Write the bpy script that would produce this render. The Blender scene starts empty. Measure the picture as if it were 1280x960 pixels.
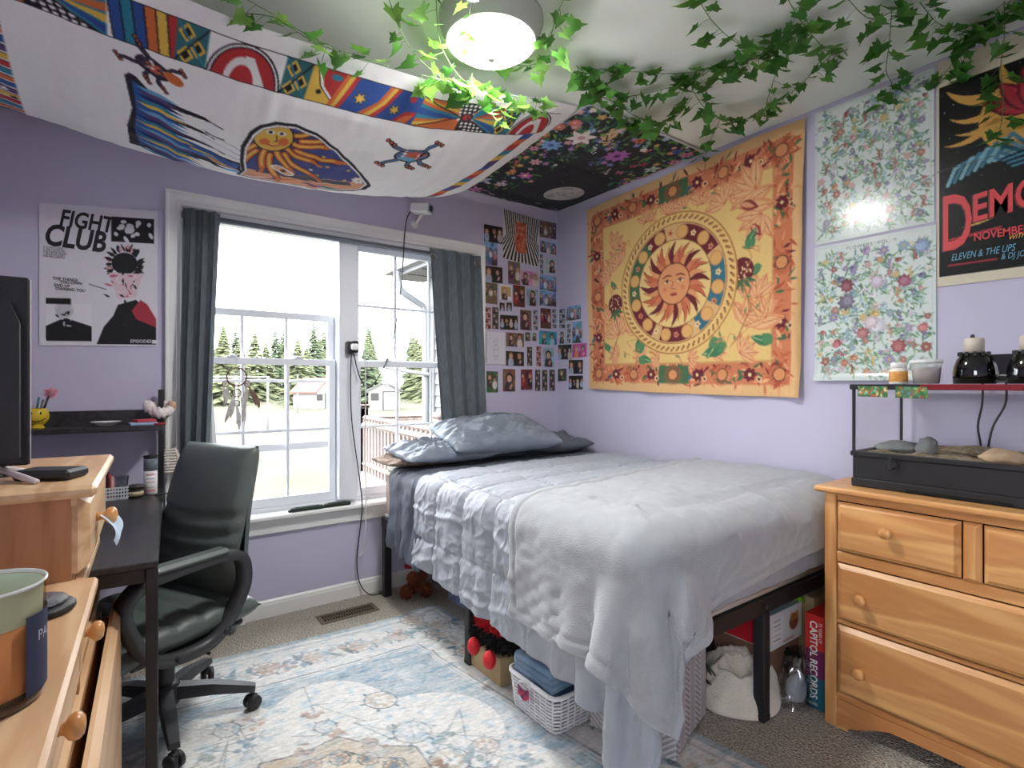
import bpy, bmesh, math, random
import numpy as np
from mathutils import Vector, Matrix, noise as mnoise

SC = bpy.context.scene
COL = SC.collection
random.seed(7)
RNG = np.random.default_rng(7)
PI = math.pi

# ------------------------------------------------------------------ camera, world, exposure
CAM_H = 1.19
CAM_A = 35.9                      # the camera looks this far to the right of the bed's long axis
cam_data = bpy.data.cameras.new('camera')
cam_data.sensor_width = 36.0
cam_data.lens = 670.0 / 1280.0 * 36.0
cam_data.clip_start = 0.02
cam_data.clip_end = 500
cam = bpy.data.objects.new('camera', cam_data)
cam.location = (0, 0, CAM_H)
cam.rotation_euler = (PI / 2, 0, -math.radians(CAM_A))
COL.objects.link(cam)
SC.camera = cam

SKY_STRENGTH = 8.0
LAMP_WATTS = 2.0
world = bpy.data.worlds.new('overcast_sky')
SC.world = world
world.use_nodes = True
_bg = world.node_tree.nodes['Background']
_bg.inputs[0].default_value = (0.93, 0.97, 1.0, 1)
_bg.inputs[1].default_value = SKY_STRENGTH

SC.view_settings.view_transform = 'Standard'
SC.view_settings.look = 'None'
SC.view_settings.gamma = 1.0
SC.view_settings.use_curve_mapping = False
SC.view_settings.exposure = 0.78
SC.cycles.max_bounces = 8
SC.cycles.diffuse_bounces = 5
SC.cycles.transparent_max_bounces = 12
SC.cycles.sample_clamp_indirect = 6.0
SC.cycles.use_denoising = True

# ------------------------------------------------------------------ room measures (metres, camera over 0,0)
XR, YB, ZC = 2.545, 2.953, 2.44       # inner faces: right wall, window wall, ceiling
XL, YF = -0.62, -1.05                 # left wall, wall behind the camera

# ------------------------------------------------------------------ colour helpers
def lin(c):
    c = c / 255.0
    return c / 12.92 if c <= 0.04045 else ((c + 0.055) / 1.055) ** 2.4
def rgb(r, g, b):
    return (lin(r), lin(g), lin(b), 1.0)
def lin_np(a):
    a = np.asarray(a, float) / 255.0
    return np.where(a <= 0.04045, a / 12.92, ((a + 0.055) / 1.055) ** 2.4)

# ------------------------------------------------------------------ materials
MATS = {}
def _new(name):
    m = bpy.data.materials.new(name)
    m.use_nodes = True
    nt = m.node_tree
    b = nt.nodes['Principled BSDF']
    return m, nt, b
def mat(name, col, rough=0.6, metal=0.0, spec=0.5, var=0.0, vscale=6.0, bump=0.0, bscale=60.0, stretch=(1, 1, 1),
        col2=None, alpha=1.0, trans=0.0, emit=None, estr=0.0, sheen=0.0, coat=0.0, ior=1.45):
    """procedural material: base colour mottled by noise, optional fine relief"""
    if name in MATS: return MATS[name]
    m, nt, b = _new(name)
    N, L = nt.nodes, nt.links
    c1 = rgb(*col)
    b.inputs['Roughness'].default_value = rough
    b.inputs['Metallic'].default_value = metal
    b.inputs['Specular IOR Level'].default_value = spec
    b.inputs['IOR'].default_value = ior
    tc = N.new('ShaderNodeTexCoord'); mp = N.new('ShaderNodeMapping')
    mp.inputs['Scale'].default_value = stretch
    L.new(tc.outputs['Object'], mp.inputs['Vector'])
    if var > 0 or col2:
        nz = N.new('ShaderNodeTexNoise'); nz.inputs['Scale'].default_value = vscale; nz.inputs['Detail'].default_value = 4
        L.new(mp.outputs[0], nz.inputs['Vector'])
        cr = N.new('ShaderNodeValToRGB')
        c2 = rgb(*col2) if col2 else tuple(min(1, x * (1 + var)) for x in c1[:3]) + (1,)
        ca = c1 if col2 else tuple(x * (1 - var) for x in c1[:3]) + (1,)
        cr.color_ramp.elements[0].position = 0.3; cr.color_ramp.elements[0].color = ca
        cr.color_ramp.elements[1].position = 0.7; cr.color_ramp.elements[1].color = c2
        L.new(nz.outputs['Fac'], cr.inputs[0]); L.new(cr.outputs[0], b.inputs['Base Color'])
    else:
        b.inputs['Base Color'].default_value = c1
    if bump > 0:
        n2 = N.new('ShaderNodeTexNoise'); n2.inputs['Scale'].default_value = bscale; n2.inputs['Detail'].default_value = 3
        L.new(mp.outputs[0], n2.inputs['Vector'])
        bp = N.new('ShaderNodeBump'); bp.inputs['Strength'].default_value = bump; bp.inputs['Distance'].default_value = 0.01
        L.new(n2.outputs['Fac'], bp.inputs['Height']); L.new(bp.outputs[0], b.inputs['Normal'])
    if alpha < 1: b.inputs['Alpha'].default_value = alpha
    if trans > 0: b.inputs['Transmission Weight'].default_value = trans
    if emit: b.inputs['Emission Color'].default_value = rgb(*emit); b.inputs['Emission Strength'].default_value = estr
    if sheen: b.inputs['Sheen Weight'].default_value = sheen
    if coat: b.inputs['Coat Weight'].default_value = coat
    MATS[name] = m
    return m
def wood(name, c1, c2, stretch, knot=None, rough=0.38, scale=9.0):
    """long grain along the axis with the small stretch value"""
    if name in MATS: return MATS[name]
    m, nt, b = _new(name); N, L = nt.nodes, nt.links
    tc = N.new('ShaderNodeTexCoord'); mp = N.new('ShaderNodeMapping'); mp.inputs['Scale'].default_value = stretch
    L.new(tc.outputs['Object'], mp.inputs['Vector'])
    nz = N.new('ShaderNodeTexNoise'); nz.inputs['Scale'].default_value = scale; nz.inputs['Detail'].default_value = 5; nz.inputs['Distortion'].default_value = 0.6
    L.new(mp.outputs[0], nz.inputs['Vector'])
    wv = N.new('ShaderNodeMath'); wv.operation = 'MULTIPLY'; wv.inputs[1].default_value = 26.0
    L.new(nz.outputs['Fac'], wv.inputs[0])
    sn = N.new('ShaderNodeMath'); sn.operation = 'SINE'; L.new(wv.outputs[0], sn.inputs[0])
    ma = N.new('ShaderNodeMath'); ma.operation = 'MULTIPLY_ADD'; ma.inputs[1].default_value = 0.22; ma.inputs[2].default_value = 0.35
    L.new(sn.outputs[0], ma.inputs[0])
    n3 = N.new('ShaderNodeTexNoise'); n3.inputs['Scale'].default_value = scale * 0.5; L.new(mp.outputs[0], n3.inputs['Vector'])
    ad = N.new('ShaderNodeMath'); ad.operation = 'MULTIPLY_ADD'; ad.inputs[1].default_value = 0.5
    L.new(n3.outputs['Fac'], ad.inputs[0]); L.new(ma.outputs[0], ad.inputs[2])
    cr = N.new('ShaderNodeValToRGB')
    cr.color_ramp.elements[0].position = 0.25; cr.color_ramp.elements[0].color = rgb(*c1)
    cr.color_ramp.elements[1].position = 0.95; cr.color_ramp.elements[1].color = rgb(*c2)
    L.new(ad.outputs[0], cr.inputs[0])
    out = cr.outputs[0]
    if knot:
        vo = N.new('ShaderNodeTexVoronoi'); vo.inputs['Scale'].default_value = knot[1]
        mp2 = N.new('ShaderNodeMapping'); mp2.inputs['Scale'].default_value = tuple(0.25 + 0.75 * s for s in stretch)
        L.new(tc.outputs['Object'], mp2.inputs['Vector']); L.new(mp2.outputs[0], vo.inputs['Vector'])
        kr = N.new('ShaderNodeValToRGB')
        kr.color_ramp.elements[0].position = 0.04; kr.color_ramp.elements[0].color = (1, 1, 1, 1)
        kr.color_ramp.elements[1].position = 0.13; kr.color_ramp.elements[1].color = (0, 0, 0, 1)
        L.new(vo.outputs['Distance'], kr.inputs[0])
        mx = N.new('ShaderNodeMixRGB'); mx.inputs[2].default_value = rgb(*knot[0])
        L.new(kr.outputs[0], mx.inputs[0]); L.new(out, mx.inputs[1]); out = mx.outputs[0]
    L.new(out, b.inputs['Base Color'])
    b.inputs['Roughness'].default_value = rough
    bp = N.new('ShaderNodeBump'); bp.inputs['Strength'].default_value = 0.08; bp.inputs['Distance'].default_value = 0.002
    L.new(ad.outputs[0], bp.inputs['Height']); L.new(bp.outputs[0], b.inputs['Normal'])
    MATS[name] = m
    return m
def print_mat(name, rough=0.75, weave=0.0, wscale=500.0, spec=0.3, sheen=0.0, trans=0.0):
    """flat print: colour comes from the sheet's own colour layer"""
    if name in MATS: return MATS[name]
    m, nt, b = _new(name); N, L = nt.nodes, nt.links
    at = N.new('ShaderNodeAttribute'); at.attribute_name = 'print'
    L.new(at.outputs['Color'], b.inputs['Base Color'])
    b.inputs['Roughness'].default_value = rough; b.inputs['Specular IOR Level'].default_value = spec
    if sheen: b.inputs['Sheen Weight'].default_value = sheen
    if weave > 0:
        tc = N.new('ShaderNodeTexCoord'); nz = N.new('ShaderNodeTexNoise'); nz.inputs['Scale'].default_value = wscale
        L.new(tc.outputs['Object'], nz.inputs['Vector'])
        bp = N.new('ShaderNodeBump'); bp.inputs['Strength'].default_value = weave; bp.inputs['Distance'].default_value = 0.004
        L.new(nz.outputs['Fac'], bp.inputs['Height']); L.new(bp.outputs[0], b.inputs['Normal'])
    MATS[name] = m
    return m
def glass(name, tint=(255, 255, 255), refl=0.12, rough=0.02):
    """thin clear sheet: mostly transparent, a little mirror"""
    if name in MATS: return MATS[name]
    m, nt, b = _new(name); N, L = nt.nodes, nt.links
    nt.nodes.remove(b)
    tr = N.new('ShaderNodeBsdfTransparent'); tr.inputs[0].default_value = rgb(*tint)
    gl = N.new('ShaderNodeBsdfGlossy'); gl.inputs['Roughness'].default_value = rough
    fr = N.new('ShaderNodeLayerWeight'); fr.inputs[0].default_value = 0.25
    ml = N.new('ShaderNodeMath'); ml.operation = 'MULTIPLY_ADD'; ml.inputs[1].default_value = min(0.6, 0.2 + refl); ml.inputs[2].default_value = refl * 0.3
    L.new(fr.outputs['Fresnel'], ml.inputs[0])
    mx = N.new('ShaderNodeMixShader')
    L.new(ml.outputs[0], mx.inputs[0]); L.new(tr.outputs[0], mx.inputs[1]); L.new(gl.outputs[0], mx.inputs[2])
    L.new(mx.outputs[0], N['Material Output'].inputs[0])
    MATS[name] = m
    return m

# ------------------------------------------------------------------ mesh builder
class MB:
    def __init__(s): s.v = []; s.f = []; s.sm = []
    def add(s, verts, faces, smooth=False, M=None):
        o = len(s.v)
        if M is not None: verts = [tuple(M @ Vector(p)) for p in verts]
        s.v += [tuple(map(float, p)) for p in verts]
        s.f += [tuple(i + o for i in f) for f in faces]
        s.sm += [smooth] * len(faces)
        return s
    def box(s, a, b, ch=0.0, M=None):
        x0, y0, z0 = [min(p, q) for p, q in zip(a, b)]; x1, y1, z1 = [max(p, q) for p, q in zip(a, b)]
        ch = min(ch, (x1 - x0) * .45, (y1 - y0) * .45, (z1 - z0) * .45)
        if ch <= 0:
            v = [(x0, y0, z0), (x1, y0, z0), (x1, y1, z0), (x0, y1, z0), (x0, y0, z1), (x1, y0, z1), (x1, y1, z1), (x0, y1, z1)]
            return s.add(v, [(0, 3, 2, 1), (4, 5, 6, 7), (0, 1, 5, 4), (1, 2, 6, 5), (2, 3, 7, 6), (3, 0, 4, 7)], M=M)
        v = []; idx = {}
        for ix, X in ((0, x0), (1, x1)):
            for iy, Y in ((0, y0), (1, y1)):
                for iz, Z in ((0, z0), (1, z1)):
                    dx = ch if ix == 0 else -ch; dy = ch if iy == 0 else -ch; dz = ch if iz == 0 else -ch
                    for ax, p in ((0, (X, Y + dy, Z + dz)), (1, (X + dx, Y, Z + dz)), (2, (X + dx, Y + dy, Z))):
                        idx[ix, iy, iz, ax] = len(v); v.append(p)
        g = lambda *k: idx[k]
        F = []
        for i in (0, 1):
            F.append(tuple(g(i, *q, 0) for q in ((0, 0), (1, 0), (1, 1), (0, 1))))
            F.append(tuple(g(q[0], i, q[1], 1) for q in ((0, 0), (1, 0), (1, 1), (0, 1))))
            F.append(tuple(g(q[0], q[1], i, 2) for q in ((0, 0), (1, 0), (1, 1), (0, 1))))
        for i in (0, 1):
            for j in (0, 1):
                F.append((g(i, j, 0, 0), g(i, j, 1, 0), g(i, j, 1, 1), g(i, j, 0, 1)))
                F.append((g(i, 0, j, 0), g(i, 1, j, 0), g(i, 1, j, 2), g(i, 0, j, 2)))
                F.append((g(0, i, j, 1), g(1, i, j, 1), g(1, i, j, 2), g(0, i, j, 2)))
                for k in (0, 1): F.append((g(i, j, k, 0), g(i, j, k, 1), g(i, j, k, 2)))
        c = Vector(((x0 + x1) / 2, (y0 + y1) / 2, (z0 + z1) / 2)); F2 = []
        for f in F:
            p = [Vector(v[k]) for k in f]; n = (p[1] - p[0]).cross(p[2] - p[0])
            m = sum(p, Vector()) / len(p) - c
            F2.append(f if n.dot(m) > 0 else f[::-1])
        return s.add(v, F2, M=M)
    def tube(s, pts, r, n=8, cap=True, smooth=True, M=None):
        pts = [Vector(p) for p in pts]; rs = r if isinstance(r, (list, tuple)) else [r] * len(pts)
        v = []; f = []; ref = None
        for i, p in enumerate(pts):
            t = (pts[min(i + 1, len(pts) - 1)] - pts[max(i - 1, 0)])
            if t.length < 1e-9: t = Vector((0, 0, 1))
            t.normalize()
            if ref is None:
                ref = t.cross(Vector((0, 0, 1)) if abs(t.z) < .9 else Vector((1, 0, 0))).normalized()
            else:
                ref = (ref - t * ref.dot(t))
                ref = ref.normalized() if ref.length > 1e-6 else t.orthogonal().normalized()
            bn = t.cross(ref)
            for k in range(n):
                a = 2 * PI * k / n
                v.append(p + (ref * math.cos(a) + bn * math.sin(a)) * rs[i])
        for i in range(len(pts) - 1):
            for k in range(n):
                f.append((i * n + k, i * n + (k + 1) % n, (i + 1) * n + (k + 1) % n, (i + 1) * n + k))
        if cap: f.append(tuple(range(n))[::-1]); f.append(tuple((len(pts) - 1) * n + k for k in range(n)))
        return s.add(v, f, smooth, M)
    def lathe(s, prof, c=(0, 0, 0), n=24, smooth=True, M=None, sx=1.0, sy=1.0, cap=True):
        v = []; f = []
        for r, z in prof:
            for k in range(n):
                a = 2 * PI * k / n
                v.append((c[0] + r * sx * math.cos(a), c[1] + r * sy * math.sin(a), c[2] + z))
        for i in range(len(prof) - 1):
            for k in range(n):
                f.append((i * n + k, i * n + (k + 1) % n, (i + 1) * n + (k + 1) % n, (i + 1) * n + k))
        if cap and prof[0][0] > 1e-6: f.append(tuple(range(n))[::-1])
        if cap and prof[-1][0] > 1e-6: f.append(tuple((len(prof) - 1) * n + k for k in range(n)))
        return s.add(v, f, smooth, M)
    def prism(s, poly, a, b, axis='z', M=None, smooth=False):
        """polygon (2-D points) extruded from a to b along axis; x->(y,z), y->(x,z), z->(x,y)"""
        n = len(poly)
        def P(q, h): return (q[0], q[1], h) if axis == 'z' else (q[0], h, q[1]) if axis == 'y' else (h, q[0], q[1])
        v = [P(q, a) for q in poly] + [P(q, b) for q in poly]
        f = [tuple(range(n))[::-1], tuple(range(n, 2 * n))] + [(i, (i + 1) % n, n + (i + 1) % n, n + i) for i in range(n)]
        return s.add(v, f, smooth, M)
    def grid(s, fn, nu, nv, smooth=True, close=False, M=None):
        v = [fn(i / (nu - 1), j / (nv - 1)) for j in range(nv) for i in range(nu)]
        f = [(j * nu + i, j * nu + i + 1, (j + 1) * nu + i + 1, (j + 1) * nu + i) for j in range(nv - 1) for i in range(nu - 1)]
        return s.add(v, f, smooth, M)
    def ball(s, c, r, nu=14, nv=9, M=None, fn=None):
        rx, ry, rz = r if isinstance(r, (list, tuple)) else (r, r, r)
        v = []; f = []
        for j in range(nv + 1):
            t = PI * j / nv
            for i in range(nu):
                a = 2 * PI * i / nu
                d = (math.sin(t) * math.cos(a), math.sin(t) * math.sin(a), -math.cos(t)); k = fn(d) if fn else 1.0
                v.append((c[0] + rx * d[0] * k, c[1] + ry * d[1] * k, c[2] + rz * d[2] * k))
        for j in range(nv):
            for i in range(nu): f.append((j * nu + i, j * nu + (i + 1) % nu, (j + 1) * nu + (i + 1) % nu, (j + 1) * nu + i))
        return s.add(v, f, True, M)
    def build(s, name, m, parent=None, origin=None):
        V = np.array(s.v, float)
        if origin is None:
            if parent is not None: origin = tuple(V.mean(0)) if len(V) else (0, 0, 0)
            else: origin = ((V[:, 0].min() + V[:, 0].max()) / 2, (V[:, 1].min() + V[:, 1].max()) / 2, V[:, 2].min())
        me = bpy.data.meshes.new(name)
        me.from_pydata([tuple(p) for p in (V - np.array(origin))], [], s.f)
        me.polygons.foreach_set('use_smooth', s.sm)
        bm = bmesh.new(); bm.from_mesh(me)
        bmesh.ops.remove_doubles(bm, verts=bm.verts, dist=1e-6)
        bmesh.ops.recalc_face_normals(bm, faces=bm.faces); bm.to_mesh(me); bm.free()
        me.update()
        return link(name, me, m, parent, origin)
ORG = {}
def link(name, me, m, parent, origin):
    o = bpy.data.objects.new(name, me)
    COL.objects.link(o)
    if m is not None:
        if len(me.materials) == 0: me.materials.append(m)
    if parent is not None:
        o.parent = parent
        po = ORG[parent.name]
        o.location = tuple(a - b for a, b in zip(origin, po))
    else:
        o.location = origin
    ORG[o.name] = tuple(origin)
    return o
def tag(o, label=None, cat=None, group=None, kind=None):
    if label: o['label'] = label
    if cat: o['category'] = cat
    if group: o['group'] = group
    if kind: o['kind'] = kind
    return o
def thing(name, label, cat, loc=(0, 0, 0), group=None):
    o = bpy.data.objects.new(name, None); o.empty_display_size = 0.05
    COL.objects.link(o); o.location = loc; ORG[o.name] = tuple(loc)
    return tag(o, label, cat, group)
def copy_tree(o, parent=None):
    c = o.copy(); COL.objects.link(c)
    if parent is not None: c.parent = parent; c.matrix_parent_inverse = o.matrix_parent_inverse.copy()
    ORG[c.name] = ORG.get(o.name, (0, 0, 0))
    for ch in list(o.children): copy_tree(ch, c)
    return c
def part(name, m, parent, fn):
    b = MB(); fn(b); return b.build(name, m, parent)
def boxpart(name, m, parent, a, b, ch=0.0): return MB().box(a, b, ch).build(name, m, parent)
def struct(name, mb, m): return tag(mb.build(name, m), kind='structure')
def rz(a, c=(0, 0, 0)):
    c = Vector(c); return Matrix.Translation(c) @ Matrix.Rotation(a, 4, 'Z') @ Matrix.Translation(-c)
def arc(c, r, a0, a1, n):
    return [(c[0] + r * math.cos(a0 + (a1 - a0) * i / n), c[1] + r * math.sin(a0 + (a1 - a0) * i / n)) for i in range(n + 1)]
def spline(pts, n=8):
    """smooth curve through points (Catmull-Rom)"""
    P = [Vector(p) for p in pts]; out = []
    for i in range(len(P) - 1):
        p0 = P[max(i - 1, 0)]; p1 = P[i]; p2 = P[i + 1]; p3 = P[min(i + 2, len(P) - 1)]
        for k in range(n):
            t = k / n
            out.append(0.5 * ((2 * p1) + (p2 - p0) * t + (2 * p0 - 5 * p1 + 4 * p2 - p3) * t * t + (3 * p1 - p0 - 3 * p2 + p3) * t ** 3))
    out.append(P[-1]); return out
def interp(xs, ys):
    return lambda x: float(np.interp(x, xs, ys))

# ------------------------------------------------------------------ flat print: a small drawing board
class Board:
    """w x h cells, y down, drawn at double size and averaged; used as the colour layer of printed sheets"""
    def __init__(s, w, h, bg):
        s.w, s.h = w, h; s.S = 2
        s.a = np.empty((h * 2, w * 2, 3), float); s.a[:] = bg
        s.rng = np.random.default_rng(w * 7 + h)
    def _box(s, x0, y0, x1, y1):
        S = s.S
        i0 = max(int(x0 * S) - 1, 0); i1 = min(int(x1 * S) + 2, s.w * S); j0 = max(int(y0 * S) - 1, 0); j1 = min(int(y1 * S) + 2, s.h * S)
        if i1 <= i0 or j1 <= j0: return None
        X, Y = np.meshgrid((np.arange(i0, i1) + .5) / S, (np.arange(j0, j1) + .5) / S)
        return (slice(j0, j1), slice(i0, i1)), X, Y
    def poly(s, pts, c):
        p = np.asarray(pts, float); b = s._box(p[:, 0].min(), p[:, 1].min(), p[:, 0].max(), p[:, 1].max())
        if b is None: return s
        sl, X, Y = b; inside = np.zeros(X.shape, bool)
        q = np.roll(p, -1, 0)
        for (x0, y0), (x1, y1) in zip(p, q):
            if y0 == y1: continue
            inside ^= ((y0 > Y) != (y1 > Y)) & (X < (x1 - x0) * (Y - y0) / (y1 - y0) + x0)
        s.a[sl][inside] = c
        return s
    def ell(s, x, y, rx, ry, c, rot=0.0):
        R = max(rx, ry); b = s._box(x - R, y - R, x + R, y + R)
        if b is None: return s
        sl, X, Y = b; X = X - x; Y = Y - y; ca, sa = math.cos(rot), math.sin(rot)
        s.a[sl][((X * ca + Y * sa) / max(rx, .2)) ** 2 + ((-X * sa + Y * ca) / max(ry, .2)) ** 2 <= 1] = c
        return s
    def disc(s, x, y, r, c): return s.ell(x, y, r, r, c)
    def ring(s, x, y, r, w, c):
        b = s._box(x - r - w, y - r - w, x + r + w, y + r + w)
        if b is None: return s
        sl, X, Y = b; d = np.hypot(X - x, Y - y); s.a[sl][np.abs(d - r) <= w / 2] = c; return s
    def line(s, pts, w, c):
        pts = [tuple(p) for p in pts]
        for (x0, y0), (x1, y1) in zip(pts[:-1], pts[1:]):
            b = s._box(min(x0, x1) - w, min(y0, y1) - w, max(x0, x1) + w, max(y0, y1) + w)
            if b is None: continue
            sl, X, Y = b; dx, dy = x1 - x0, y1 - y0; L2 = dx * dx + dy * dy + 1e-9
            t = np.clip(((X - x0) * dx + (Y - y0) * dy) / L2, 0, 1)
            s.a[sl][np.hypot(X - x0 - t * dx, Y - y0 - t * dy) <= w / 2] = c
        return s
    def leaf(s, x, y, L, W, ang, c, vein=None):
        ca, sa = math.cos(ang), math.sin(ang)
        loc = [(0, 0), (.25, .8), (.5, 1), (.75, .65), (1, 0), (.75, -.65), (.5, -1), (.25, -.8)]
        s.poly([(x + ca * a * L - sa * b * W / 2, y + sa * a * L + ca * b * W / 2) for a, b in loc], c)
        if vein is not None: s.line([(x, y), (x + ca * L * .9, y + sa * L * .9)], max(.5, W * .08), vein)
        return s
    def flower(s, x, y, r, n, c, cc, rot=0.0, fat=.55):
        for k in range(n): s.leaf(x, y, r, r * fat, rot + 2 * PI * k / n, c)
        return s.disc(x, y, r * .24, cc)
    def star(s, x, y, r, n, c, inner=.42, rot=0.0):
        return s.poly([(x + (r if k % 2 == 0 else r * inner) * math.cos(rot + PI * k / n), y + (r if k % 2 == 0 else r * inner) * math.sin(rot + PI * k / n)) for k in range(2 * n)], c)
    def rect(s, x0, y0, x1, y1, c): return s.poly([(x0, y0), (x1, y0), (x1, y1), (x0, y1)], c)
    def speckle(s, amt):
        s.a += s.rng.normal(0, amt, s.a.shape[:2])[..., None]; return s
    def out(s):
        return np.clip((s.a[0::2, 0::2] + s.a[1::2, 0::2] + s.a[0::2, 1::2] + s.a[1::2, 1::2]) / 4, 0, 255)
def sheet(name, img, fn, m, parent=None, origin=None):
    """a printed sheet: grid of the print's own fineness laid on fn(u, v) -> arrays x, y, z (u right, v down)"""
    h, w = img.shape[:2]; img = np.clip((img * .84 + img.mean(-1, keepdims=True) * .16) * .99, 0, 255)      # inks a little washed out
    U, V = np.meshgrid(np.linspace(0, 1, w), np.linspace(0, 1, h))
    X, Y, Z = fn(U, V)
    P = np.stack([np.broadcast_to(X, U.shape), np.broadcast_to(Y, U.shape), np.broadcast_to(Z, U.shape)], -1).reshape(-1, 3)
    if origin is None: origin = (P[:, 0].mean(), P[:, 1].mean(), P[:, 2].min()) if parent is None else tuple(P.mean(0))
    me = grid_mesh(name, P - np.array(origin), w, h)
    at = me.attributes.new('print', 'FLOAT_COLOR', 'POINT')
    c = np.ones((w * h, 4), np.float32); c[:, :3] = lin_np(img.reshape(-1, 3))
    at.data.foreach_set('color', c.ravel())
    return link(name, me, m, parent, tuple(origin))
def grid_mesh(name, P, w, h, smooth=True):
    me = bpy.data.meshes.new(name)
    n = (w - 1) * (h - 1)
    i, j = np.meshgrid(np.arange(w - 1), np.arange(h - 1)); a = (j * w + i).ravel()
    F = np.stack([a, a + w, a + w + 1, a + 1], -1).astype(np.int32)
    me.vertices.add(w * h); me.vertices.foreach_set('co', np.ascontiguousarray(P, np.float32).ravel())
    me.loops.add(n * 4); me.loops.foreach_set('vertex_index', F.ravel())
    me.polygons.add(n); me.polygons.foreach_set('loop_start', np.arange(0, n * 4, 4, dtype=np.int32))
    me.polygons.foreach_set('loop_total', np.full(n, 4, np.int32))
    me.polygons.foreach_set('use_smooth', np.full(n, smooth))
    me.update(calc_edges=True); me.validate()
    return me
def lettering(text, size, place, m, parent, name='lettering', shear=0.0, sx=1.0, space=1.0, bold=0.0, align='LEFT', depth=0.0, lift=0.0006):
    """flat print letters: glyph outlines laid on place(x, y) -> point, y up along the lines"""
    cu = bpy.data.curves.new('glyphs', 'FONT'); cu.body = text; cu.size = size; cu.shear = shear; cu.space_character = space
    cu.offset = bold; cu.align_x = align; cu.fill_mode = 'FRONT'; cu.resolution_u = 3
    ob = bpy.data.objects.new('glyphs', cu); COL.objects.link(ob)
    me = bpy.data.meshes.new_from_object(ob.evaluated_get(bpy.context.evaluated_depsgraph_get()))
    COL.objects.unlink(ob); bpy.data.objects.remove(ob); bpy.data.curves.remove(cu)
    P = [place(v.co.x * sx, v.co.y) for v in me.vertices]
    o = tuple(np.array(P, float).mean(0))
    for v, p in zip(me.vertices, P): v.co = Vector(p) - Vector(o)
    me.materials.clear(); me.name = name
    return link(name, me, m, parent, o)
def fbm(x, y, z=0.0, o=4):
    t = 0; a = 1.0
    for k in range(o): t += a * mnoise.noise((x, y, z + 7 * k)); x *= 2; y *= 2; z *= 2; a *= .5
    return t
def vnoise(X, Y, seed=0):
    """smooth value noise on arrays"""
    r = np.random.default_rng(seed).random((64, 64)) * 2 - 1
    xi = np.floor(X).astype(int); yi = np.floor(Y).astype(int); fx = X - xi; fy = Y - yi
    fx = fx * fx * (3 - 2 * fx); fy = fy * fy * (3 - 2 * fy)
    g = lambda a, b: r[(b) % 64, (a) % 64]
    return (g(xi, yi) * (1 - fx) + g(xi + 1, yi) * fx) * (1 - fy) + (g(xi, yi + 1) * (1 - fx) + g(xi + 1, yi + 1) * fx) * fy
# ================================================================== THE ROOM
M_wall = mat('lavender_wall_paint', (191, 187, 209), rough=0.62, spec=0.3, var=0.02, vscale=3, bump=0.03, bscale=220)
M_ceil = mat('ceiling_paint', (234, 240, 232), rough=0.9, spec=0.1, var=0.02, vscale=2)
M_trim = mat('white_trim_paint', (226, 226, 224), rough=0.35, var=0.015, vscale=8)
M_vinyl = mat('white_window_vinyl', (224, 227, 234), rough=0.3)
M_black = mat('black_metal', (38, 38, 42), rough=0.42)
M_blackpl = mat('black_plastic', (38, 38, 41), rough=0.5, bump=0.05, bscale=300)
M_chrome = mat('brushed_steel', (190, 190, 188), rough=0.25, metal=1.0)
M_white_pl = mat('white_plastic', (228, 228, 226), rough=0.4)

def carpet_material():
    m, nt, b = _new('cut_pile_carpet'); N, L = nt.nodes, nt.links
    tc = N.new('ShaderNodeTexCoord')
    n1 = N.new('ShaderNodeTexNoise'); n1.inputs['Scale'].default_value = 140; n1.inputs['Detail'].default_value = 3
    n2 = N.new('ShaderNodeTexVoronoi'); n2.inputs['Scale'].default_value = 120
    L.new(tc.outputs['Object'], n1.inputs['Vector']); L.new(tc.outputs['Object'], n2.inputs['Vector'])
    cr = N.new('ShaderNodeValToRGB'); e = cr.color_ramp.elements
    e[0].position = .3; e[0].color = rgb(128, 120, 108); e[1].position = .68; e[1].color = rgb(204, 198, 186)
    L.new(n1.outputs['Fac'], cr.inputs[0]); L.new(cr.outputs[0], b.inputs['Base Color'])
    b.inputs['Roughness'].default_value = .95; b.inputs['Specular IOR Level'].default_value = .1
    bp = N.new('ShaderNodeBump'); bp.inputs['Strength'].default_value = .8; bp.inputs['Distance'].default_value = .012
    L.new(n2.outputs['Distance'], bp.inputs['Height']); L.new(bp.outputs[0], b.inputs['Normal'])
    return m
T = 0.14
struct('floor', MB().box((XL - T, YF - T, -0.1), (XR + T, YB + T, 0)), carpet_material())
struct('ceiling', MB().box((XL - T, YF - T, ZC), (XR + T, YB + T, ZC + 0.12)), M_ceil)
struct('wall_right', MB().box((XR, YF, 0), (XR + T, YB, ZC)), M_wall)
FY0, FY1, FZ0, FZ1 = -.98, -.08, .85, 2.03           # unseen window added in the left wall beside the camera, for fill light
wl = MB(); wl.box((XL - T, YF, 0), (XL, FY0, ZC)); wl.box((XL - T, FY1, 0), (XL, YB, ZC)); wl.box((XL - T, FY0, 0), (XL, FY1, FZ0)); wl.box((XL - T, FY0, FZ1), (XL, FY1, ZC))
struct('wall_left', wl, M_wall)
struct('wall_front', MB().box((XL - T, YF - T, 0), (XR + T, YF, ZC)), M_wall)
OX0, OX1, OZ0, OZ1 = 0.218, 1.843, 0.50, 2.027      # window opening
wb = MB()
wb.box((XL - T, YB, 0), (OX0, YB + T, ZC)); wb.box((OX1, YB, 0), (XR + T, YB + T, ZC))
wb.box((OX0, YB, 0), (OX1, YB + T, OZ0)); wb.box((OX0, YB, OZ1), (OX1, YB + T, ZC))
struct('wall_back', wb, M_wall)
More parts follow.
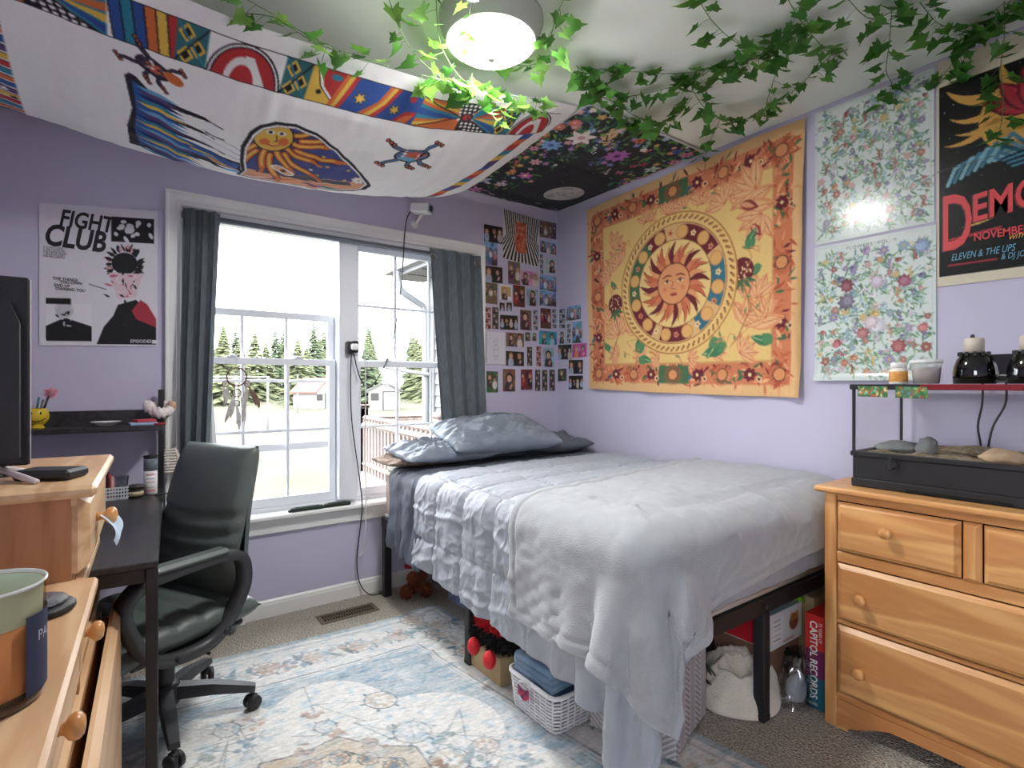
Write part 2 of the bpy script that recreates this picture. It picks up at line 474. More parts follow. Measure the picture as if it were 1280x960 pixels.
def skirting(p0, p1, nrm, name):
    d = Vector((p1[0] - p0[0], p1[1] - p0[1], 0)); L = d.length; d.normalize(); n = Vector((nrm[0], nrm[1], 0))
    prof = [(0.001, 0), (.013, 0), (.013, .062), (.010, .072), (.010, .078), (.004, .086), (.001, .088)]
    v = []; k = len(prof)
    for s in (0, L):
        for a, z in prof:
            q = Vector((p0[0], p0[1], z)) + d * s + n * a; v.append(tuple(q))
    f = [(i, (i + 1) % k, k + (i + 1) % k, k + i) for i in range(k)] + [tuple(range(k)), tuple(range(k, 2 * k))[::-1]]
    struct(name, MB().add(v, f), M_trim)
skirting((XL, YB), (XR, YB), (0, -1), 'baseboard_back')
skirting((XR, YB), (XR, YF), (-1, 0), 'baseboard_right')
skirting((XL, YF), (XL, YB), (1, 0), 'baseboard_left')

# window surround: moulded casing, stool and apron
def casing():
    b = MB(); prof = [(0, .006), (.004, .010), (.018, .012), (.022, .017), (.048, .019), (.055, .024), (.064, .024), (.064, .001), (0, .001)]
    path = [(OX0, OZ0), (OX0, OZ1), (OX1, OZ1), (OX1, OZ0)]
    outd = [(-1, 0), (-1, 1), (1, 1), (1, 0)]
    v = []
    for (x, z), (ox, oz) in zip(path, outd):
        for a, t in prof: v.append((x + ox * a, YB - t, z + oz * a))
    k = len(prof); f = []
    for i in range(3):
        for j in range(k - 1): f.append((i * k + j, i * k + j + 1, (i + 1) * k + j + 1, (i + 1) * k + j))
    f += [tuple(range(k)), tuple(range(3 * k, 4 * k))[::-1]]
    return b.add(v, f)
struct('trim_1', casing(), M_trim)
struct('trim_2', MB().box((OX0 - .085, YB - .055, OZ0), (OX1 + .085, YB + .05, OZ0 + .024), .006), M_trim)      # stool
struct('trim_3', MB().box((OX0 - .065, YB - .018, OZ0 - .075), (OX1 + .065, YB - .001, OZ0 - .001), .004), M_trim)   # apron
jb = MB()
for a, b_ in (((OX0, YB + .001, OZ0 + .02), (OX0 + .02, YB + T, OZ1)), ((OX1 - .02, YB + .001, OZ0 + .02), (OX1, YB + T, OZ1)),
              ((OX0 + .02, YB + .001, OZ1 - .03), (OX1 - .02, YB + T, OZ1)), ((OX0 + .02, YB + .05, OZ0 + .001), (OX1 - .02, YB + T, OZ0 + .045)),
              ((.962, YB + .002, OZ0 + .046), (1.066, YB + T, OZ1 - .03))):
    jb.box(a, b_, .003)
struct('trim_4', jb, M_vinyl)
M_pane = glass('window_glass', refl=.0)
def sash(win, x0, x1, z0, z1, y, rails, cols, rows):
    s = MB(); t = .026; w = .036; rb, rt = rails
    s.box((x0, y, z0), (x0 + w, y + t, z1), .003); s.box((x1 - w, y, z0), (x1, y + t, z1), .003)
    s.box((x0 + w, y, z0), (x1 - w, y + t, z0 + rb), .003); s.box((x0 + w, y, z1 - rt), (x1 - w, y + t, z1), .003)
    so = s.build('sash', M_vinyl, win)
    ix0, ix1, iz0, iz1 = x0 + w, x1 - w, z0 + rb, z1 - rt
    for i in range(1, cols):
        cx_ = ix0 + (ix1 - ix0) * i / cols; boxpart('muntin', M_vinyl, so, (cx_ - .008, y + .006, iz0), (cx_ + .008, y + .018, iz1), .003)
    for j in range(1, rows):
        cz_ = iz0 + (iz1 - iz0) * j / rows; boxpart('muntin', M_vinyl, so, (ix0, y + .0065, cz_ - .008), (ix1, y + .0175, cz_ + .008), .003)
    for i in range(cols):                # one pane of glass in each light of the sash
        for j in range(rows):
            a = ix0 + (ix1 - ix0) * i / cols; b_ = ix0 + (ix1 - ix0) * (i + 1) / cols
            c = iz0 + (iz1 - iz0) * j / rows; d = iz0 + (iz1 - iz0) * (j + 1) / rows
            boxpart('pane', M_pane, so, (a - .001, y + .0115, c - .001), (b_ + .001, y + .0125, d + .001))
    return so
def locks(so, xs, y, z):
    for x in xs:
        b = MB(); b.box((x - .025, y - .004, z), (x + .025, y + .02, z + .006), .002); b.lathe([(.012, 0), (.012, .006), (.009, .010), (0, .010)], (x, y + .008, z + .006), 12)
        b.box((x - .004, y - .012, z + .008), (x + .022, y + .004, z + .013), .002); b.build('sash_lock', M_vinyl, so)
for n, (x0, x1, drop) in enumerate(((.240, .960, True), (1.068, 1.823, False)), 1):
    win = tag(thing('window_%d' % n, None, None, ((x0 + x1) / 2, YB + .08, OZ0 + .045)), kind='structure')
    lo = sash(win, x0, x1, .545, 1.325, YB + .055, (.05, .034), 3, 2); locks(lo, (x0 + .2, x1 - .2), YB + .055, 1.325)
    if drop: up = sash(win, x0, x1, .835, 1.575, YB + .085, (.04, .036), 3, 2)     # this upper sash is let down
    else: up = sash(win, x0, x1, 1.290, OZ1 - .031, YB + .085, (.04, .034), 3, 2)

f3 = MB()
for a, b_ in (((XL - .10, FY0, FZ0), (XL - .04, FY0 + .045, FZ1)), ((XL - .10, FY1 - .045, FZ0), (XL - .04, FY1, FZ1)), ((XL - .10, FY0 + .045, FZ0), (XL - .04, FY1 - .045, FZ0 + .045)), ((XL - .10, FY0 + .045, FZ1 - .045), (XL - .04, FY1 - .045, FZ1)), ((XL - .09, FY0 + .045, 1.42), (XL - .05, FY1 - .045, 1.46))): f3.box(a, b_, .003)
w3 = tag(thing('window_3', None, None, (XL - .07, -.53, FZ0)), kind='structure'); f3.build('frame', M_vinyl, w3)  # added window out of view, lets in fill daylight
boxpart('pane', M_pane, w3, (XL - .071, FY0 + .045, FZ0 + .045), (XL - .069, FY1 - .045, FZ1 - .045))
# ceiling light
M_dome = mat('lit_ribbed_glass', (255, 255, 255), rough=.3, emit=(255, 253, 250), estr=92.0)
M_ring = mat('pewter_ring', (200, 204, 196), rough=.4)
lx, ly = 1.02, 1.53
cl = thing('ceiling_light', 'round flush ceiling lamp with ribbed lit glass dome and grey ring', 'ceiling lamp', (lx, ly, ZC))
part('ring', M_ring, cl, lambda b: b.lathe([(.178, ZC - .001), (.178, ZC - .018), (.170, ZC - .030), (.172, ZC - .040), (.160, ZC - .055), (.158, ZC - .080), (.143, ZC - .084), (.141, ZC - .060), (.0, ZC - .02)], (lx, ly, 0), 48))
def dome(b):
    n = 96
    prof = [(.1395 * math.cos(t) ** .75 if t < PI / 2 else 0, ZC - .072 - .054 * math.sin(t)) for t in [PI / 2 * i / 10 for i in range(11)]]
    v = []; f = []
    for r, z in prof:
        for k in range(n):
            a = 2 * PI * k / n; rr = r * (1 - .012 * (k % 2)); v.append((lx + rr * math.cos(a), ly + rr * math.sin(a), z))
    for i in range(len(prof) - 1):
        for k in range(n): f.append((i * n + k, i * n + (k + 1) % n, (i + 1) * n + (k + 1) % n, (i + 1) * n + k))
    b.add(v, f, True)
part('glass_dome', M_dome, cl, dome)
part('finial', M_ring, cl, lambda b: b.lathe([(0, ZC - .144), (.010, ZC - .142), (.016, ZC - .136), (.019, ZC - .130), (.017, ZC - .124), (.006, ZC - .1255)], (lx, ly, 0), 20))

_ld = bpy.data.lights.new('ceiling_light_glow', 'AREA'); _ld.shape = 'DISK'; _ld.size = .25; _ld.energy = LAMP_WATTS; _ld.color = (1.0, .98, .96)
_lo = bpy.data.objects.new('ceiling_light_glow', _ld); COL.objects.link(_lo); _lo.parent = cl; _lo.location = (0, 0, -.150)     # shines straight down out of the dome

# floor register
M_bronze = mat('bronze_grille', (104, 90, 74), rough=.5, metal=.3)
M_dark = mat('hollow_shade', (10, 10, 10), rough=.9)  # near-black colour for the shade inside hollows
vt = thing('floor_vent', 'brown metal floor register set in carpet below window', 'floor vent', (.94, 2.745, 0))
boxpart('duct_shade', M_dark, vt, (.808, 2.705, .0005), (1.072, 2.785, .002))  # flat dark sheet painted as the shade below the slats
def vframe(b):
    b.box((.79, 2.69, .001), (1.09, 2.708, .007), .002); b.box((.79, 2.782, .001), (1.09, 2.80, .007), .002)
    b.box((.79, 2.708, .001), (.812, 2.782, .007), .002); b.box((1.068, 2.708, .001), (1.09, 2.782, .007), .002)
    b.box((.812, 2.742, .001), (1.068, 2.748, .006))
part('frame', M_bronze, vt, vframe)
for k in range(18):
    x = .823 + k * .0136
    boxpart('slat', M_bronze, vt, (x, 2.708, .001), (x + .005, 2.782, .0055))

# ================================================================== OUTDOORS
M_lawn = mat('pale_dry_lawn', (75, 74, 62), rough=.95, spec=.1, col2=(87, 85, 73), vscale=.5, bump=.4, bscale=8)
gz = -0.55
struct('ground', MB().grid(lambda u, v: (-60 + 130 * u, -45 + 160 * v, gz + (.12 * fbm(u * 9, v * 8) if v > .36 else 0)), 60, 70), M_lawn)
M_spruce = mat('spruce_needles', (75, 84, 65), rough=.9, spec=.1, var=.3, vscale=1.5)
M_spruce2 = mat('yellow_green_needles', (89, 94, 70), rough=.9, spec=.1, var=.3, vscale=1.5)
M_bark = mat('tree_bark', (68, 57, 47), rough=.95, var=.3, vscale=9)
def spruce(seed, H, R, m, dens):
    rnd = random.Random(seed)
    root = thing('conifer_tree', '', 'tree', (0, 0, 0))
    MB().tube([(0, 0, -.2), (0, 0, H * .5), (0, 0, H * .95)], [.13, .08, .01], 7).build('trunk', M_bark, root)
    b = MB(); L = 34
    for i in range(L):
        t = i / (L - 1); z = H * (.06 + .93 * t); r = R * (1 - t) ** .85 * rnd.uniform(.8, 1.15) + .06
        for k in range(dens):
            a = rnd.uniform(0, 2 * PI); rr = r * rnd.uniform(.7, 1.1); w = .16 * rr + .10
            ca, sa = math.cos(a), math.sin(a); dz = -rr * .22
            pts = [(0, 0, z + .1), (rr * .55, -w, z + dz * .5 - .05), (rr, 0, z + dz), (rr * .55, w, z + dz * .5 - .05), (rr * .5, 0, z + dz * .35 + .12)]
            b.add([(p[0] * ca - p[1] * sa, p[0] * sa + p[1] * ca, p[2]) for p in pts], [(0, 1, 4), (1, 2, 4), (2, 3, 4), (3, 0, 4)])
    tag(b.build('foliage', m, root), kind='stuff')
    return root
protos = [spruce(1, 8.2, 2.1, M_spruce, 11), spruce(2, 7.4, 2.4, M_spruce2, 11), spruce(3, 6.2, 2.2, M_spruce, 10)]
tn = 0
rt = random.Random(5)
first = [True] * 3
def tree_at(x, y, k, s, label, group):
    global tn
    o = protos[k] if first[k] else copy_tree(protos[k])
    first[k] = False
    o.location = (x, y, gz - .05); o.rotation_euler = (0, 0, rt.uniform(0, 6)); o.scale = (s, s, s * rt.uniform(.92, 1.08))
    o['label'] = label; o['group'] = group
for k in range(6):                                            # six staggered ranks of trees beyond the lawn
    d = 48 + 5.6 * k; step = math.degrees(5.5 / d); n = int(36 / step) + 1
    for i in range(n):
        ang = math.radians(1 + (i + (k * .37) % 1) * step)
        if k < 2: tree_at(d * math.sin(ang), d * math.cos(ang), rt.choice((1, 2, 1)), rt.uniform(.72, .92), 'low bushy conifer in front of the tall tree row', 'low conifers beyond the lawn')
        else: tree_at(d * math.sin(ang), d * math.cos(ang), rt.choice((0, 1, 0)), rt.uniform(.86, 1.0) + .04 * k, 'tall pale conifer in the row beyond the lawn', 'tall conifers beyond the lawn')
# sheds
M_shed = mat('white_shed_boards', (116, 115, 113), rough=.7, var=.03, vscale=2)
M_shedroof = mat('grey_shingles', (85, 84, 82), rough=.9, var=.1, vscale=6)
M_redroof = mat('faded_red_roof', (116, 72, 65), rough=.8, var=.08, vscale=3)
M_dark2 = mat('dark_trim', (43, 42, 40), rough=.7)
def shed(cx_, cy_, w, d, h, rh, rot, rm, label, door):
    o = thing('garden_shed', label, 'shed', (0, 0, 0))
    part('wall', M_shed, o, lambda b: b.prism([(-w / 2, 0), (w / 2, 0), (w / 2, h), (w * .0, h + rh), (-w / 2, h)], 0, d, 'y'))
    for s in (-1, 1):
        part('roof_side', rm, o, lambda b: b.prism([(s * (w / 2 + .2), h - .12), (s * (w / 2 + .2), h - .02), (0, h + rh + .14), (0, h + rh + .04)], -.15, d + .15, 'y'))
    dr = boxpart('door', M_shed, o, (door - .45, -.04, .05), (door + .45, -.005, h - .15))
    for a, b_ in (((door - .5, -.05, .03), (door - .44, -.002, h - .1)), ((door + .44, -.05, .03), (door + .5, -.002, h - .1)), ((door - .5, -.05, h - .14), (door + .5, -.002, h - .08))):
        boxpart('door_trim', M_dark2, dr, a, b_)
    wn = boxpart('window', M_dark2, o, (door - 1.25, -.03, h * .5), (door - .75, -.003, h * .85)); 
    o.location = (cx_, cy_, gz); o.rotation_euler = (0, 0, rot); return o
def pol(deg, d):       # bearing from the room and distance in metres
    a = math.radians(deg); return d * math.sin(a), d * math.cos(a)
x, y = pol(22.5, 36); shed(x, y, 2.0, 3, 1.35, .45, math.radians(-22), M_shedroof, 'white garden shed with grey gable roof beyond deck railing', .4)
x, y = pol(16.9, 40); shed(x, y, 1.9, 2.4, 1.2, .85, math.radians(25), M_redroof, 'small white shed with faded red barn roof on the lawn', .3)
# clothes-line poles on the lawn
M_pole = mat('white_pole_paint', (124, 124, 124), rough=.6)
for k, (bearing, d, h) in enumerate(((11.4, 22, 2.0), (14.1, 34, 2.3), (8.7, 26, 2.1))):
    x, y = pol(bearing, d); o = thing('lawn_pole', ('thin white post with crossbar standing on the lawn', 'slim bare white post standing far out on lawn', 'thin white post on lawn behind the dreamcatcher')[k], 'pole', (x, y, gz))
    part('post', M_pole, o, lambda b: b.tube([(x, y, gz), (x, y, gz + h)], .04, 6)); 
    if k == 0: part('crossbar', M_pole, o, lambda b: b.tube([(x - 1.9, y + .3, gz + h), (x + .05, y, gz + h)], .035, 6))
# wing of the house with eave, gutter and downspout
M_siding = mat('white_vinyl_siding', (116, 116, 119), rough=.6)
M_gut = mat('white_gutter_metal', (132, 134, 137), rough=.45)
wg = thing('house_wing', 'white sided house wing with eave, gutter and downspout outside window', 'house', (3.4, 4.8, gz))
boxpart('wall', M_siding, wg, (3.0, YB + .35, gz), (4.4, 5.75, 2.45))
for k in range(22):
    z = gz + .12 + k * .135
    part('siding_board', M_siding, wg, lambda b: b.prism([(2.972, z), (3.0, z), (3.0, z + .13), (2.99, z + .13)], YB + .35, 5.66, 'y'))
boxpart('corner_board', M_siding, wg, (2.955, 5.66, gz), (3.02, 5.775, 2.45))
boxpart('soffit', M_siding, wg, (2.62, YB + .3, 2.45), (3.02, 6.05, 2.475))
for k in range(8): boxpart('soffit_groove', M_dark2, wg, (2.63, YB + .55 + k * .36, 2.446), (2.99, YB + .56 + k * .36, 2.4515))
boxpart('fascia', M_gut, wg, (2.59, YB + .3, 2.45), (2.62, 6.05, 2.62))
part('gutter', M_gut, wg, lambda b: b.prism([(2.59, 2.49), (2.51, 2.49), (2.475, 2.56), (2.475, 2.62), (2.49, 2.62), (2.59, 2.60)], YB + .3, 6.1, 'y'))
part('roof', M_shedroof, wg, lambda b: b.prism([(2.50, 2.625), (2.50, 2.66), (4.6, 3.75), (4.6, 3.70)], YB + .3, 6.1, 'y'))
ds = spline([(2.54, 5.75, 2.50), (2.54, 5.75, 2.40), (2.60, 5.76, 2.26), (2.80, 5.79, 2.16), (2.91, 5.80, 2.06), (2.92, 5.80, 1.6), (2.92, 5.80, gz + .05)], 5)
part('downspout', M_gut, wg, lambda b: b.tube(ds, .042, 8))
# a white hanger arm on the corner
part('hook_arm', M_gut, wg, lambda b: b.tube(spline([(2.95, 5.7, 1.30), (2.6, 5.9, 1.36), (2.25, 6.1, 1.46), (2.1, 6.2, 1.55)], 5), .022, 7))
# deck with railing
M_deck = mat('weathered_pink_timber', (132, 118, 112), rough=.85, var=.12, vscale=5)
dk = thing('garden_deck', 'weathered timber deck with picket railing outside the window', 'deck', (2.3, 5.5, gz))
for k in range(6): boxpart('deck_board', M_deck, dk, (2.42 + k * .1, 4.5, .02 - .04), (2.51 + k * .1, 7.1, .02), .004)
boxpart('beam', M_deck, dk, (2.38, 4.5, -.2), (2.42, 7.1, -.02))
def railing(p0, p1, n):
    d = Vector(p1) - Vector(p0)
    for z0, z1 in ((.72, .76), (.62, .68), (.10, .15)):
        part('rail', M_deck, dk, lambda b: b.tube([Vector(p0) + Vector((0, 0, (z0 + z1) / 2)), Vector(p1) + Vector((0, 0, (z0 + z1) / 2))], (z1 - z0) * .8, 4, smooth=False))
    for k in range(n):
        q = Vector(p0) + d * (k + .5) / n; boxpart('picket', M_deck, dk, (q.x - .02, q.y - .02, .0), (q.x + .02, q.y + .02, .72))
    for q in (p0, p1):
        boxpart('post', M_deck, dk, (q[0] - .05, q[1] - .05, gz), (q[0] + .05, q[1] + .05, .86)); boxpart('post_cap', M_deck, dk, (q[0] - .075, q[1] - .075, .86), (q[0] + .075, q[1] + .075, .92), .02)
railing((2.62, 7.05, 0), (2.45, 4.55, 0), 20)
railing((2.62, 7.05, 0), (3.8, 6.9, 0), 9)
# ------------------------------------------------------------------ draped cloth (settles under gravity on the bed)
def drape(P, dx, dy, steps, collide, iters=10, bend=.25, damp=.985, g=9.8, dt=1 / 50., pin=None):
    P = P.copy(); Q = P.copy(); P0 = P.copy()
    def pairs(A, B, L, k):
        d = B - A; l = np.sqrt((d * d).sum(-1, keepdims=True)) + 1e-9
        c = d * ((l - L) / l * (.5 * k)); A += c; B -= c
    dd = math.hypot(float(np.mean(dx)), dy); mx = float(np.mean(dx))
    for st in range(steps):
        V = (P - Q) * damp; Q = P.copy(); P = P + V; P[..., 2] -= g * dt * dt
        for it in range(iters):
            for o in (0, 1):
                n = (P.shape[1] - o) // 2; pairs(P[:, o:o + 2 * n:2], P[:, o + 1:o + 2 * n:2], dx, 1.0)
                n = (P.shape[0] - o) // 2; pairs(P[o:o + 2 * n:2], P[o + 1:o + 2 * n:2], dy, 1.0)
            if it % 2 == 0:
                for o in (0, 1):
                    n = (P.shape[0] - o) // 2
                    pairs(P[o:o + 2 * n:2, :-1], P[o + 1:o + 2 * n:2, 1:], dd, .5); pairs(P[o:o + 2 * n:2, 1:], P[o + 1:o + 2 * n:2, :-1], dd, .5)
                for o in range(4):
                    a = P[:, o::4]; b = P[:, o + 2::4]; n = min(a.shape[1], b.shape[1]); pairs(a[:, :n], b[:, :n], 2 * mx, bend)
                    a = P[o::4]; b = P[o + 2::4]; n = min(a.shape[0], b.shape[0]); pairs(a[:n], b[:n], 2 * dy, bend)
            if it % 3 == 2 or it == iters - 1: collide(P, Q)
            if pin is not None: P[pin] = P0[pin]
    return P
def rbox(P, lo, hi, r, th):
    """signed distance to a rounded box and its outward direction"""
    c = (np.array(lo) + np.array(hi)) / 2; h = (np.array(hi) - np.array(lo)) / 2 - r
    q = P - c; s = np.sign(q); a = np.abs(q) - h; m = np.maximum(a, 0)
    l = np.sqrt((m * m).sum(-1)); inn = np.minimum(a.max(-1), 0)
    d = l + inn - r - th
    n = m * s / (l[..., None] + 1e-9)
    k = a.argmax(-1); e = np.eye(3)[k] * s
    n = np.where((l > 1e-6)[..., None], n, e)
    return d, n
def push(P, Q, d, n, fr):
    k = d < 0
    P[k] -= n[k] * d[k][:, None]
    v = P[k] - Q[k]; vn = (v * n[k]).sum(-1, keepdims=True) * n[k]
    Q[k] = P[k] - vn - (v - vn) * (1 - fr)
def up2(P, k=2, axes=(0, 1)):
    """smooth up-sampling of a point grid"""
    for _ in range(k):
        for ax in axes:
            A = np.moveaxis(P, ax, 0); n = A.shape[0]
            e = np.concatenate([2 * A[:1] - A[1:2], A, 2 * A[-1:] - A[-2:-1]], 0)
            mid = (-e[:-3] + 9 * e[1:-2] + 9 * e[2:-1] - e[3:]) / 16
            R = np.empty((2 * n - 1,) + A.shape[1:]); R[0::2] = A; R[1::2] = mid
            P = np.moveaxis(R, 0, ax)
    return P
def normals(P):
    du = np.gradient(P, axis=1); dv = np.gradient(P, axis=0); n = np.cross(du, dv)
    return n / (np.linalg.norm(n, axis=-1, keepdims=True) + 1e-9)
def cloth_object(name, P, m, thick=.006, parent=None):
    """closed thin sheet from a point grid: front, back and a rolled edge"""
    h, w = P.shape[:2]; N = normals(P)
    if N[h // 2, w // 2, 2] < 0: N = -N
    A = P.reshape(-1, 3); B = (P - N * thick).reshape(-1, 3)
    i, j = np.meshgrid(np.arange(w - 1), np.arange(h - 1)); a = (j * w + i).ravel()
    F = np.stack([a, a + 1, a + w + 1, a + w], -1); G = F[:, ::-1] + w * h
    rim = list(range(w - 1)) + [r * w + w - 1 for r in range(h - 1)] + [(h - 1) * w + c for c in range(w - 1, 0, -1)] + [r * w for r in range(h - 1, 0, -1)]
    rim = np.array(rim); r2 = np.roll(rim, -1); R = np.stack([r2, rim, rim + w * h, r2 + w * h], -1)
    F = np.concatenate([F, G, R]).astype(np.int32); V = np.concatenate([A, B])
    org = (V[:, 0].mean(), V[:, 1].mean(), V[:, 2].min()); V = V - np.array(org)
    me = bpy.data.meshes.new(name); n = len(F)
    me.vertices.add(len(V)); me.vertices.foreach_set('co', V.astype(np.float32).ravel())
    me.loops.add(n * 4); me.loops.foreach_set('vertex_index', F.ravel())
    me.polygons.add(n); me.polygons.foreach_set('loop_start', np.arange(0, 4 * n, 4, dtype=np.int32)); me.polygons.foreach_set('loop_total', np.full(n, 4, np.int32))
    me.polygons.foreach_set('use_smooth', np.full(n, True)); me.update(calc_edges=True); me.validate()
    return link(name, me, m, parent, org)

# ================================================================== THE BED
BX0, BX1, BY0, BY1 = 1.175, 2.50, 1.00, 2.88       # mattress footprint
M_bedframe = mat('matt_black_steel', (34, 34, 37), rough=.5, var=.1, vscale=30)
bf = thing('bed_frame', 'black steel platform bed frame with square legs', 'bed frame', (1.84, 1.95, 0))
for x in (BX0 + .0, 1.81, BX1 - .045):
    for y in (BY0 + .0, 1.93, BY1 - .05):
        if y == 1.93 and x == 1.81: continue
        def lg(b, x=x, y=y):
            b.box((x, y, 0.004), (x + .042, y + .042, .385), .004); b.box((x - .002, y - .002, 0), (x + .044, y + .044, .03), .006)
        part('leg', M_bedframe, bf, lg)
for a, b_ in (((BX0, BY0, .385), (BX0 + .03, BY1, .44)), ((BX1 - .03, BY0, .385), (BX1, BY1, .44)), ((1.80, BY0 + .03, .395), (1.83, BY1 - .03, .435)), ((BX0 + .03, BY0, .385), (BX1 - .03, BY0 + .03, .44)), ((BX0 + .03, BY1 - .03, .385), (BX1 - .03, BY1, .44))):
    boxpart('rail', M_bedframe, bf, a, b_, .003)
for k in range(12):
    y = BY0 + .1 + k * .155; boxpart('cross_slat', M_bedframe, bf, (BX0 + .03, y, .425), (BX1 - .03, y + .03, .439))
for x in (1.815, 1.835): part('bolt', M_bedframe, bf, lambda b: b.lathe([(.012, 0), (.012, .004), (.006, .006), (0, .006)], (0, 0, 0), 10, M=Matrix.Translation((x + .005, BY0, .41)) @ Matrix.Rotation(PI / 2, 4, 'X')))
M_matt = mat('mattress_ticking', (206, 202, 192), rough=.9, bump=.25, bscale=90, var=.04, vscale=20)
M_mattside = mat('floral_mattress_border', (168, 140, 128), rough=.9, col2=(196, 178, 166), vscale=22)
mt = thing('mattress', 'thick mattress with pinkish floral border on bed frame', 'mattress', ((BX0 + BX1) / 2, (BY0 + BY1) / 2, .44))
part('core', M_mattside, mt, lambda b: b.box((BX0 + .012, BY0 + .012, .4405), (BX1 - .012, BY1 - .012, .70), .03))
for z in (.452, .690):
    q = [(BX0 + .02, BY0 + .02, z), (BX1 - .02, BY0 + .02, z), (BX1 - .02, BY1 - .02, z), (BX0 + .02, BY1 - .02, z), (BX0 + .02, BY0 + .02, z)]
    part('piping', M_matt, mt, lambda b: b.tube(q, .010, 8, cap=False))
part('pillow_top', M_matt, mt, lambda b: b.box((BX0 + .02, BY0 + .02, .70), (BX1 - .02, BY1 - .02, .725), .012))

def bed_collide(th, wallx):
    lo, hi = (BX0, BY0, .30), (BX1, BY1, .725)
    rail = ((BX0 - .004, BY0 - .004, .38), (BX1, BY1, .44))
    def f(P, Q):
        d, n = rbox(P, lo, hi, .055, th); push(P, Q, d, n, .6)
        d, n = rbox(P, *rail, .01, th); push(P, Q, d, n, .3)
        k = P[..., 2] < .012; P[..., 2][k] = .012
        k = P[..., 0] > wallx; P[..., 0][k] = wallx
    return f
# comforter: pulled down from the pillows, hangs long over the open side and at the near corner
def flat_start(x_wall, free, head, foot, nx, ny, z, wob=.01, seed=1):
    """flat sheet; free(v), head(u) and foot(u) give its edges"""
    U, V = np.meshgrid(np.linspace(0, 1, nx), np.linspace(0, 1, ny))
    X = x_wall + (free(V) - x_wall) * U; Y = head(U) + (foot(U) - head(U)) * V
    Z = z + wob * vnoise(X * 7, Y * 7, seed) + .35 * wob * vnoise(X * 19, Y * 19, seed + 1)
    return np.stack([X, Y, Z], -1)
def rest(P):
    return np.linalg.norm(np.diff(P[..., :2], axis=1), axis=-1)[..., None].mean(1, keepdims=True), float(np.linalg.norm(np.diff(P[..., :2], axis=0), axis=-1).mean())
C0 = flat_start(2.50, lambda v: .80 - .14 * v + .17 * np.clip((v - .8) / .2, 0, 1) ** 2, lambda u: 2.49 - .17 * u, lambda u: .755 + .04 * u, 65, 67, .748, wob=.004)
_dx, _dy = rest(C0)
C1 = drape(C0, _dx, _dy, 80, bed_collide(.018, XR - .025), iters=14, bend=.8, damp=.96, pin=(C0[..., 0] > 1.28) & (C0[..., 1] > 1.10))
# fleece throw over the foot of the bed, lying on the comforter
_cs = up2(C1, 1); _cn = normals(_cs); _cn *= np.sign(_cn[20, 20, 2]); _k = (_cs[..., 1] < 1.75) & ((_cs[..., 0] < 1.42) | (_cs[..., 1] < 1.10)); _cp, _cn = _cs[_k], _cn[_k]
_calls = [0]
def throw_collide(P, Q):
    d, n = rbox(P, (BX0 - .012, BY0 - .012, .10), (BX1 + .2, BY1, .743), .095, .022); push(P, Q, d, n, .6)
    k = P[..., 0] > XR - .02; P[..., 0][k] = XR - .02
    _calls[0] += 1
    if _calls[0] > 120 and _calls[0] % 12 == 0:
        h = (P[..., 0] < 1.42) | (P[..., 1] < 1.10); A = P[h]
        i = ((A * A).sum(1)[:, None] + (_cp * _cp).sum(1)[None] - 2 * A @ _cp.T).argmin(1)
        s = ((A - _cp[i]) * _cn[i]).sum(1); m = (s < .030) & (s > -.12)
        A[m] += _cn[i][m] * (.030 - s[m])[:, None] * .8; P[h] = A; q = Q[h]; q[m] = A[m] - (A[m] - q[m]) * .3; Q[h] = q
B0 = flat_start(2.505, lambda v: .79 - .02 * v + .40 * v ** 3.2, lambda u: 1.77 - .30 * u, lambda u: .80 + .05 * u + .08 * u ** 5, 61, 35, .778, wob=.004, seed=5)
_dx, _dy = rest(B0)
_dyb = np.linalg.norm(np.diff(B0[..., :2], axis=0), axis=-1).mean(0)[None, :, None]
B1 = drape(B0, _dx, float(_dyb.mean()), 80, throw_collide, iters=16, bend=.9, damp=.96, pin=(B0[..., 0] > 1.34) & (B0[..., 1] > 1.16))

def ridged(X, Y, seed): return 1 - np.abs(vnoise(X, Y, seed)) * 2
M_comf = mat('grey_satin_comforter', (160, 165, 175), rough=.5, spec=.35, var=.03, vscale=4, bump=.15, bscale=70, sheen=.2)
M_sheet = mat('charcoal_bed_sheet', (98, 102, 114), rough=.55, spec=.3, var=.06, vscale=5, bump=.12, bscale=60)
M_fleece = mat('pale_grey_fleece', (160, 163, 168), rough=.95, spec=.1, var=.04, vscale=30, bump=.35, bscale=260, sheen=.5)
# dark flat sheet showing between pillows and comforter
S0 = flat_start(2.50, lambda v: .83 - .04 * v, lambda u: 2.80 - .06 * u, lambda u: 2.46 - .20 * u, 61, 17, .735, wob=.004, seed=9)
_dx, _dy = rest(S0)
S1 = drape(S0, _dx, _dy, 50, bed_collide(.006, XR - .03), iters=12, bend=.1, damp=.96, pin=(S0[..., 0] > 1.26))
S2 = up2(S1, 2); S02 = up2(S0, 2); N = normals(S2); N *= np.sign(N[10, 10, 2])
hang = np.clip((1.22 - S02[..., 0]) / .15, 0, 1)
d = .010 * (ridged(S02[..., 0] * 3, S02[..., 1] * 22, 3)) * (.35 + 1.3 * hang) + .004 * vnoise(S02[..., 0] * 25, S02[..., 1] * 30, 4)
d = np.where(S02[..., 1] < 2.55 - .25 * np.clip((2.5 - S02[..., 0]) / 1.7, 0, 1), np.minimum(d, .0) * .3, d)
S2 = S2 + N * (d[..., None] + .004)
tag(cloth_object('flat_sheet', S2, M_sheet, .003), 'charcoal grey sheet bunched between the pillows and comforter', 'bed sheet')
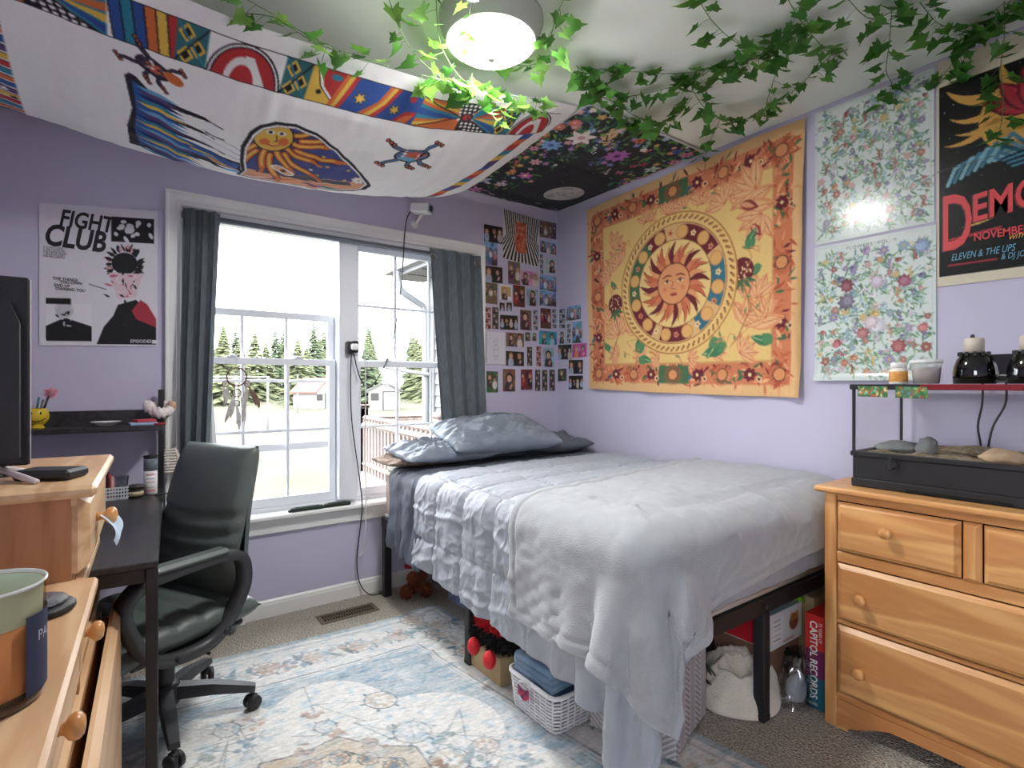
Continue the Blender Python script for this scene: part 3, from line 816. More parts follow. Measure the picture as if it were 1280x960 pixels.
# comforter with quilted boxes
C2 = up2(up2(C1, 2), 1, (0,)); F2 = up2(up2(C0, 2), 1, (0,)); N = normals(C2); N *= np.sign(N[20, 20, 2])
X, Y = F2[..., 0], F2[..., 1]
sy = (Y + .10 * (2.5 - X) / 1.7 + .006 * vnoise(X * 9, Y * 3, 31)) / .225; sx = (X - .93 + .006 * vnoise(X * 3, Y * 9, 32)) / .30
dy_ = np.abs(sy - np.round(sy)) * .225; dx_ = np.abs(sx - np.round(sx)) * .30
hang = np.clip((1.24 - X) / .15, 0, 1)
crest = lambda A, B_, s: np.clip(1 - np.abs(vnoise(A, B_, s)) * 1.6, 0, 1) ** 3
puff = np.minimum(dy_ / .05, 1) ** .5 * (.35 + .65 * np.minimum(dx_ / .045, 1) ** .5)
seam = np.exp(-(dy_ / .006) ** 2) + .7 * np.exp(-(dx_ / .007) ** 2)
pucker = np.exp(-(dy_ / .03) ** 2) * (crest(X * 55, sy * 2.0, 11) - .4) * .007 + np.exp(-(dx_ / .03) ** 2) * (crest(Y * 55, sx * 2.0, 15) - .4) * .005
wx = X + .02 * vnoise(X * 6, Y * 6, 16); wy = Y + .03 * vnoise(X * 6, Y * 6, 17)
wr = .013 * crest(wx * 8, wy * 5, 12) * (.15 + .85 * hang) + .008 * crest(wx * 15 + wy * 6, wy * 14, 13) * (.25 + .75 * hang) + .004 * crest(wx * 34, wy * 26, 18) * (.5 + .5 * hang) + .0015 * vnoise(X * 60, Y * 60, 14)
C2 = C2 + N * ((.018 * puff - .007 * seam + pucker + wr * (.35 + .65 * puff) - .010)[..., None] * (.35 + .65 * np.clip((Y - 1.45) / .25, 0, 1))[..., None])
tag(cloth_object('comforter', C2, M_comf, .012), 'light grey quilted comforter spread over the bed and hanging down its side', 'comforter')
# fleece throw
B2 = up2(B1, 2); G2 = up2(B0, 2); N = normals(B2); N *= np.sign(N[20, 20, 2])
X, Y = G2[..., 0], G2[..., 1]
hang = np.clip((1.24 - X) / .2, 0, 1)
d = .006 * ridged(X * 5, Y * 7, 21) * (1 - hang) + .003 * vnoise(X * 14, Y * 14, 22) + .016 * hang * vnoise(X * 1.5, Y * 7, 23) + .002 * vnoise(X * 40, Y * 40, 24)
Uu, Vv = np.meshgrid(np.linspace(0, 1, G2.shape[1]), np.linspace(0, 1, G2.shape[0]))
edge = np.minimum(np.minimum((1 - Uu) * 1.72, Vv * .9), (1 - Vv) * .9)
d = d + np.where(edge < .032, .003, 0) - .0035 * np.exp(-((edge - .036) / .007) ** 2)
B2 = B2 + N * (d[..., None] + .012)
tag(cloth_object('fleece_throw', B2, M_fleece, .007), 'pale grey fleece throw with stitched hem over the foot of the bed', 'blanket')

# pillows
def pillow(name, label, c, L, W, T, rot, m, seed, tilt=0.0, rumple=1.0, roll=0.0):
    n = 111; k = 75
    def half(sgn):
        def fn(u, v):
            a, b = u * 2 - 1, v * 2 - 1
            e = (1 - abs(a) ** 2.6) * (1 - abs(b) ** 2.6); t = max(e, 0) ** .42
            pin = 1 - .07 * (abs(a) ** 2 * (1 - b * b) * 0 + abs(b) ** 2 * (1 - a * a))
            wx = a * L * (1 - .05 * (1 - abs(b)) ** 0 * b * b * 0) * pin; wy = b * W * (1 - .08 * (1 - a * a) * abs(b) ** 4)
            z = sgn * T * t
            q = fbm(a * 2.4 + seed, b * 2.4, seed, 4)
            cr1 = max(0, 1 - 2.4 * abs(mnoise.noise((a * 1.7 + seed * 3 + b, b * 2.6 + a * .8, seed)))) ** 2; cr2 = max(0, 1 - 2.6 * abs(mnoise.noise((a * 4.2 + seed, b * 4.0 - a * 2, seed + 3)))) ** 2; cr3 = max(0, 1 - 2.4 * abs(mnoise.noise((a * 9 + b * 3, b * 7, seed + 5)))) ** 2
            z += rumple * t * (.024 * q + .022 * cr1 + .004 * cr2 + .001 * cr3 - .008) * (1 if sgn > 0 else .3)
            return (wx, wy, z)
        return fn
    b = MB(); b.grid(half(1), n, k); b2 = MB(); b2.grid(half(-1), n, k)
    b.add(b2.v, [f[::-1] for f in b2.f], True)
    q = MB().tube([(-L, -W, 0), (L, -W, 0), (L, W, 0), (-L, W, 0), (-L, -W, 0)], .003, 6, cap=False)
    M = Matrix.Translation(c) @ Matrix.Rotation(rot, 4, 'Z') @ Matrix.Rotation(tilt, 4, 'X') @ Matrix.Rotation(roll, 4, 'Y')
    b.v = [tuple(M @ Vector(p)) for p in b.v]
    return tag(b.build(name, m), label, 'pillow')
M_pil1 = mat('blue_grey_satin_pillowcase', (124, 133, 145), rough=.38, spec=.45, var=.08, vscale=4, bump=.1, bscale=40)
M_pil2 = mat('dark_grey_pillowcase', (92, 97, 106), rough=.5, var=.08, vscale=5, bump=.1, bscale=40)
M_pil3 = mat('tan_patterned_pillowcase', (120, 104, 86), rough=.8, col2=(176, 156, 146), vscale=30)
pillow('pillow', 'dark grey pillow standing against the window wall behind the others', (1.93, 2.84, .86), .30, .19, .06, .02, M_pil2, 3.1, tilt=.75, rumple=.9)
pillow('pillow', 'dark grey flat pillow in the bed corner beside the photo wall', (2.27, 2.73, .80), .24, .19, .055, -.05, M_pil2, 5.2)
pillow('pillow', 'tan patterned pillow end poking out at the open bed side', (1.36, 2.74, .775), .25, .13, .035, .03, M_pil3, 7.7)
pillow('pillow', 'flattened grey pillow resting on the tan pillow near the open bed side', (1.46, 2.68, .815), .29, .17, .045, .05, M_pil1, 9.4, rumple=1.4, tilt=.12)
pillow('pillow', 'plump rumpled blue-grey pillow lying on top in the middle', (1.82, 2.67, .885), .37, .19, .080, -.02, M_pil1, 12.6, rumple=1.6, tilt=.30)
# ================================================================== PINE DRESSER BY THE RIGHT WALL
PINE1, PINE2 = (184, 122, 70), (222, 172, 112)
M_pine_y = wood('pine_grain_lengthwise', PINE1, PINE2, (1.0, .10, 1.0), knot=((112, 60, 34), 3.2))
M_pine_z = wood('pine_grain_upright', PINE1, PINE2, (1.0, 1.0, .10), knot=None)
M_pine_x = wood('pine_grain_crosswise', PINE1, PINE2, (.10, 1.0, 1.0), knot=((112, 60, 34), 3.0))
M_knob = wood('turned_pine_knob', (188, 126, 70), (226, 172, 112), (1, 1, .4), rough=.3)
def knob(parent, x, y, z, sgn, m=None, s=1.0):
    """turned wooden knob on a front that faces sgn*x"""
    prof = [(.010, 0), (.009, .004), (.0075, .010), (.009, .014), (.0155, .018), (.0185, .024), (.0175, .031), (.012, .036), (0, .038)]
    M = Matrix.Translation((x, y, z)) @ Matrix.Rotation(sgn * PI / 2, 4, 'Y')
    return MB().lathe([(r * s, h * s) for r, h in prof], (0, 0, 0), 18, M=M).build('knob', m or M_knob, parent)
def drawer_front(parent, name, x, y0, y1, z0, z1, sgn, m, dep=.02, bev=.014):
    """board with a wide bevel all round, facing sgn*x"""
    b = MB(); xf = x + sgn * dep
    v = [(x, y0, z0), (x, y1, z0), (x, y1, z1), (x, y0, z1), (x + sgn * dep * .35, y0, z0), (x + sgn * dep * .35, y1, z0), (x + sgn * dep * .35, y1, z1), (x + sgn * dep * .35, y0, z1),
         (xf, y0 + bev, z0 + bev), (xf, y1 - bev, z0 + bev), (xf, y1 - bev, z1 - bev), (xf, y0 + bev, z1 - bev)]
    f = [(0, 1, 2, 3), (8, 9, 10, 11)] + [(i, (i + 1) % 4, 4 + (i + 1) % 4, 4 + i) for i in range(4)] + [(4 + i, 4 + (i + 1) % 4, 8 + (i + 1) % 4, 8 + i) for i in range(4)]
    return b.add(v, f).build(name, m, parent)
DX, DY1, DY0, DT = 2.0, .885, -.20, .835          # front plane, far end, near end, top height
dr = thing('pine_dresser', 'honey pine chest of drawers with round knobs carrying the glass tank', 'dresser', (2.25, .34, 0))
part('top', M_pine_y, dr, lambda b: b.box((DX - .03, DY0 - .03, DT - .022), (XR - .03, DY1 + .025, DT), .007))
part('side_panel', M_pine_z, dr, lambda b: b.box((DX + .02, DY1 - .022, .0), (XR - .04, DY1 - .004, DT - .022)))
part('side_panel', M_pine_z, dr, lambda b: b.box((DX + .02, DY0 + .004, .0), (XR - .04, DY0 + .022, DT - .022)))
part('back_panel', M_pine_y, dr, lambda b: b.box((XR - .05, DY0 + .02, .05), (XR - .04, DY1 - .02, DT - .022)))
for y in (DY1 - .038, DY0):
    part('stile', M_pine_z, dr, lambda b: b.box((DX, y, 0), (DX + .022, y + .038, DT - .022), .003))
iy0, iy1 = DY0 + .038, DY1 - .038
for z0, z1 in ((DT - .048, DT - .022), (.575, .612), (.362, .377), (.10, .122)):
    part('rail', M_pine_y, dr, lambda b: b.box((DX + .004, iy0, z0), (DX + .022, iy1, z1), .003))
part('carcass_shade', M_dark, dr, lambda b: b.box((DX + .03, iy0, .11), (DX + .04, iy1, DT - .03)))  # dark sheet behind the drawer fronts, painted as inner shade
d1 = drawer_front(dr, 'drawer', DX + .012, .505, iy1 - .004, .616, DT - .052, -1, M_pine_y); knob(d1, DX - .008, .688, .712, -1)
d2 = drawer_front(dr, 'drawer', DX + .012, iy0 + .004, .452, .616, DT - .052, -1, M_pine_y); knob(d2, DX - .008, .20, .712, -1)
drawer_front(dr, 'divider', DX + .012, .457, .500, .612, DT - .050, -1, M_pine_z, bev=.012)
d3 = drawer_front(dr, 'drawer', DX + .012, iy0 + .004, iy1 - .004, .381, .571, -1, M_pine_y); knob(d3, DX - .008, .762, .475, -1); knob(d3, DX - .008, -.08, .475, -1)
d4 = drawer_front(dr, 'drawer', DX + .012, iy0 + .004, iy1 - .004, .126, .358, -1, M_pine_y); knob(d4, DX - .008, .765, .228, -1); knob(d4, DX - .008, -.08, .228, -1)
def apron(b):
    L = iy1 - iy0; top = .10
    pts = [(iy0, top), (iy1, top), (iy1, .0), (iy1 - .035, 0)]
    for t in np.linspace(0, 1, 24):
        y = iy1 - .035 - t * (L - .07); e = min(t, 1 - t) * (L - .07)
        z = .012 + .052 * (1 - math.cos(min(e / .16, 1) * PI)) / 2 + (.008 * math.sin(min(e / .16, 1) * PI) if e < .16 else 0)
        pts.append((y, z))
    pts += [(iy0 + .035, 0), (iy0, 0)]
    b.prism(pts[::-1], DX + .003, DX + .021, 'x')
part('apron', M_pine_y, dr, apron)

# ================================================================== TANK ON THE DRESSER
M_tankframe = mat('tank_black_plastic', (38, 39, 43), rough=.35, var=.1, vscale=20)
M_redlid = mat('dark_red_lid', (120, 26, 36), rough=.35)
M_tankglass = glass('tank_glass', refl=.04)
TX0, TX1, TY1, TY0, TZ = 2.055, 2.50, .822, -.13, DT + .001
tk = thing('glass_terrarium', 'long glass terrarium with black base on the pine dresser', 'terrarium', (2.28, .34, TZ))
part('base', M_tankframe, tk, lambda b: (b.box((TX0, TY0, TZ), (TX1, TY1, TZ + .03), .004), b.box((TX0 + .004, TY0 + .004, TZ + .03), (TX0 + .014, TY1 - .004, TZ + .105), .002),
     b.box((TX1 - .014, TY0 + .004, TZ + .03), (TX1 - .004, TY1 - .004, TZ + .105)), b.box((TX0 + .014, TY1 - .014, TZ + .03), (TX1 - .014, TY1 - .004, TZ + .105)), b.box((TX0 + .014, TY0 + .004, TZ + .03), (TX1 - .014, TY0 + .014, TZ + .105))))
part('base_rim', M_tankframe, tk, lambda b: (b.box((TX0 - .002, TY0, TZ + .105), (TX0 + .018, TY1 + .002, TZ + .122), .003), b.box((TX1 - .018, TY0, TZ + .105), (TX1, TY1 + .002, TZ + .122), .003),
     b.box((TX0 + .018, TY1 - .018, TZ + .105), (TX1 - .018, TY1 + .002, TZ + .122), .003), b.box((TX0 + .018, TY0, TZ + .105), (TX1 - .018, TY0 + .018, TZ + .122), .003)))
for x in (TX0 + .003, TX1 - .011):
    for y in (TY1 - .011, TY0 + .003): boxpart('corner_strip', M_tankframe, tk, (x, y, TZ + .122), (x + .008, y + .008, TZ + .335))
zt = TZ + .335
part('lid_frame', M_tankframe, tk, lambda b: (b.box((TX0 - .004, TY1 - .20, zt), (TX0 + .016, TY1 + .004, zt + .018), .003), b.box((TX1 - .016, TY0, zt), (TX1 + .004, TY1 + .004, zt + .018), .003), b.box((TX0 + .016, TY1 - .016, zt), (TX1 - .016, TY1 + .004, zt + .018), .003)))
boxpart('lid_edge', M_redlid, tk, (TX0 - .004, TY0, zt), (TX0 + .016, TY1 - .20, zt + .018), .003)
M_mesh = mat('screen_mesh', (60, 60, 62), rough=.7, alpha=.35)
boxpart('lid_screen', M_mesh, tk, (TX0 + .016, TY0, zt + .006), (TX1 - .016, TY1 - .016, zt + .010))
boxpart('front_glass', M_tankglass, tk, (TX0 + .005, TY0 + .011, TZ + .122), (TX0 + .008, TY1 - .011, zt))
boxpart('back_glass', M_tankglass, tk, (TX1 - .008, TY0 + .011, TZ + .122), (TX1 - .005, TY1 - .011, zt))
boxpart('side_glass', M_tankglass, tk, (TX0 + .012, TY1 - .008, TZ + .122), (TX1 - .012, TY1 - .005, zt))
for y in (.70, .20):
    def latch(b, y=y):
        b.box((TX0 - .012, y - .018, TZ + .078), (TX0 + .004, y + .018, TZ + .098), .003); b.box((TX0 - .014, y - .008, TZ + .070), (TX0 - .004, y + .008, TZ + .112), .003)
    part('latch', M_tankframe, tk, latch)
part('recess_shade', M_dark, tk, lambda b: b.box((TX0 - .0015, .40, TZ + .002), (TX0 + .003, .66, TZ + .012)))  # dark strip on the base, painted as a recess in shade
M_sub = mat('mottled_bark_bedding', (120, 106, 84), rough=.95, col2=(176, 162, 138), vscale=60, bump=.6, bscale=120)
part('bedding', M_sub, tk, lambda b: (b.grid(lambda u, v: (TX0 + .016 + (TX1 - TX0 - .032) * v, TY0 + .016 + (TY1 - TY0 - .032) * u, TZ + .112 + .012 * fbm(u * 14, v * 8, 1) + .008 * v), 70, 34),
     b.box((TX0 + .016, TY0 + .016, TZ + .031), (TX1 - .016, TY1 - .016, TZ + .09))))
M_rock = mat('grey_slate_rock', (128, 132, 134), rough=.85, var=.25, vscale=20, bump=.4, bscale=40)
M_rock2 = mat('tan_sandstone', (186, 160, 132), rough=.9, var=.2, vscale=18, bump=.4, bscale=40)
def rock(c, r, m, label, seed, tilt=0):
    b = MB(); b.ball((0, 0, 0), r, 16, 10, fn=lambda d: 1 + .28 * fbm(d[0] * 1.7 + seed, d[1] * 1.7, d[2] * 1.7 + seed, 3), M=Matrix.Translation(c) @ Matrix.Rotation(tilt, 4, 'X'))
    return tag(b.build('rock', m), label, 'rock')
rock((2.24, .735, TZ + .128), (.05, .075, .024), M_rock, 'flat grey rock lying on the tank bedding', 1)
rock((2.20, .645, TZ + .143), (.014, .028, .034), M_rock, 'upright grey stone chip in the tank beside the flat rock', 2, .5)
rock((2.15, .44, TZ + .132), (.035, .055, .024), M_rock2, 'tan sandstone lump in the tank near its near end', 3)
rock((2.33, .55, TZ + .125), (.06, .09, .018), M_sub, 'low brown bark slab half buried in tank bedding', 4)
# stickers on the front glass
def sticker(y0, y1, z0, z1, label, cols, seed, rot):
    B = Board(46, 16, (70, 120, 70)); r = np.random.default_rng(seed)
    for k in range(60): B.leaf(r.uniform(0, 46), r.uniform(0, 16), r.uniform(3, 9), r.uniform(1.5, 4), r.uniform(0, 6.3), cols[int(r.integers(len(cols)))])
    B.line([(0, 0), (46, 0), (46, 16), (0, 16), (0, 0)], 1.2, (40, 70, 40))
    o = sheet('sticker', B.out(), lambda u, v: (TX0 - .0008 - .004 + 0 * u, y1 + (y0 - y1) * u + 0 * v, z1 + (z0 - z1) * v + rot * u), print_mat('glossy_sticker', .3))
    return tag(o, label, 'sticker')
sticker(.709, .798, zt - .024, zt + .012, 'leafy green and orange sticker at the tank corner', [(200, 90, 60), (230, 150, 60), (60, 140, 80), (120, 180, 160), (220, 210, 150)], 3, -.001)
sticker(.600, .687, zt - .026, zt + .012, 'green striped leaf sticker second from tank corner', [(40, 110, 60), (90, 150, 80), (190, 180, 90), (90, 130, 150), (180, 90, 60)], 4, -.002)
# tub, vitamin jar and twin dome lamp on the lid
ztop = zt + .0185
M_tub = mat('clear_tub_plastic', (232, 236, 238), rough=.15, alpha=.35)
M_feed = mat('brown_pellets', (150, 122, 104), rough=.95, col2=(104, 80, 66), vscale=120, bump=.6, bscale=200)
tb = thing('food_tub', 'clear plastic tub of brown pellets with lid on the tank', 'tub', (2.10, .618, ztop))
part('shell', M_tub, tb, lambda b: b.lathe([(.034, 0), (.041, .066), (.041, .068)], (2.10, .618, ztop + .001), 28))
part('pellets', M_feed, tb, lambda b: b.lathe([(.033, .002), (.0385, .050), (.02, .053), (0, .054)], (2.10, .618, ztop + .001), 28))
part('lid', mat('translucent_lid', (226, 230, 230), rough=.3, alpha=.75), tb, lambda b: b.lathe([(.043, .066), (.0445, .068), (.0445, .077), (.041, .078), (.040, .073), (0, .073)], (2.10, .618, ztop + .001), 28))
vj = thing('supplement_jar', 'small white jar with orange label on the tank beside the tub', 'jar', (2.085, .69, ztop))
part('body', mat('jar_white', (226, 222, 212), rough=.35), vj, lambda b: b.lathe([(.0245, 0), (.026, .003), (.026, .046), (.022, .052), (.020, .054)], (2.085, .69, ztop), 24))
part('label', mat('orange_jar_label', (196, 120, 44), rough=.5, col2=(214, 168, 96), vscale=60), vj, lambda b: b.lathe([(.0262, .008), (.0264, .009), (.0264, .041), (.0262, .042)], (2.085, .69, ztop), 24))
part('cap', mat('clear_white_cap', (222, 222, 220), rough=.3), vj, lambda b: b.lathe([(.0225, .053), (.0225, .068), (.020, .071), (0, .071)], (2.085, .69, ztop), 24))
M_gloss = mat('gloss_black_shell', (8, 9, 10), rough=.1, spec=.7, coat=.6)
M_ceram = mat('cream_ceramic_collar', (196, 186, 172), rough=.5)
lf = thing('twin_dome_lamp', 'glossy black double dome heat lamp fixture on the tank lid', 'heat lamp', (2.2, .45, ztop))
def lamp_body(b):
    pts = [(.50, .004), (.52, .02), (.52, .080), (.51, .092), (.39, .092), (.375, .080), (.375, .004)]
    b.prism([(y, z + ztop) for y, z in pts], 2.175, 2.25, 'x')
part('housing', M_gloss, lf, lamp_body)
for y in (.513, .383):
    prof = [(.052, .001), (.054, .03), (.051, .055), (.043, .078), (.032, .092), (.030, .098), (0, .098)]
    dm = part('dome', M_gloss, lf, lambda b: b.lathe(prof, (2.165, y, ztop), 32))
    part('collar', M_ceram, dm, lambda b: b.lathe([(.025, .097), (.025, .140), (.021, .145), (0, .145)], (2.165, y, ztop), 24))
    part('nub', M_blackpl, dm, lambda b: b.lathe([(.005, .146), (.006, .150), (.004, .156), (0, .157)], (2.165, y + .004, ztop), 10))
    part('fins', M_blackpl, dm, lambda b: [b.box((2.165 + .036 * math.cos(a) - .004, y + .036 * math.sin(a) - .004, ztop + .088), (2.165 + .036 * math.cos(a) + .004, y + .036 * math.sin(a) + .004, ztop + .101)) for a in np.linspace(0, 2 * PI, 12)[:-1]])
bd = part('badge', mat('silver_badge', (196, 196, 196), rough=.3, metal=.6), lf, lambda b: b.lathe([(.022, 0), (.022, .003), (0, .003)], (0, 0, 0), 24, sy=.55, M=Matrix.Translation((2.172, .447, ztop + .018)) @ Matrix.Rotation(-PI / 2, 4, 'Y') @ Matrix.Rotation(PI / 2, 4, 'Z')))
part('badge_mark', M_black, lf, lambda b: b.lathe([(.017, 0), (.017, .001), (0, .001)], (0, 0, 0), 20, sy=.45, M=Matrix.Translation((2.168, .447, ztop + .018)) @ Matrix.Rotation(-PI / 2, 4, 'Y') @ Matrix.Rotation(PI / 2, 4, 'Z')))
for k, (y0, y1) in enumerate(((.572, .578), (.509, .558))):
    c = MB().tube(spline([(2.515, y0, zt + .03), (2.52, y0 + .002, zt - .05), (2.522, (y0 + y1) / 2 + .012, TZ + .20), (2.52, y1, TZ + .12), (2.52, y1 + .01, TZ + .02)], 6), .0035, 6).build('lamp_cord', M_blackpl)
    tag(c, ('dark cord hanging straight behind the tank glass', 'dark cord slanting behind the tank glass below the lamp')[k], 'cord')
# ================================================================== PINE DRESSER IN THE FOREGROUND (left)
# built in a frame turned 2 degrees: local y runs away from the camera along its front, local x points into the room
LA = math.radians(-2.08)
LO = Vector((-.045, 1.429, 0))         # far end of the lower top's front edge
LM = Matrix.Translation(LO) @ Matrix.Rotation(LA, 4, 'Z')
PINEB1, PINEB2 = (190, 146, 106), (224, 190, 150)
M_pineL_y = wood('reddish_pine_lengthwise', PINEB1, PINEB2, (1.0, .10, 1.0), knot=((104, 56, 32), 3.0))
M_pineL_z = wood('reddish_pine_upright', (148, 94, 60), (192, 138, 96), (1.0, 1.0, .10))
ld = thing('foreground_pine_chest', 'stepped reddish pine chest at the left edge with round knobs', 'dresser', (0, 0, 0))
LZ, UZ = .78, .986
def lpart(name, m, fn, parent=ld): b = MB(); fn(b); return b.build(name, m, parent)
y_near = -1.16
lpart('lower_top', M_pineL_y, lambda b: b.box((-.46, y_near, LZ - .024), (0, .02, LZ), .006))
lpart('lower_body', M_pineL_z, lambda b: b.box((-.455, y_near + .02, 0), (-.052, .55, LZ - .024)))
for y in (y_near + .02, -.02):
    lpart('stile', M_pineL_z, lambda b: b.box((-.052, y, 0), (-.030, y + .035, LZ - .024), .003))
for z in (.735, .575, .33): lpart('rail', M_pineL_y, lambda b: b.box((-.052, y_near + .05, z - .012), (-.032, .55, z + .012), .003))
dA = drawer_front(ld, 'drawer', -.046, -.52, -.005, .595, .745, 1, M_pineL_y, dep=.022); knob(dA, -.024, -.055, .69, 1, s=1.05); knob(dA, -.024, -.42, .69, 1, s=1.05)
drawer_front(ld, 'drawer', -.046, y_near + .06, -.54, .595, .745, 1, M_pineL_y, dep=.022)
dB = drawer_front(ld, 'drawer', -.046, y_near + .06, .50, .35, .56, 1, M_pineL_y, dep=.022)
dC = drawer_front(ld, 'drawer', .0, -.50, .50, .03, .565, 1, M_pineL_y, dep=.022)
dC['label'] = 'lowest wide drawer left slightly open'
boxpart('drawer_side', M_pineL_y, dC, (-.05, -.48, .06), (0, -.468, .53)); boxpart('drawer_side', M_pineL_y, dC, (-.05, .468, .06), (0, .48, .53))
# raised far section with one drawer
lpart('upper_body', M_pineL_z, lambda b: b.box((-.45, .012, LZ + .0005), (-.045, .52, UZ - .026)))
lpart('upper_top', M_pineL_y, lambda b: b.box((-.47, -.052, UZ - .026), (.002, .525, UZ), .008))
lpart('upper_rail', M_pineL_y, lambda b: b.box((-.045, .012, UZ - .05), (-.036, .52, UZ - .026)))
dU = drawer_front(ld, 'drawer', -.045, .018, .50, LZ + .012, UZ - .036, 1, M_pineL_y, dep=.03, bev=.016); knob(dU, -.015, .19, .873, 1, s=1.1)
ld.location = LO; ld.rotation_euler = (0, 0, LA)
def lw(x, y, z): return tuple(LM @ Vector((x, y, z)))
# folded blue paper mask hooked on the upper knob
M_mask = mat('pale_blue_paper', (186, 206, 224), rough=.9, var=.05, vscale=20)
mk = MB().grid(lambda u, v: (-.006 + .030 * math.sin(v * 2.2) + .012 * u, .155 + .075 * u - .02 * v, .882 - .062 * v - .012 * math.sin(u * PI) + .006 * math.sin(u * 9)), 14, 12)
mk.v = [lw(*p) for p in mk.v]
tag(mk.build('paper_mask', M_mask), 'crumpled pale blue paper mask hooked on the upper knob', 'face mask')

# television seen from behind, on the raised section
M_tvback = mat('tv_back_plastic', (26, 26, 28), rough=.45, bump=.05, bscale=200)
M_tvedge = mat('tv_silver_bezel', (196, 186, 190), rough=.3)
tv = thing('television', 'black flat television on the foreground chest seen from behind', 'television', (0, 0, 0))
tq = [(-.05, 0, 0)]
lpt = lambda name, m, fn: lpart(name, m, fn, tv)
lpt('panel', M_tvback, lambda b: b.box((-.42, 0, .03), (0, .018, .43), .004))
lpt('bezel', M_tvedge, lambda b: (b.box((-.004, .018, .03), (.001, .024, .43), .001), b.box((-.42, .018, .03), (-.004, .024, .036)), b.box((-.42, .018, .424), (-.004, .024, .43))))
lpt('screen', mat('tv_screen_glass', (8, 8, 10), rough=.08), lambda b: b.box((-.415, .0185, .037), (-.005, .0225, .423)))
lpt('back_bulge', M_tvback, lambda b: b.prism([(-.40, .05), (-.014, .05), (-.014, .33), (-.03, .375), (-.09, .395), (-.40, .395)], -.035, 0, 'y'))
for x in (-.06, -.34):
    lpt('stand_leg', M_tvedge, lambda b: (b.tube([(x, .005, .032), (x + .06, -.06, .008), (x + .075, -.085, .004)], [.008, .007, .006], 8), b.tube([(x, .01, .032), (x + .045, .075, .008), (x + .055, .10, .004)], [.008, .007, .006], 8)))
tv.location = lw(-.122, .10, UZ + .001); tv.rotation_euler = (0, 0, math.radians(3))
# streaming box and its cables
sb = MB().box((-.055, -.036, 0), (.055, .036, .021), .006)
sbo = sb.build('streaming_box', M_blackpl, None, (0, 0, 0)); sbo.location = lw(-.085, .085, UZ + .0015); sbo.rotation_euler = (0, 0, math.radians(-28))
tag(sbo, 'small black streaming box with cables on the foreground chest', 'media box')
c0 = Vector(sbo.location) + Vector((-.047, .022, .010))
for k in range(2):
    pts = [c0 + Vector((0, -.012 * k, 0)), c0 + Vector((-.03, -.02 - .02 * k, .004)), c0 + Vector((-.08, -.06 - .02 * k, 0)), c0 + Vector((-.12, -.13, -.004)), c0 + Vector((-.15, -.22 - .02 * k, -.06)), c0 + Vector((-.17, -.24, -.16))]
    tag(MB().tube(spline(pts, 6), .0032, 6).build('cable', M_blackpl), ('upper black cable running from the streaming box', 'lower black cable drooping over the chest edge')[k], 'cable')
# candle jar
M_amber = mat('amber_wax_in_glass', (206, 142, 92), rough=.25, coat=.5)
M_jar = glass('candle_glass', (240, 232, 222), refl=.05)
cx_, cy_, cz_ = lw(-.085, -.485, LZ + .001)
cd = thing('jar_candle', 'large amber jar candle with dark blue label at the left edge', 'candle', (cx_, cy_, cz_))
R = .063
part('wax', M_amber, cd, lambda b: b.lathe([(R - .006, .004), (R - .004, .010), (R - .004, .104), (.02, .106), (0, .105)], (cx_, cy_, cz_), 40))
part('glass_base', mat('smoked_glass_base', (60, 44, 34), rough=.1, coat=.5), cd, lambda b: b.lathe([(R - .004, 0), (R - .001, .004), (R - .001, .018), (0, .018)], (cx_, cy_, cz_), 40))
part('glass_wall', M_jar, cd, lambda b: b.lathe([(R, .010), (R, .135), (R + .001, .150), (R + .002, .152)], (cx_, cy_, cz_), 40, cap=False))
part('inner_glass', mat('pale_green_inner_glass', (196, 214, 190), rough=.35), cd, lambda b: b.lathe([(R - .0035, .104), (R - .003, .13), (R - .002, .148)], (cx_, cy_, cz_), 40, cap=False))
part('rim', mat('clear_rim', (206, 210, 206), rough=.15), cd, lambda b: b.lathe([(R + .0005, .1485), (R + .002, .150), (R + .002, .153), (R - .001, .153), (R - .0015, .1485)], (cx_, cy_, cz_), 40, cap=False))
part('wick', M_black, cd, lambda b: b.tube([(cx_, cy_, cz_ + .105), (cx_ + .002, cy_, cz_ + .118)], .0015, 6))
a0, a1 = math.radians(-42), math.radians(40)
M_label = mat('navy_candle_label', (42, 46, 74), rough=.55)
lb = part('label', M_label, cd, lambda b: b.grid(lambda u, v: (cx_ + (R + .0012) * math.cos(a0 + (a1 - a0) * u), cy_ + (R + .0012) * math.sin(a0 + (a1 - a0) * u), cz_ + .014 + .10 * v), 20, 4))
M_labprint = mat('pale_label_print', (190, 190, 205), rough=.6)
def on_label(x, y, aa=None):
    a = math.radians(-27) + x / R; return (cx_ + (R + .0018) * math.cos(a), cy_ + (R + .0018) * math.sin(a), cz_ + .078 + y)
lettering('PALO', .019, on_label, M_labprint, lb)
# round black charging pad with embossed top, and a tilted stand behind it
px_, py_, pz_ = lw(-.075, -.16, LZ + .001)
cp = thing('charging_pad', 'round black pad with patterned top lying on the foreground chest', 'charger', (px_, py_, pz_))
part('base', M_blackpl, cp, lambda b: b.lathe([(.052, 0), (.055, .004), (.055, .010), (.050, .014), (0, .014)], (px_, py_, pz_), 36))
part('top_disc', mat('patterned_dark_disc', (34, 36, 40), rough=.5, col2=(96, 100, 108), vscale=140), cp, lambda b: b.lathe([(.046, .0145), (.048, .017), (.046, .020), (0, .020)], (px_ - .004, py_ + .006, pz_), 36))
part('prop', M_chrome, cp, lambda b: b.tube([(px_ - .02, py_ + .055, pz_ + .001), (px_ - .015, py_ + .062, pz_ + .02), (px_ - .03, py_ + .05, pz_ + .045)], .0025, 6))

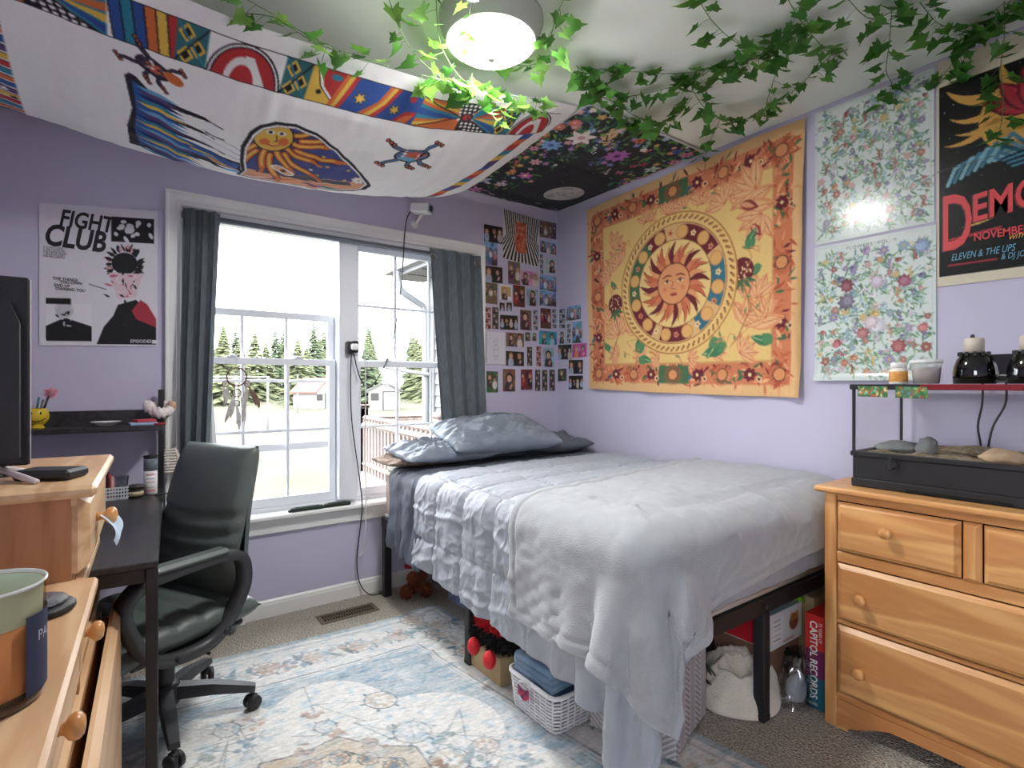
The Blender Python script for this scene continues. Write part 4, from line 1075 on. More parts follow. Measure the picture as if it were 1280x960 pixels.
# ================================================================== DESK WITH RAISED SHELF, against the left wall
DA = math.radians(-3.6); DO = Vector((.150, 2.92, 0))     # far right corner
DM = Matrix.Translation(DO) @ Matrix.Rotation(DA, 4, 'Z')
def dw(x, y, z): return tuple(DM @ Vector((x, y, z)))
M_deskwood = wood('black_stained_wood', (34, 34, 37), (60, 59, 62), (1.0, .12, 1.0), rough=.35, scale=26)
dk2 = thing('computer_desk', 'black desk with steel frame and raised back shelf under the boxing poster', 'desk', (0, 0, 0))
dk2['label'] = 'black desk with steel legs and raised shelf below the window-side poster'
dp = lambda name, m, fn, par=dk2: lpart(name, m, fn, par)
DL = 1.215; DZ = .72; DWd = .60
dp('desktop', M_deskwood, lambda b: b.box((-DWd, -DL, DZ - .018), (0, -.0, DZ), .003))
dp('apron', M_black, lambda b: b.box((-DWd + .03, -DL + .004, DZ - .055), (-.028, -DL + .026, DZ - .018), .002))
dp('side_rail', M_black, lambda b: b.box((-.026, -DL + .03, DZ - .050), (-.004, -.03, DZ - .018), .002))
for x in (-.028, -DWd): dp('leg', M_black, lambda b: b.box((x, -DL, 0), (x + .028, -DL + .028, DZ - .018), .003))
for x in (-.024, -DWd): dp('back_post', M_black, lambda b: b.box((x, -.028, 0), (x + .022, -.004, 1.165), .003))
dp('shelf', M_deskwood, lambda b: b.box((-DWd + .02, -.18, .992), (-.003, -.006, 1.012), .003))
dp('shelf_back', M_deskwood, lambda b: b.box((-DWd + .02, -.006, .985), (-.024, .006, 1.075), .002))
dp('shelf_bracket', M_black, lambda b: b.box((-.022, -.175, .975), (-.004, -.028, .992)))
dp('foot_bar', M_black, lambda b: b.box((-.026, -DL + .028, .06), (-.006, -.028, .085), .002))
for y in (-DL + .05,): dp('bolt', M_chrome, lambda b: b.lathe([(.005, 0), (.005, .002), (0, .003)], (0, 0, 0), 8, M=Matrix.Translation((.0, y - .036, DZ - .035)) @ Matrix.Rotation(PI / 2, 4, 'Y')))
dk2.location = DO; dk2.rotation_euler = (0, 0, DA)
# ---- on the raised shelf
SZ = 1.0125
def smiley():
    x, y, z = dw(-.430, -.095, SZ)
    o = thing('smiley_cup', 'round yellow smiling face cup on the desk shelf', 'cup', (x, y, z))
    M_y = mat('yellow_glaze', (206, 178, 44), rough=.3)
    part('cup', M_y, o, lambda b: b.lathe([(.026, 0), (.028, .004), (.022, .012), (.030, .020), (.040, .036), (.042, .052), (.038, .070), (.030, .080), (.028, .080), (.034, .068), (.036, .05), (.02, .02), (0, .016)], (x, y, z), 28))
    d = Vector((-x, -y, 0)).normalized(); t = Vector((-d.y, d.x, 0))
    def on(a, h, r=.0425):
        rr = math.sqrt(max(r * r - (h - .048) ** 2 * .85, 1e-5)); return Vector((x, y, z + h)) + d * (rr * math.cos(a)) + t * (rr * math.sin(a))
    for a in (-.35, .35): part('eye', M_black, o, lambda b: b.ball(on(a, .062), (.003, .003, .006), 8, 6))
    part('mouth', M_black, o, lambda b: b.tube([on(a, .046 - .016 * math.cos(a * 1.7)) for a in np.linspace(-.75, .75, 13)], .0016, 6))
    return x, y, z
x, y, z = smiley()
M_pens = [mat('pen_black', (30, 30, 34), rough=.3), mat('pen_teal', (70, 120, 120), rough=.3), mat('pen_silver', (150, 156, 160), rough=.3), mat('pen_grey', (90, 92, 98), rough=.3)]
for k, (dx, dy, tx, h) in enumerate(((.010, 0, .030, .135), (-.004, .006, .012, .125), (-.014, -.004, -.020, .12), (.004, -.01, .020, .115))):
    tag(MB().tube([(x + dx, y + dy, z + .025), (x + dx + tx, y + dy * 1.5, z + h)], [.0035, .0042], 7).build('pen', M_pens[k]), ('black pen leaning in the yellow cup', 'teal pen upright in the yellow cup', 'silver pen leaning outward in the yellow cup', 'short grey pen in the yellow cup')[k], 'pen', 'pens in the yellow cup')
M_fluff = mat('pink_fluff', (222, 150, 170), rough=.95, var=.12, vscale=60, sheen=.6)
fp = thing('fluffy_pen', 'pen with fluffy pink pompom standing in the yellow cup', 'pen', (x + .02, y, z + .03))
part('barrel', M_pens[0], fp, lambda b: b.tube([(x + .002, y + .004, z + .03), (x + .040, y + .004, z + .125)], .003, 7))
def fluff(b):
    r = random.Random(3)
    for k in range(260):
        d = Vector((r.gauss(0, 1), r.gauss(0, 1), r.gauss(0, 1))).normalized(); c = Vector((x + .045, y + .004, z + .143)); e = d.orthogonal().normalized() * .0022
        L = r.uniform(.022, .032); b.add([c + e, c - e, c + d * L + Vector((0, 0, r.uniform(-.004, .002)))], [(0, 1, 2)])
part('pompom', M_fluff, fp, fluff)
x, y, z = dw(-.205, -.115, SZ)
tag(MB().lathe([(.022, 0), (.026, .002), (.040, .012), (.052, .019), (.054, .021), (.050, .020), (.036, .013), (0, .008)], (x, y, z), 30, sy=.9).build('shallow_bowl', mat('white_glaze', (226, 226, 224), rough=.25)), 'shallow white dish on the middle of the desk shelf', 'dish')
x, y, z = dw(-.075, -.11, SZ)
def flatbox(name, c, sx, sy, sz, rot, m, label, cat):
    o = MB().box((-sx / 2, -sy / 2, 0), (sx / 2, sy / 2, sz), .002).build(name, m, None, (0, 0, 0)); o.location = c; o.rotation_euler = (0, 0, rot); ORG[o.name] = c
    return tag(o, label, cat)
flatbox('note_pad', (x, y, z), .10, .07, .012, .1, mat('pale_blue_pad', (150, 176, 204), rough=.7), 'pale blue note pad under the red one on the shelf', 'note pad')
flatbox('note_pad', (x + .004, y + .005, z + .0125), .075, .05, .012, .35, mat('red_pad', (188, 66, 82), rough=.7), 'small red note pad lying on the blue pad', 'note pad')
flatbox('note_pad', (x + .055, y - .02, z), .05, .03, .009, -.2, mat('dark_red_card', (160, 52, 66), rough=.7), 'thin dark red card case beside the note pads', 'card case')
# ---- scrunchies of white cloth flowers looped round the back post
M_petal = mat('white_chiffon', (232, 222, 222), rough=.9, var=.05, vscale=40)
M_petal2 = mat('peach_chiffon', (206, 164, 140), rough=.9, var=.08, vscale=40)
sx_, sy_, sz_ = dw(-.013, -.016, 1.075)
sc = thing('flower_scrunchie', 'white ruffled flower scrunchie looped round the desk post', 'scrunchie', (sx_, sy_, sz_ - .03))
def ruffle(c, R, r, seed):
    def fn(b):
        n, k = 40, 12; v = []; f = []
        for i in range(n):
            a = 2 * PI * i / n
            for j in range(k):
                t = 2 * PI * j / k; rr = r * (1 + .45 * mnoise.noise((math.cos(a) * 3 + seed, math.sin(a) * 3, math.cos(t) * 1.5)) + .25 * math.sin(a * 11 + j))
                v.append((c[0] + (R + rr * math.cos(t)) * math.cos(a), c[1] + (R + rr * math.cos(t)) * math.sin(a), c[2] + rr * math.sin(t) * 1.3 + .015 * math.sin(a)))
        for i in range(n):
            for j in range(k): f.append((i * k + j, ((i + 1) % n) * k + j, ((i + 1) % n) * k + (j + 1) % k, i * k + (j + 1) % k))
        b.add(v, f, True)
    return fn
part('ruffle', M_petal, sc, ruffle((sx_, sy_, sz_), .034, .017, 1))
part('flower', M_petal, sc, lambda b: b.ball((sx_ - .045, sy_ - .012, sz_ + .015), (.024, .02, .028), 14, 10, fn=lambda d: 1 + .25 * math.sin(d[0] * 9) * math.cos(d[2] * 8)))
part('flower', M_petal2, sc, lambda b: b.ball((sx_ + .042, sy_ - .004, sz_ + .016), (.018, .016, .022), 14, 10, fn=lambda d: 1 + .25 * math.sin(d[0] * 9) * math.cos(d[2] * 8)))
# ---- on the desk top
DTZ = DZ + .0005
x, y, z = dw(-.048, -.16, DTZ)
can = thing('spray_can', 'slim white and grey spray can standing at desk edge', 'spray can', (x, y, z))
part('body', mat('can_white', (222, 220, 220), rough=.35), can, lambda b: b.lathe([(.023, 0), (.025, .002), (.025, .100), (.0249, .100)], (x, y, z), 26))
part('upper_band', mat('can_grey_band', (120, 128, 138), rough=.4), can, lambda b: b.lathe([(.025, .100), (.025, .150), (.022, .156)], (x, y, z), 26))
part('cap', M_blackpl, can, lambda b: b.lathe([(.0235, .150), (.027, .160), (.0275, .164), (0, .164)], (x, y, z), 26))
for k, (h0, h1) in enumerate(((.082, .088), (.066, .07), (.052, .055), (.030, .033), (.014, .022))):
    part('print_band', mat('can_pink_print', (196, 130, 140), rough=.5) if k % 2 == 0 else mat('can_grey_print', (160, 160, 170), rough=.5), can, lambda b: b.grid(lambda u, v: (x + .0254 * math.cos(-2.3 + 1.3 * u), y + .0254 * math.sin(-2.3 + 1.3 * u), z + h0 + (h1 - h0) * v), 14, 2))
# claw clip clamped on the post
qx, qy, qz = dw(.006, -.03, .845)
M_claw = mat('ivory_claw', (222, 212, 200), rough=.35)
cc = thing('claw_clip', 'large ivory claw hair clip clamped on the desk post', 'hair clip', (qx, qy, qz - .06))
part('jaw', M_claw, cc, lambda b: b.tube([(qx + .030 + .016 * math.sin(t * PI), qy - .022, qz - .056 + .112 * t) for t in np.linspace(0, 1, 14)], [.004 + .006 * math.sin(t * PI) for t in np.linspace(0, 1, 14)], 8))
for k in range(9):
    h = qz - .050 + k * .0125
    part('tooth', M_claw, cc, lambda b: b.tube(spline([(qx + .036 + .008 * math.sin((k + .5) / 9 * PI), qy - .022, h), (qx + .016, qy - .034, h), (qx - .010, qy - .030, h)], 4), [.0042] * 8 + [.002], 6))
part('hinge_knob', M_claw, cc, lambda b: (b.ball((qx + .062, qy, qz), (.014, .014, .016), 12, 8), b.tube([(qx + .045, qy, qz), (qx + .06, qy, qz)], .006, 8)))
# tumbler of make-up, white lattice basket, small jar
bx, by, bz = dw(-.175, -.20, DTZ)
M_lat = mat('white_lattice_plastic', (196, 202, 206), rough=.5)
bk = thing('lattice_basket', 'small white lattice basket of cosmetics on the desk', 'basket', (bx, by, bz))
part('floor', M_lat, bk, lambda b: b.box((bx - .05, by - .04, bz), (bx + .05, by + .04, bz + .004)))
for k in range(11): part('slat', M_lat, bk, lambda b: b.box((bx - .05 + k * .0095, by - .042, bz), (bx - .046 + k * .0095, by - .039, bz + .052)))
for k in range(4): part('hoop', M_lat, bk, lambda b: (b.box((bx - .051, by - .0425, bz + .006 + k * .0135), (bx + .051, by - .039, bz + .011 + k * .0135)), b.box((bx - .053, by - .042, bz + .006 + k * .0135), (bx - .05, by + .042, bz + .011 + k * .0135)), b.box((bx + .05, by - .042, bz + .006 + k * .0135), (bx + .053, by + .042, bz + .011 + k * .0135)), b.box((bx - .051, by + .039, bz + .006 + k * .0135), (bx + .051, by + .0425, bz + .011 + k * .0135))))
for k, (dx, dy, h, c) in enumerate(((-.035, -.01, .085, (120, 30, 40)), (-.018, .012, .105, (60, 34, 40)), (-.002, -.015, .09, (190, 130, 120)), (-.028, .02, .12, (30, 30, 34)), (-.010, .0, .098, (150, 50, 60)))):
    tag(MB().lathe([(.0075, 0), (.0075, h * .6), (.006, h * .62), (.006, h), (0, h)], (bx + dx, by + dy, bz + .0045), 12).build('lipstick_tube', mat('cosmetic_%d' % k, c, rough=.3)), ('dark red lipstick tube in front of the basket row', 'plum lipstick tube in the lattice basket', 'pink lipstick tube in the lattice basket', 'tall black mascara tube in the lattice basket', 'rose lipstick tube in the middle of the lattice basket')[k], 'lipstick', 'cosmetics in the lattice basket')
M_tumb = glass('tumbler_plastic', (225, 230, 232), refl=.4)
tag(MB().lathe([(.018, .001), (.026, .085), (.027, .085), (.0245, .084), (.017, .003)], (bx + .028, by, bz + .0045), 10, smooth=False).build('tumbler', M_tumb), 'clear faceted tumbler standing in the lattice basket', 'tumbler')
jx, jy, jz = dw(-.098, -.21, DTZ)
jr = thing('cream_jar', 'small dark jar with cream band beside the spray can', 'jar', (jx, jy, jz))
part('body', mat('jar_dark', (44, 40, 38), rough=.3), jr, lambda b: b.lathe([(.026, 0), (.028, .003), (.028, .034), (.024, .038)], (jx, jy, jz), 22))
part('band', mat('jar_cream_band', (188, 170, 138), rough=.5), jr, lambda b: b.lathe([(.0284, .008), (.0284, .026)], (jx, jy, jz), 22))
part('cap', mat('jar_cap', (60, 56, 52), rough=.3), jr, lambda b: b.lathe([(.029, .036), (.029, .050), (.026, .052), (0, .052)], (jx, jy, jz), 22))
wc = MB().tube(spline([dw(-.03, -.22, DTZ + .003), dw(.01, -.2, DTZ + .002), dw(.03, -.16, DTZ - .02), dw(.034, -.12, DTZ - .12), dw(.03, -.10, DTZ - .30)], 6), .003, 6)
tag(wc.build('desk_cable', M_blackpl), 'black cable hanging off the desk edge near the post', 'cable')

# ================================================================== OFFICE CHAIR
M_leather = mat('black_leatherette', (84, 92, 90), rough=.42, spec=.45, bump=.12, bscale=160, var=.1, vscale=12)
M_armpl = mat('chair_black_nylon', (54, 56, 60), rough=.45, bump=.06, bscale=250)
oc = thing('office_chair', 'black leather swivel office chair tucked at the desk', 'office chair', (0, 0, 0))
# local frame: the sitter looks along -x
cpart = lambda name, m, fn, par=oc: lpart(name, m, fn, par)
def cushion(L, W, T, crown, chan, nseg=40):
    """upholstered slab in local u (length) and v (width) with sewn channels"""
    def fn(u, v, top):
        a, b = u * 2 - 1, v * 2 - 1
        e = (1 - abs(a) ** 6) * (1 - abs(b) ** 6); t = max(e, 0) ** .35
        s = (T / 2 + crown * (1 - b * b) * (1 - a * a * .5)) * t
        if top:
            for c in chan: s -= .012 * math.exp(-((a - c - .06 * b * b) / .05) ** 2) * t
        return a * L / 2, b * W / 2, s if top else -T / 2 * t
    return fn
def seat(b):
    fn = cushion(.50, .50, .085, .018, (-.55, -.2, .15, .5))
    for top in (True, False):
        g = MB().grid(lambda u, v: (fn(u, v, top)[0] - .06, fn(u, v, top)[1], .395 + fn(u, v, top)[2] - (.03 * max(0, .25 - u) / .25 if True else 0)), 44, 28)
        b.add(g.v, g.f, True)
cpart('seat', M_leather, seat)
def backrest(b):
    fn = cushion(.60, .47, .085, .012, (-.35, -.15, .08))
    for top in (True, False):
        def g(u, v):
            a, w, s = fn(u, v, top)
            h = (a + .30) / .60                   # 0 low, 1 high
            bend = .05 * math.sin(h * PI) - .10 * h
            taper = 1 - .14 * h ** 2 - .05 * (1 - h)
            lum = .022 * math.exp(-((h - .3) / .16) ** 2) if top else 0
            return (.135 + .075 * h - .03 * math.sin(h * PI) - s - lum + .005 * abs(w) / .2, w * taper, .415 + (a + .30) * .90)
        q = MB().grid(g, 48, 26); b.add(q.v, q.f, True)
cpart('backrest', M_leather, backrest)
for s in (-1, 1):
    y0 = s * .265
    loop = spline([(x - .13, y0 * k, z - .055) for x, k, z in ((.20, .96, .47), (.235, 1, .56), (.225, 1, .645), (.16, 1, .672), (.0, 1, .670), (-.10, 1, .655), (-.145, 1, .60), (-.12, 1, .51), (-.07, .98, .43), (.02, .93, .395), (.13, .93, .40), (.20, .96, .47))], 6)
    def armloop(b):
        n = len(loop)
        v = []; f = []
        for i, p in enumerate(loop):
            t = (loop[(i + 1) % n] - loop[i - 1]); t = Vector((t.x, 0, t.z)).normalized() if Vector((t.x, 0, t.z)).length > 1e-6 else Vector((1, 0, 0)); nn = Vector((-t.z, 0, t.x))
            for a, w in ((-.016, -.022), (.016, -.022), (.016, .022), (-.016, .022)): v.append(p + nn * a + Vector((0, w, 0)))
        for i in range(n - 1):
            for k in range(4): f.append((i * 4 + k, i * 4 + (k + 1) % 4, (i + 1) * 4 + (k + 1) % 4, (i + 1) * 4 + k))
        b.add(v, f, True)
    ar = cpart('armrest', M_armpl, armloop)
    cpart('arm_pad', M_leather, lambda b: b.box((-.25, y0 - .028, .621), (.04, y0 + .028, .645), .010), ar)
    for q in ((.04, .365), (-.12, .345)): cpart('arm_bolt', M_blackpl, lambda b: b.lathe([(.012, 0), (.012, .004), (0, .005)], (0, 0, 0), 10, M=Matrix.Translation((q[0], y0 * .93 - s * -.024, q[1])) @ Matrix.Rotation(-s * PI / 2, 4, 'X')), ar)
cpart('seat_pan', M_armpl, lambda b: b.box((-.22, -.20, .325), (.16, .20, .35), .01))
cpart('mechanism', M_black, lambda b: b.box((-.10, -.07, .285), (.10, .07, .326), .01))
cpart('lever', M_black, lambda b: b.tube([(0, -.07, .305), (0, -.24, .30)], .005, 6))
cpart('gas_column', M_armpl, lambda b: b.lathe([(.026, .10), (.030, .11), (.030, .22), (.022, .23), (.022, .29)], (0, 0, 0), 20))
cpart('hub', M_armpl, lambda b: b.lathe([(.045, .075), (.05, .085), (.046, .135), (.032, .15)], (0, 0, 0), 20))
base_a = [math.radians(a) for a in (-88, -16, 56, 128, 200)]
CHX, CHY, CHR = .115, 2.215, math.radians(28)
for a in base_a:
    a -= CHR
    def spoke(b):
        ca, sa = math.cos(a), math.sin(a); v = []; f = []
        for d, z, w, h in ((.03, .115, .026, .022), (.15, .105, .024, .018), (.265, .082, .018, .012), (.285, .078, .016, .010)):
            for yy, zz in ((-w, -h), (w, -h), (w * .8, h), (-w * .8, h)): v.append((ca * d - sa * yy, sa * d + ca * yy, z + zz))
        for i in range(3):
            for k in range(4): f.append((i * 4 + k, i * 4 + (k + 1) % 4, (i + 1) * 4 + (k + 1) % 4, (i + 1) * 4 + k))
        f += [(0, 1, 2, 3), (12, 15, 14, 13)]; b.add(v, f)
    sp = cpart('base_spoke', M_armpl, spoke)
    c = Vector((math.cos(a) * .275, math.sin(a) * .275, 0)); tdir = Vector((-math.sin(a + .6), math.cos(a + .6), 0))
    def caster(b):
        b.tube([c + Vector((0, 0, .045)), c + Vector((0, 0, .072))], .008, 8)
        for s in (-1, 1):
            M = Matrix.Translation(c + tdir * s * .013 + Vector((0, 0, .0265))) @ tdir.to_track_quat('Z', 'Y').to_matrix().to_4x4()
            b.lathe([(.0, -.009), (.022, -.009), (.026, -.006), (.026, .006), (.022, .009), (0, .009)], (0, 0, 0), 18, M=M)
        b.box(c + Vector((-.014, -.014, .030)), c + Vector((.014, .014, .055)), .004)
    cpart('caster', M_blackpl, caster, sp)
oc.location = (CHX, CHY, .006); oc.rotation_euler = (0, 0, CHR)
# ================================================================== PRINTED CLOTHS AND PAPERS
M_cotton = print_mat('printed_cotton', .9, weave=.25, wscale=700, sheen=.1)
M_gloss_paper = print_mat('glossy_poster_paper', .17, spec=.22)
M_matt_paper = print_mat('matt_poster_paper', .55)
M_photo = print_mat('photo_paper', .28, spec=.5)

# ---- white cotton tapestry slung under the ceiling
W, H = 560, 300
B = Board(W, H, (238, 238, 238))
INK, RED, BLU, YEL, ORN, TEAL, PUR, WHT, LBL = (28, 24, 34), (196, 40, 44), (34, 76, 160), (232, 186, 60), (222, 104, 44), (30, 130, 160), (88, 60, 120), (230, 230, 228), (90, 160, 210)
def uv(pts): return [(a * W, b * H) for a, b in pts]
V0, V1 = .055, .172
def band_cell(c0, kind):
    x0 = c0 * W; y0, y1 = V0 * H, V1 * H; ym = (y0 + y1) / 2; h = y1 - y0
    if kind == 'eye':          # wing-like motif with netted wedge
        L = 100
        B.rect(x0, y0, x0 + L, y1, ORN)
        for k, c in enumerate((YEL, ORN, TEAL, BLU)): B.poly([(x0, y0 + k * 4), (x0 + 55, ym - 6 + k * 3), (x0, y1 - k * 5)], c)
        B.poly([(x0 + 40, y0), (x0 + 72, y0), (x0 + 58, ym), (x0 + 96, y1), (x0 + 52, y1), (x0 + 50, ym)], INK)
        for i in range(9):
            for j in range(8):
                px_, py_ = x0 + 44 + i * 5.5 + j * 1.3, y0 + 3 + j * 4.4
                if abs((px_ - x0 - 62) - (py_ - ym) * .8) < 16: B.ell(px_, py_, 1.9, 1.5, WHT)
        B.poly([(x0 + 72, y0), (x0 + L, y0), (x0 + L, y1), (x0 + 96, y1), (x0 + 62, ym)], TEAL)
        for k, c in enumerate((RED, ORN, YEL, BLU)): B.poly([(x0 + 66, ym), (x0 + L, y0 + k * 9), (x0 + L, y0 + k * 9 + 7)], c)
        B.ell(x0 + 58, ym, 7, 5, INK); B.ell(x0 + 58, ym, 5, 3.6, RED)
        B.line([(x0, y0), (x0 + 50, ym), (x0, y1)], 1.3, INK); B.line([(x0 + 72, y0), (x0 + 58, ym), (x0 + 96, y1)], 1.3, INK)
        return L
    if kind == 'stripes':
        L = 44
        for k, c in enumerate((BLU, TEAL, BLU, ORN, YEL, RED)):
            B.poly([(x0 + k * 7.4, y0), (x0 + k * 7.4 + 7.4, y0), (x0 + k * 7.4 + 12, y1), (x0 + k * 7.4 + 4, y1)], c); B.line([(x0 + k * 7.4, y0), (x0 + k * 7.4 + 4, y1)], 1.1, INK)
        return L
    if kind == 'lattice':
        L = 22; B.rect(x0, y0, x0 + L, y1, (40, 110, 120))
        for (a, b) in ((7, 9), (15, 20), (7, 28)): B.poly([(x0 + a - 6, y0 + b), (x0 + a, y0 + b - 8), (x0 + a + 6, y0 + b), (x0 + a, y0 + b + 8)], YEL); B.poly([(x0 + a - 3.4, y0 + b), (x0 + a, y0 + b - 5), (x0 + a + 3.4, y0 + b), (x0 + a, y0 + b + 5)], INK)
        B.line([(x0, y0), (x0 + L, y1)], 1.6, TEAL); B.line([(x0 + L, y0), (x0, y1)], 1.4, INK)
        return L
    if kind == 'arc':
        L = 58; B.ell(x0 + 29, y1 + 2, 29, h + 2, INK); B.ell(x0 + 29, y1 + 2, 27.5, h + .5, WHT); B.ell(x0 + 29, y1 + 2, 26, h - 1, INK); B.ell(x0 + 29, y1 + 2, 24.8, h - 2.4, RED)
        B.ell(x0 + 27, y1 + 2, 14, h * .72, WHT); B.poly(uv([]) or [(x0 + 27, y1 - h * .7), (x0 + 34, y1 - h * .7), (x0 + 46, y1), (x0 + 37, y1)], WHT); B.ell(x0 + 27, y1 + 3, 9.5, h * .55, RED)
        B.a[int(y1 * 2):int(y1 * 2) + 90, int(x0 * 2):int((x0 + L + 2) * 2)] = (238, 238, 238)
        return L
    if kind == 'gold':
        L = 30; B.poly([(x0, y0), (x0 + 14, y0), (x0 + L, y1), (x0, y1)], YEL); B.poly([(x0 + 8, y0), (x0 + L, y0), (x0 + L + 4, y1), (x0 + 26, y1), (x0 + 12, ym)], RED)
        B.line([(x0 + 6, y0), (x0 + 12, ym), (x0 + 30, y1)], 2.6, WHT); B.line([(x0 + 4, y0), (x0 + 10, ym), (x0 + 28, y1)], .9, INK); B.disc(x0 + 10, ym + 6, 2.4, INK); B.ell(x0 + 22, y0 + 6, 5, 3, TEAL)
        return L
    if kind == 'night':
        L = 78; B.rect(x0, y0, x0 + L, y1, BLU)
        for k, c in enumerate((ORN, YEL, RED)):
            B.poly([(x0 + k * 4, y0), (x0 + 4 + k * 4, y0), (x0 + k * 4, ym), (x0 - 6 + k * 4, y1), (x0 - 10 + k * 4, y1), (x0 - 5 + k * 4, ym)], c)
            B.poly([(x0 + 42 + k * 4, y0), (x0 + 46 + k * 4, y0), (x0 + 40 + k * 4, ym), (x0 + 26 + k * 6, y1), (x0 + 20 + k * 6, y1), (x0 + 36 + k * 4, ym)], c)
        B.star(x0 + 18, ym + 2, 7.5, 6, INK); B.star(x0 + 18, ym + 2, 6.3, 6, YEL); B.star(x0 + 54, ym + 5, 7, 6, INK); B.star(x0 + 54, ym + 5, 5.9, 6, YEL); B.star(x0 + 68, y0 + 7, 5.5, 8, RED)
        B.poly([(x0 + 56, y1), (x0 + 66, ym + 4), (x0 + 78, ym + 2), (x0 + 72, y1)], RED); B.poly([(x0 + 60, y1), (x0 + 68, ym + 8), (x0 + 76, ym + 6), (x0 + 70, y1)], ORN)
        return L
xx = -.115
for kind in ('night', 'eye', 'stripes', 'lattice', 'arc', 'lattice', 'gold', 'night', 'eye', 'lattice', 'arc', 'gold', 'night'):
    L = band_cell(xx, kind); xx += L / W
    if xx > .95: break
B.rect(.972 * W, 0, W, H * .3, (238, 238, 238))
B.line([(0, V0 * H), (.972 * W, V0 * H)], 1.2, INK); B.line([(0, V1 * H), (.972 * W, V1 * H)], 1.2, INK)
# side borders
for k in range(26):
    t0 = .17 + k * .032; c = (BLU, ORN, RED, TEAL, YEL, PUR)[k % 6]
    s = lambda t: .945 - .20 * (t - .06)
    B.poly(uv([(s(t0), t0), (s(t0) + .030, t0), (s(t0 + .03) + .03, t0 + .032), (s(t0 + .03), t0 + .032)]), c)
    B.poly(uv([(0, t0), (.088, t0 + .03), (.088, t0 + .055), (0, t0 + .03)]), (RED, TEAL, ORN, BLU, PUR, YEL)[k % 6]); B.line(uv([(0, t0), (.088, t0 + .03)]), 1, INK)
for k in range(9): B.star((.01 + .009 * k) * W, (.25 + .04 * k) * H, 4, 5, WHT if k % 2 else INK)
# wave block
B.poly(uv([(.222, .275), (.228, .262), (.236, .268), (.25, .30), (.27, .325), (.33, .345), (.345, .36), (.30, .352), (.262, .345), (.262, .36), (.285, .385), (.33, .41), (.345, .425), (.31, .412), (.28, .40), (.262, .40), (.268, .425), (.30, .445), (.345, .478), (.36, .495), (.32, .475), (.29, .465), (.33, .50), (.40, .54), (.41, .63), (.34, .60), (.23, .62), (.226, .5), (.232, .4)]), INK)
B.poly(uv([(.231, .285), (.24, .295), (.255, .325), (.258, .355), (.262, .40), (.272, .44), (.30, .475), (.40, .555), (.40, .61), (.33, .57), (.245, .60), (.236, .5), (.238, .4)]), (30, 84, 168))
for k in range(22):
    a = .30 + k * .0145; c = (LBL, PUR, (20, 40, 110), TEAL, YEL, (30, 84, 168))[k % 6]
    B.leaf(.236 * W, a * H, (.06 + .004 * k) * W, 5, .28 + .012 * k, c)
for k in range(8): B.leaf((.315 + .008 * k) * W, (.52 + .012 * k) * H, .055 * W, 5, .35, (YEL, TEAL, LBL, ORN, YEL, PUR, WHT, LBL)[k])
for a, b, c, d in ((.345, .36, .36, .372), (.345, .425, .35, .43), (.335, .41, .365, .425), (.36, .495, .372, .505)): B.line(uv([(a, b), (c, d)]), 1.2, INK)
for k in range(3): B.line(uv([(.33, .40 + .03 * k), (.395, .46 + .03 * k)]), .6, (150, 150, 150))
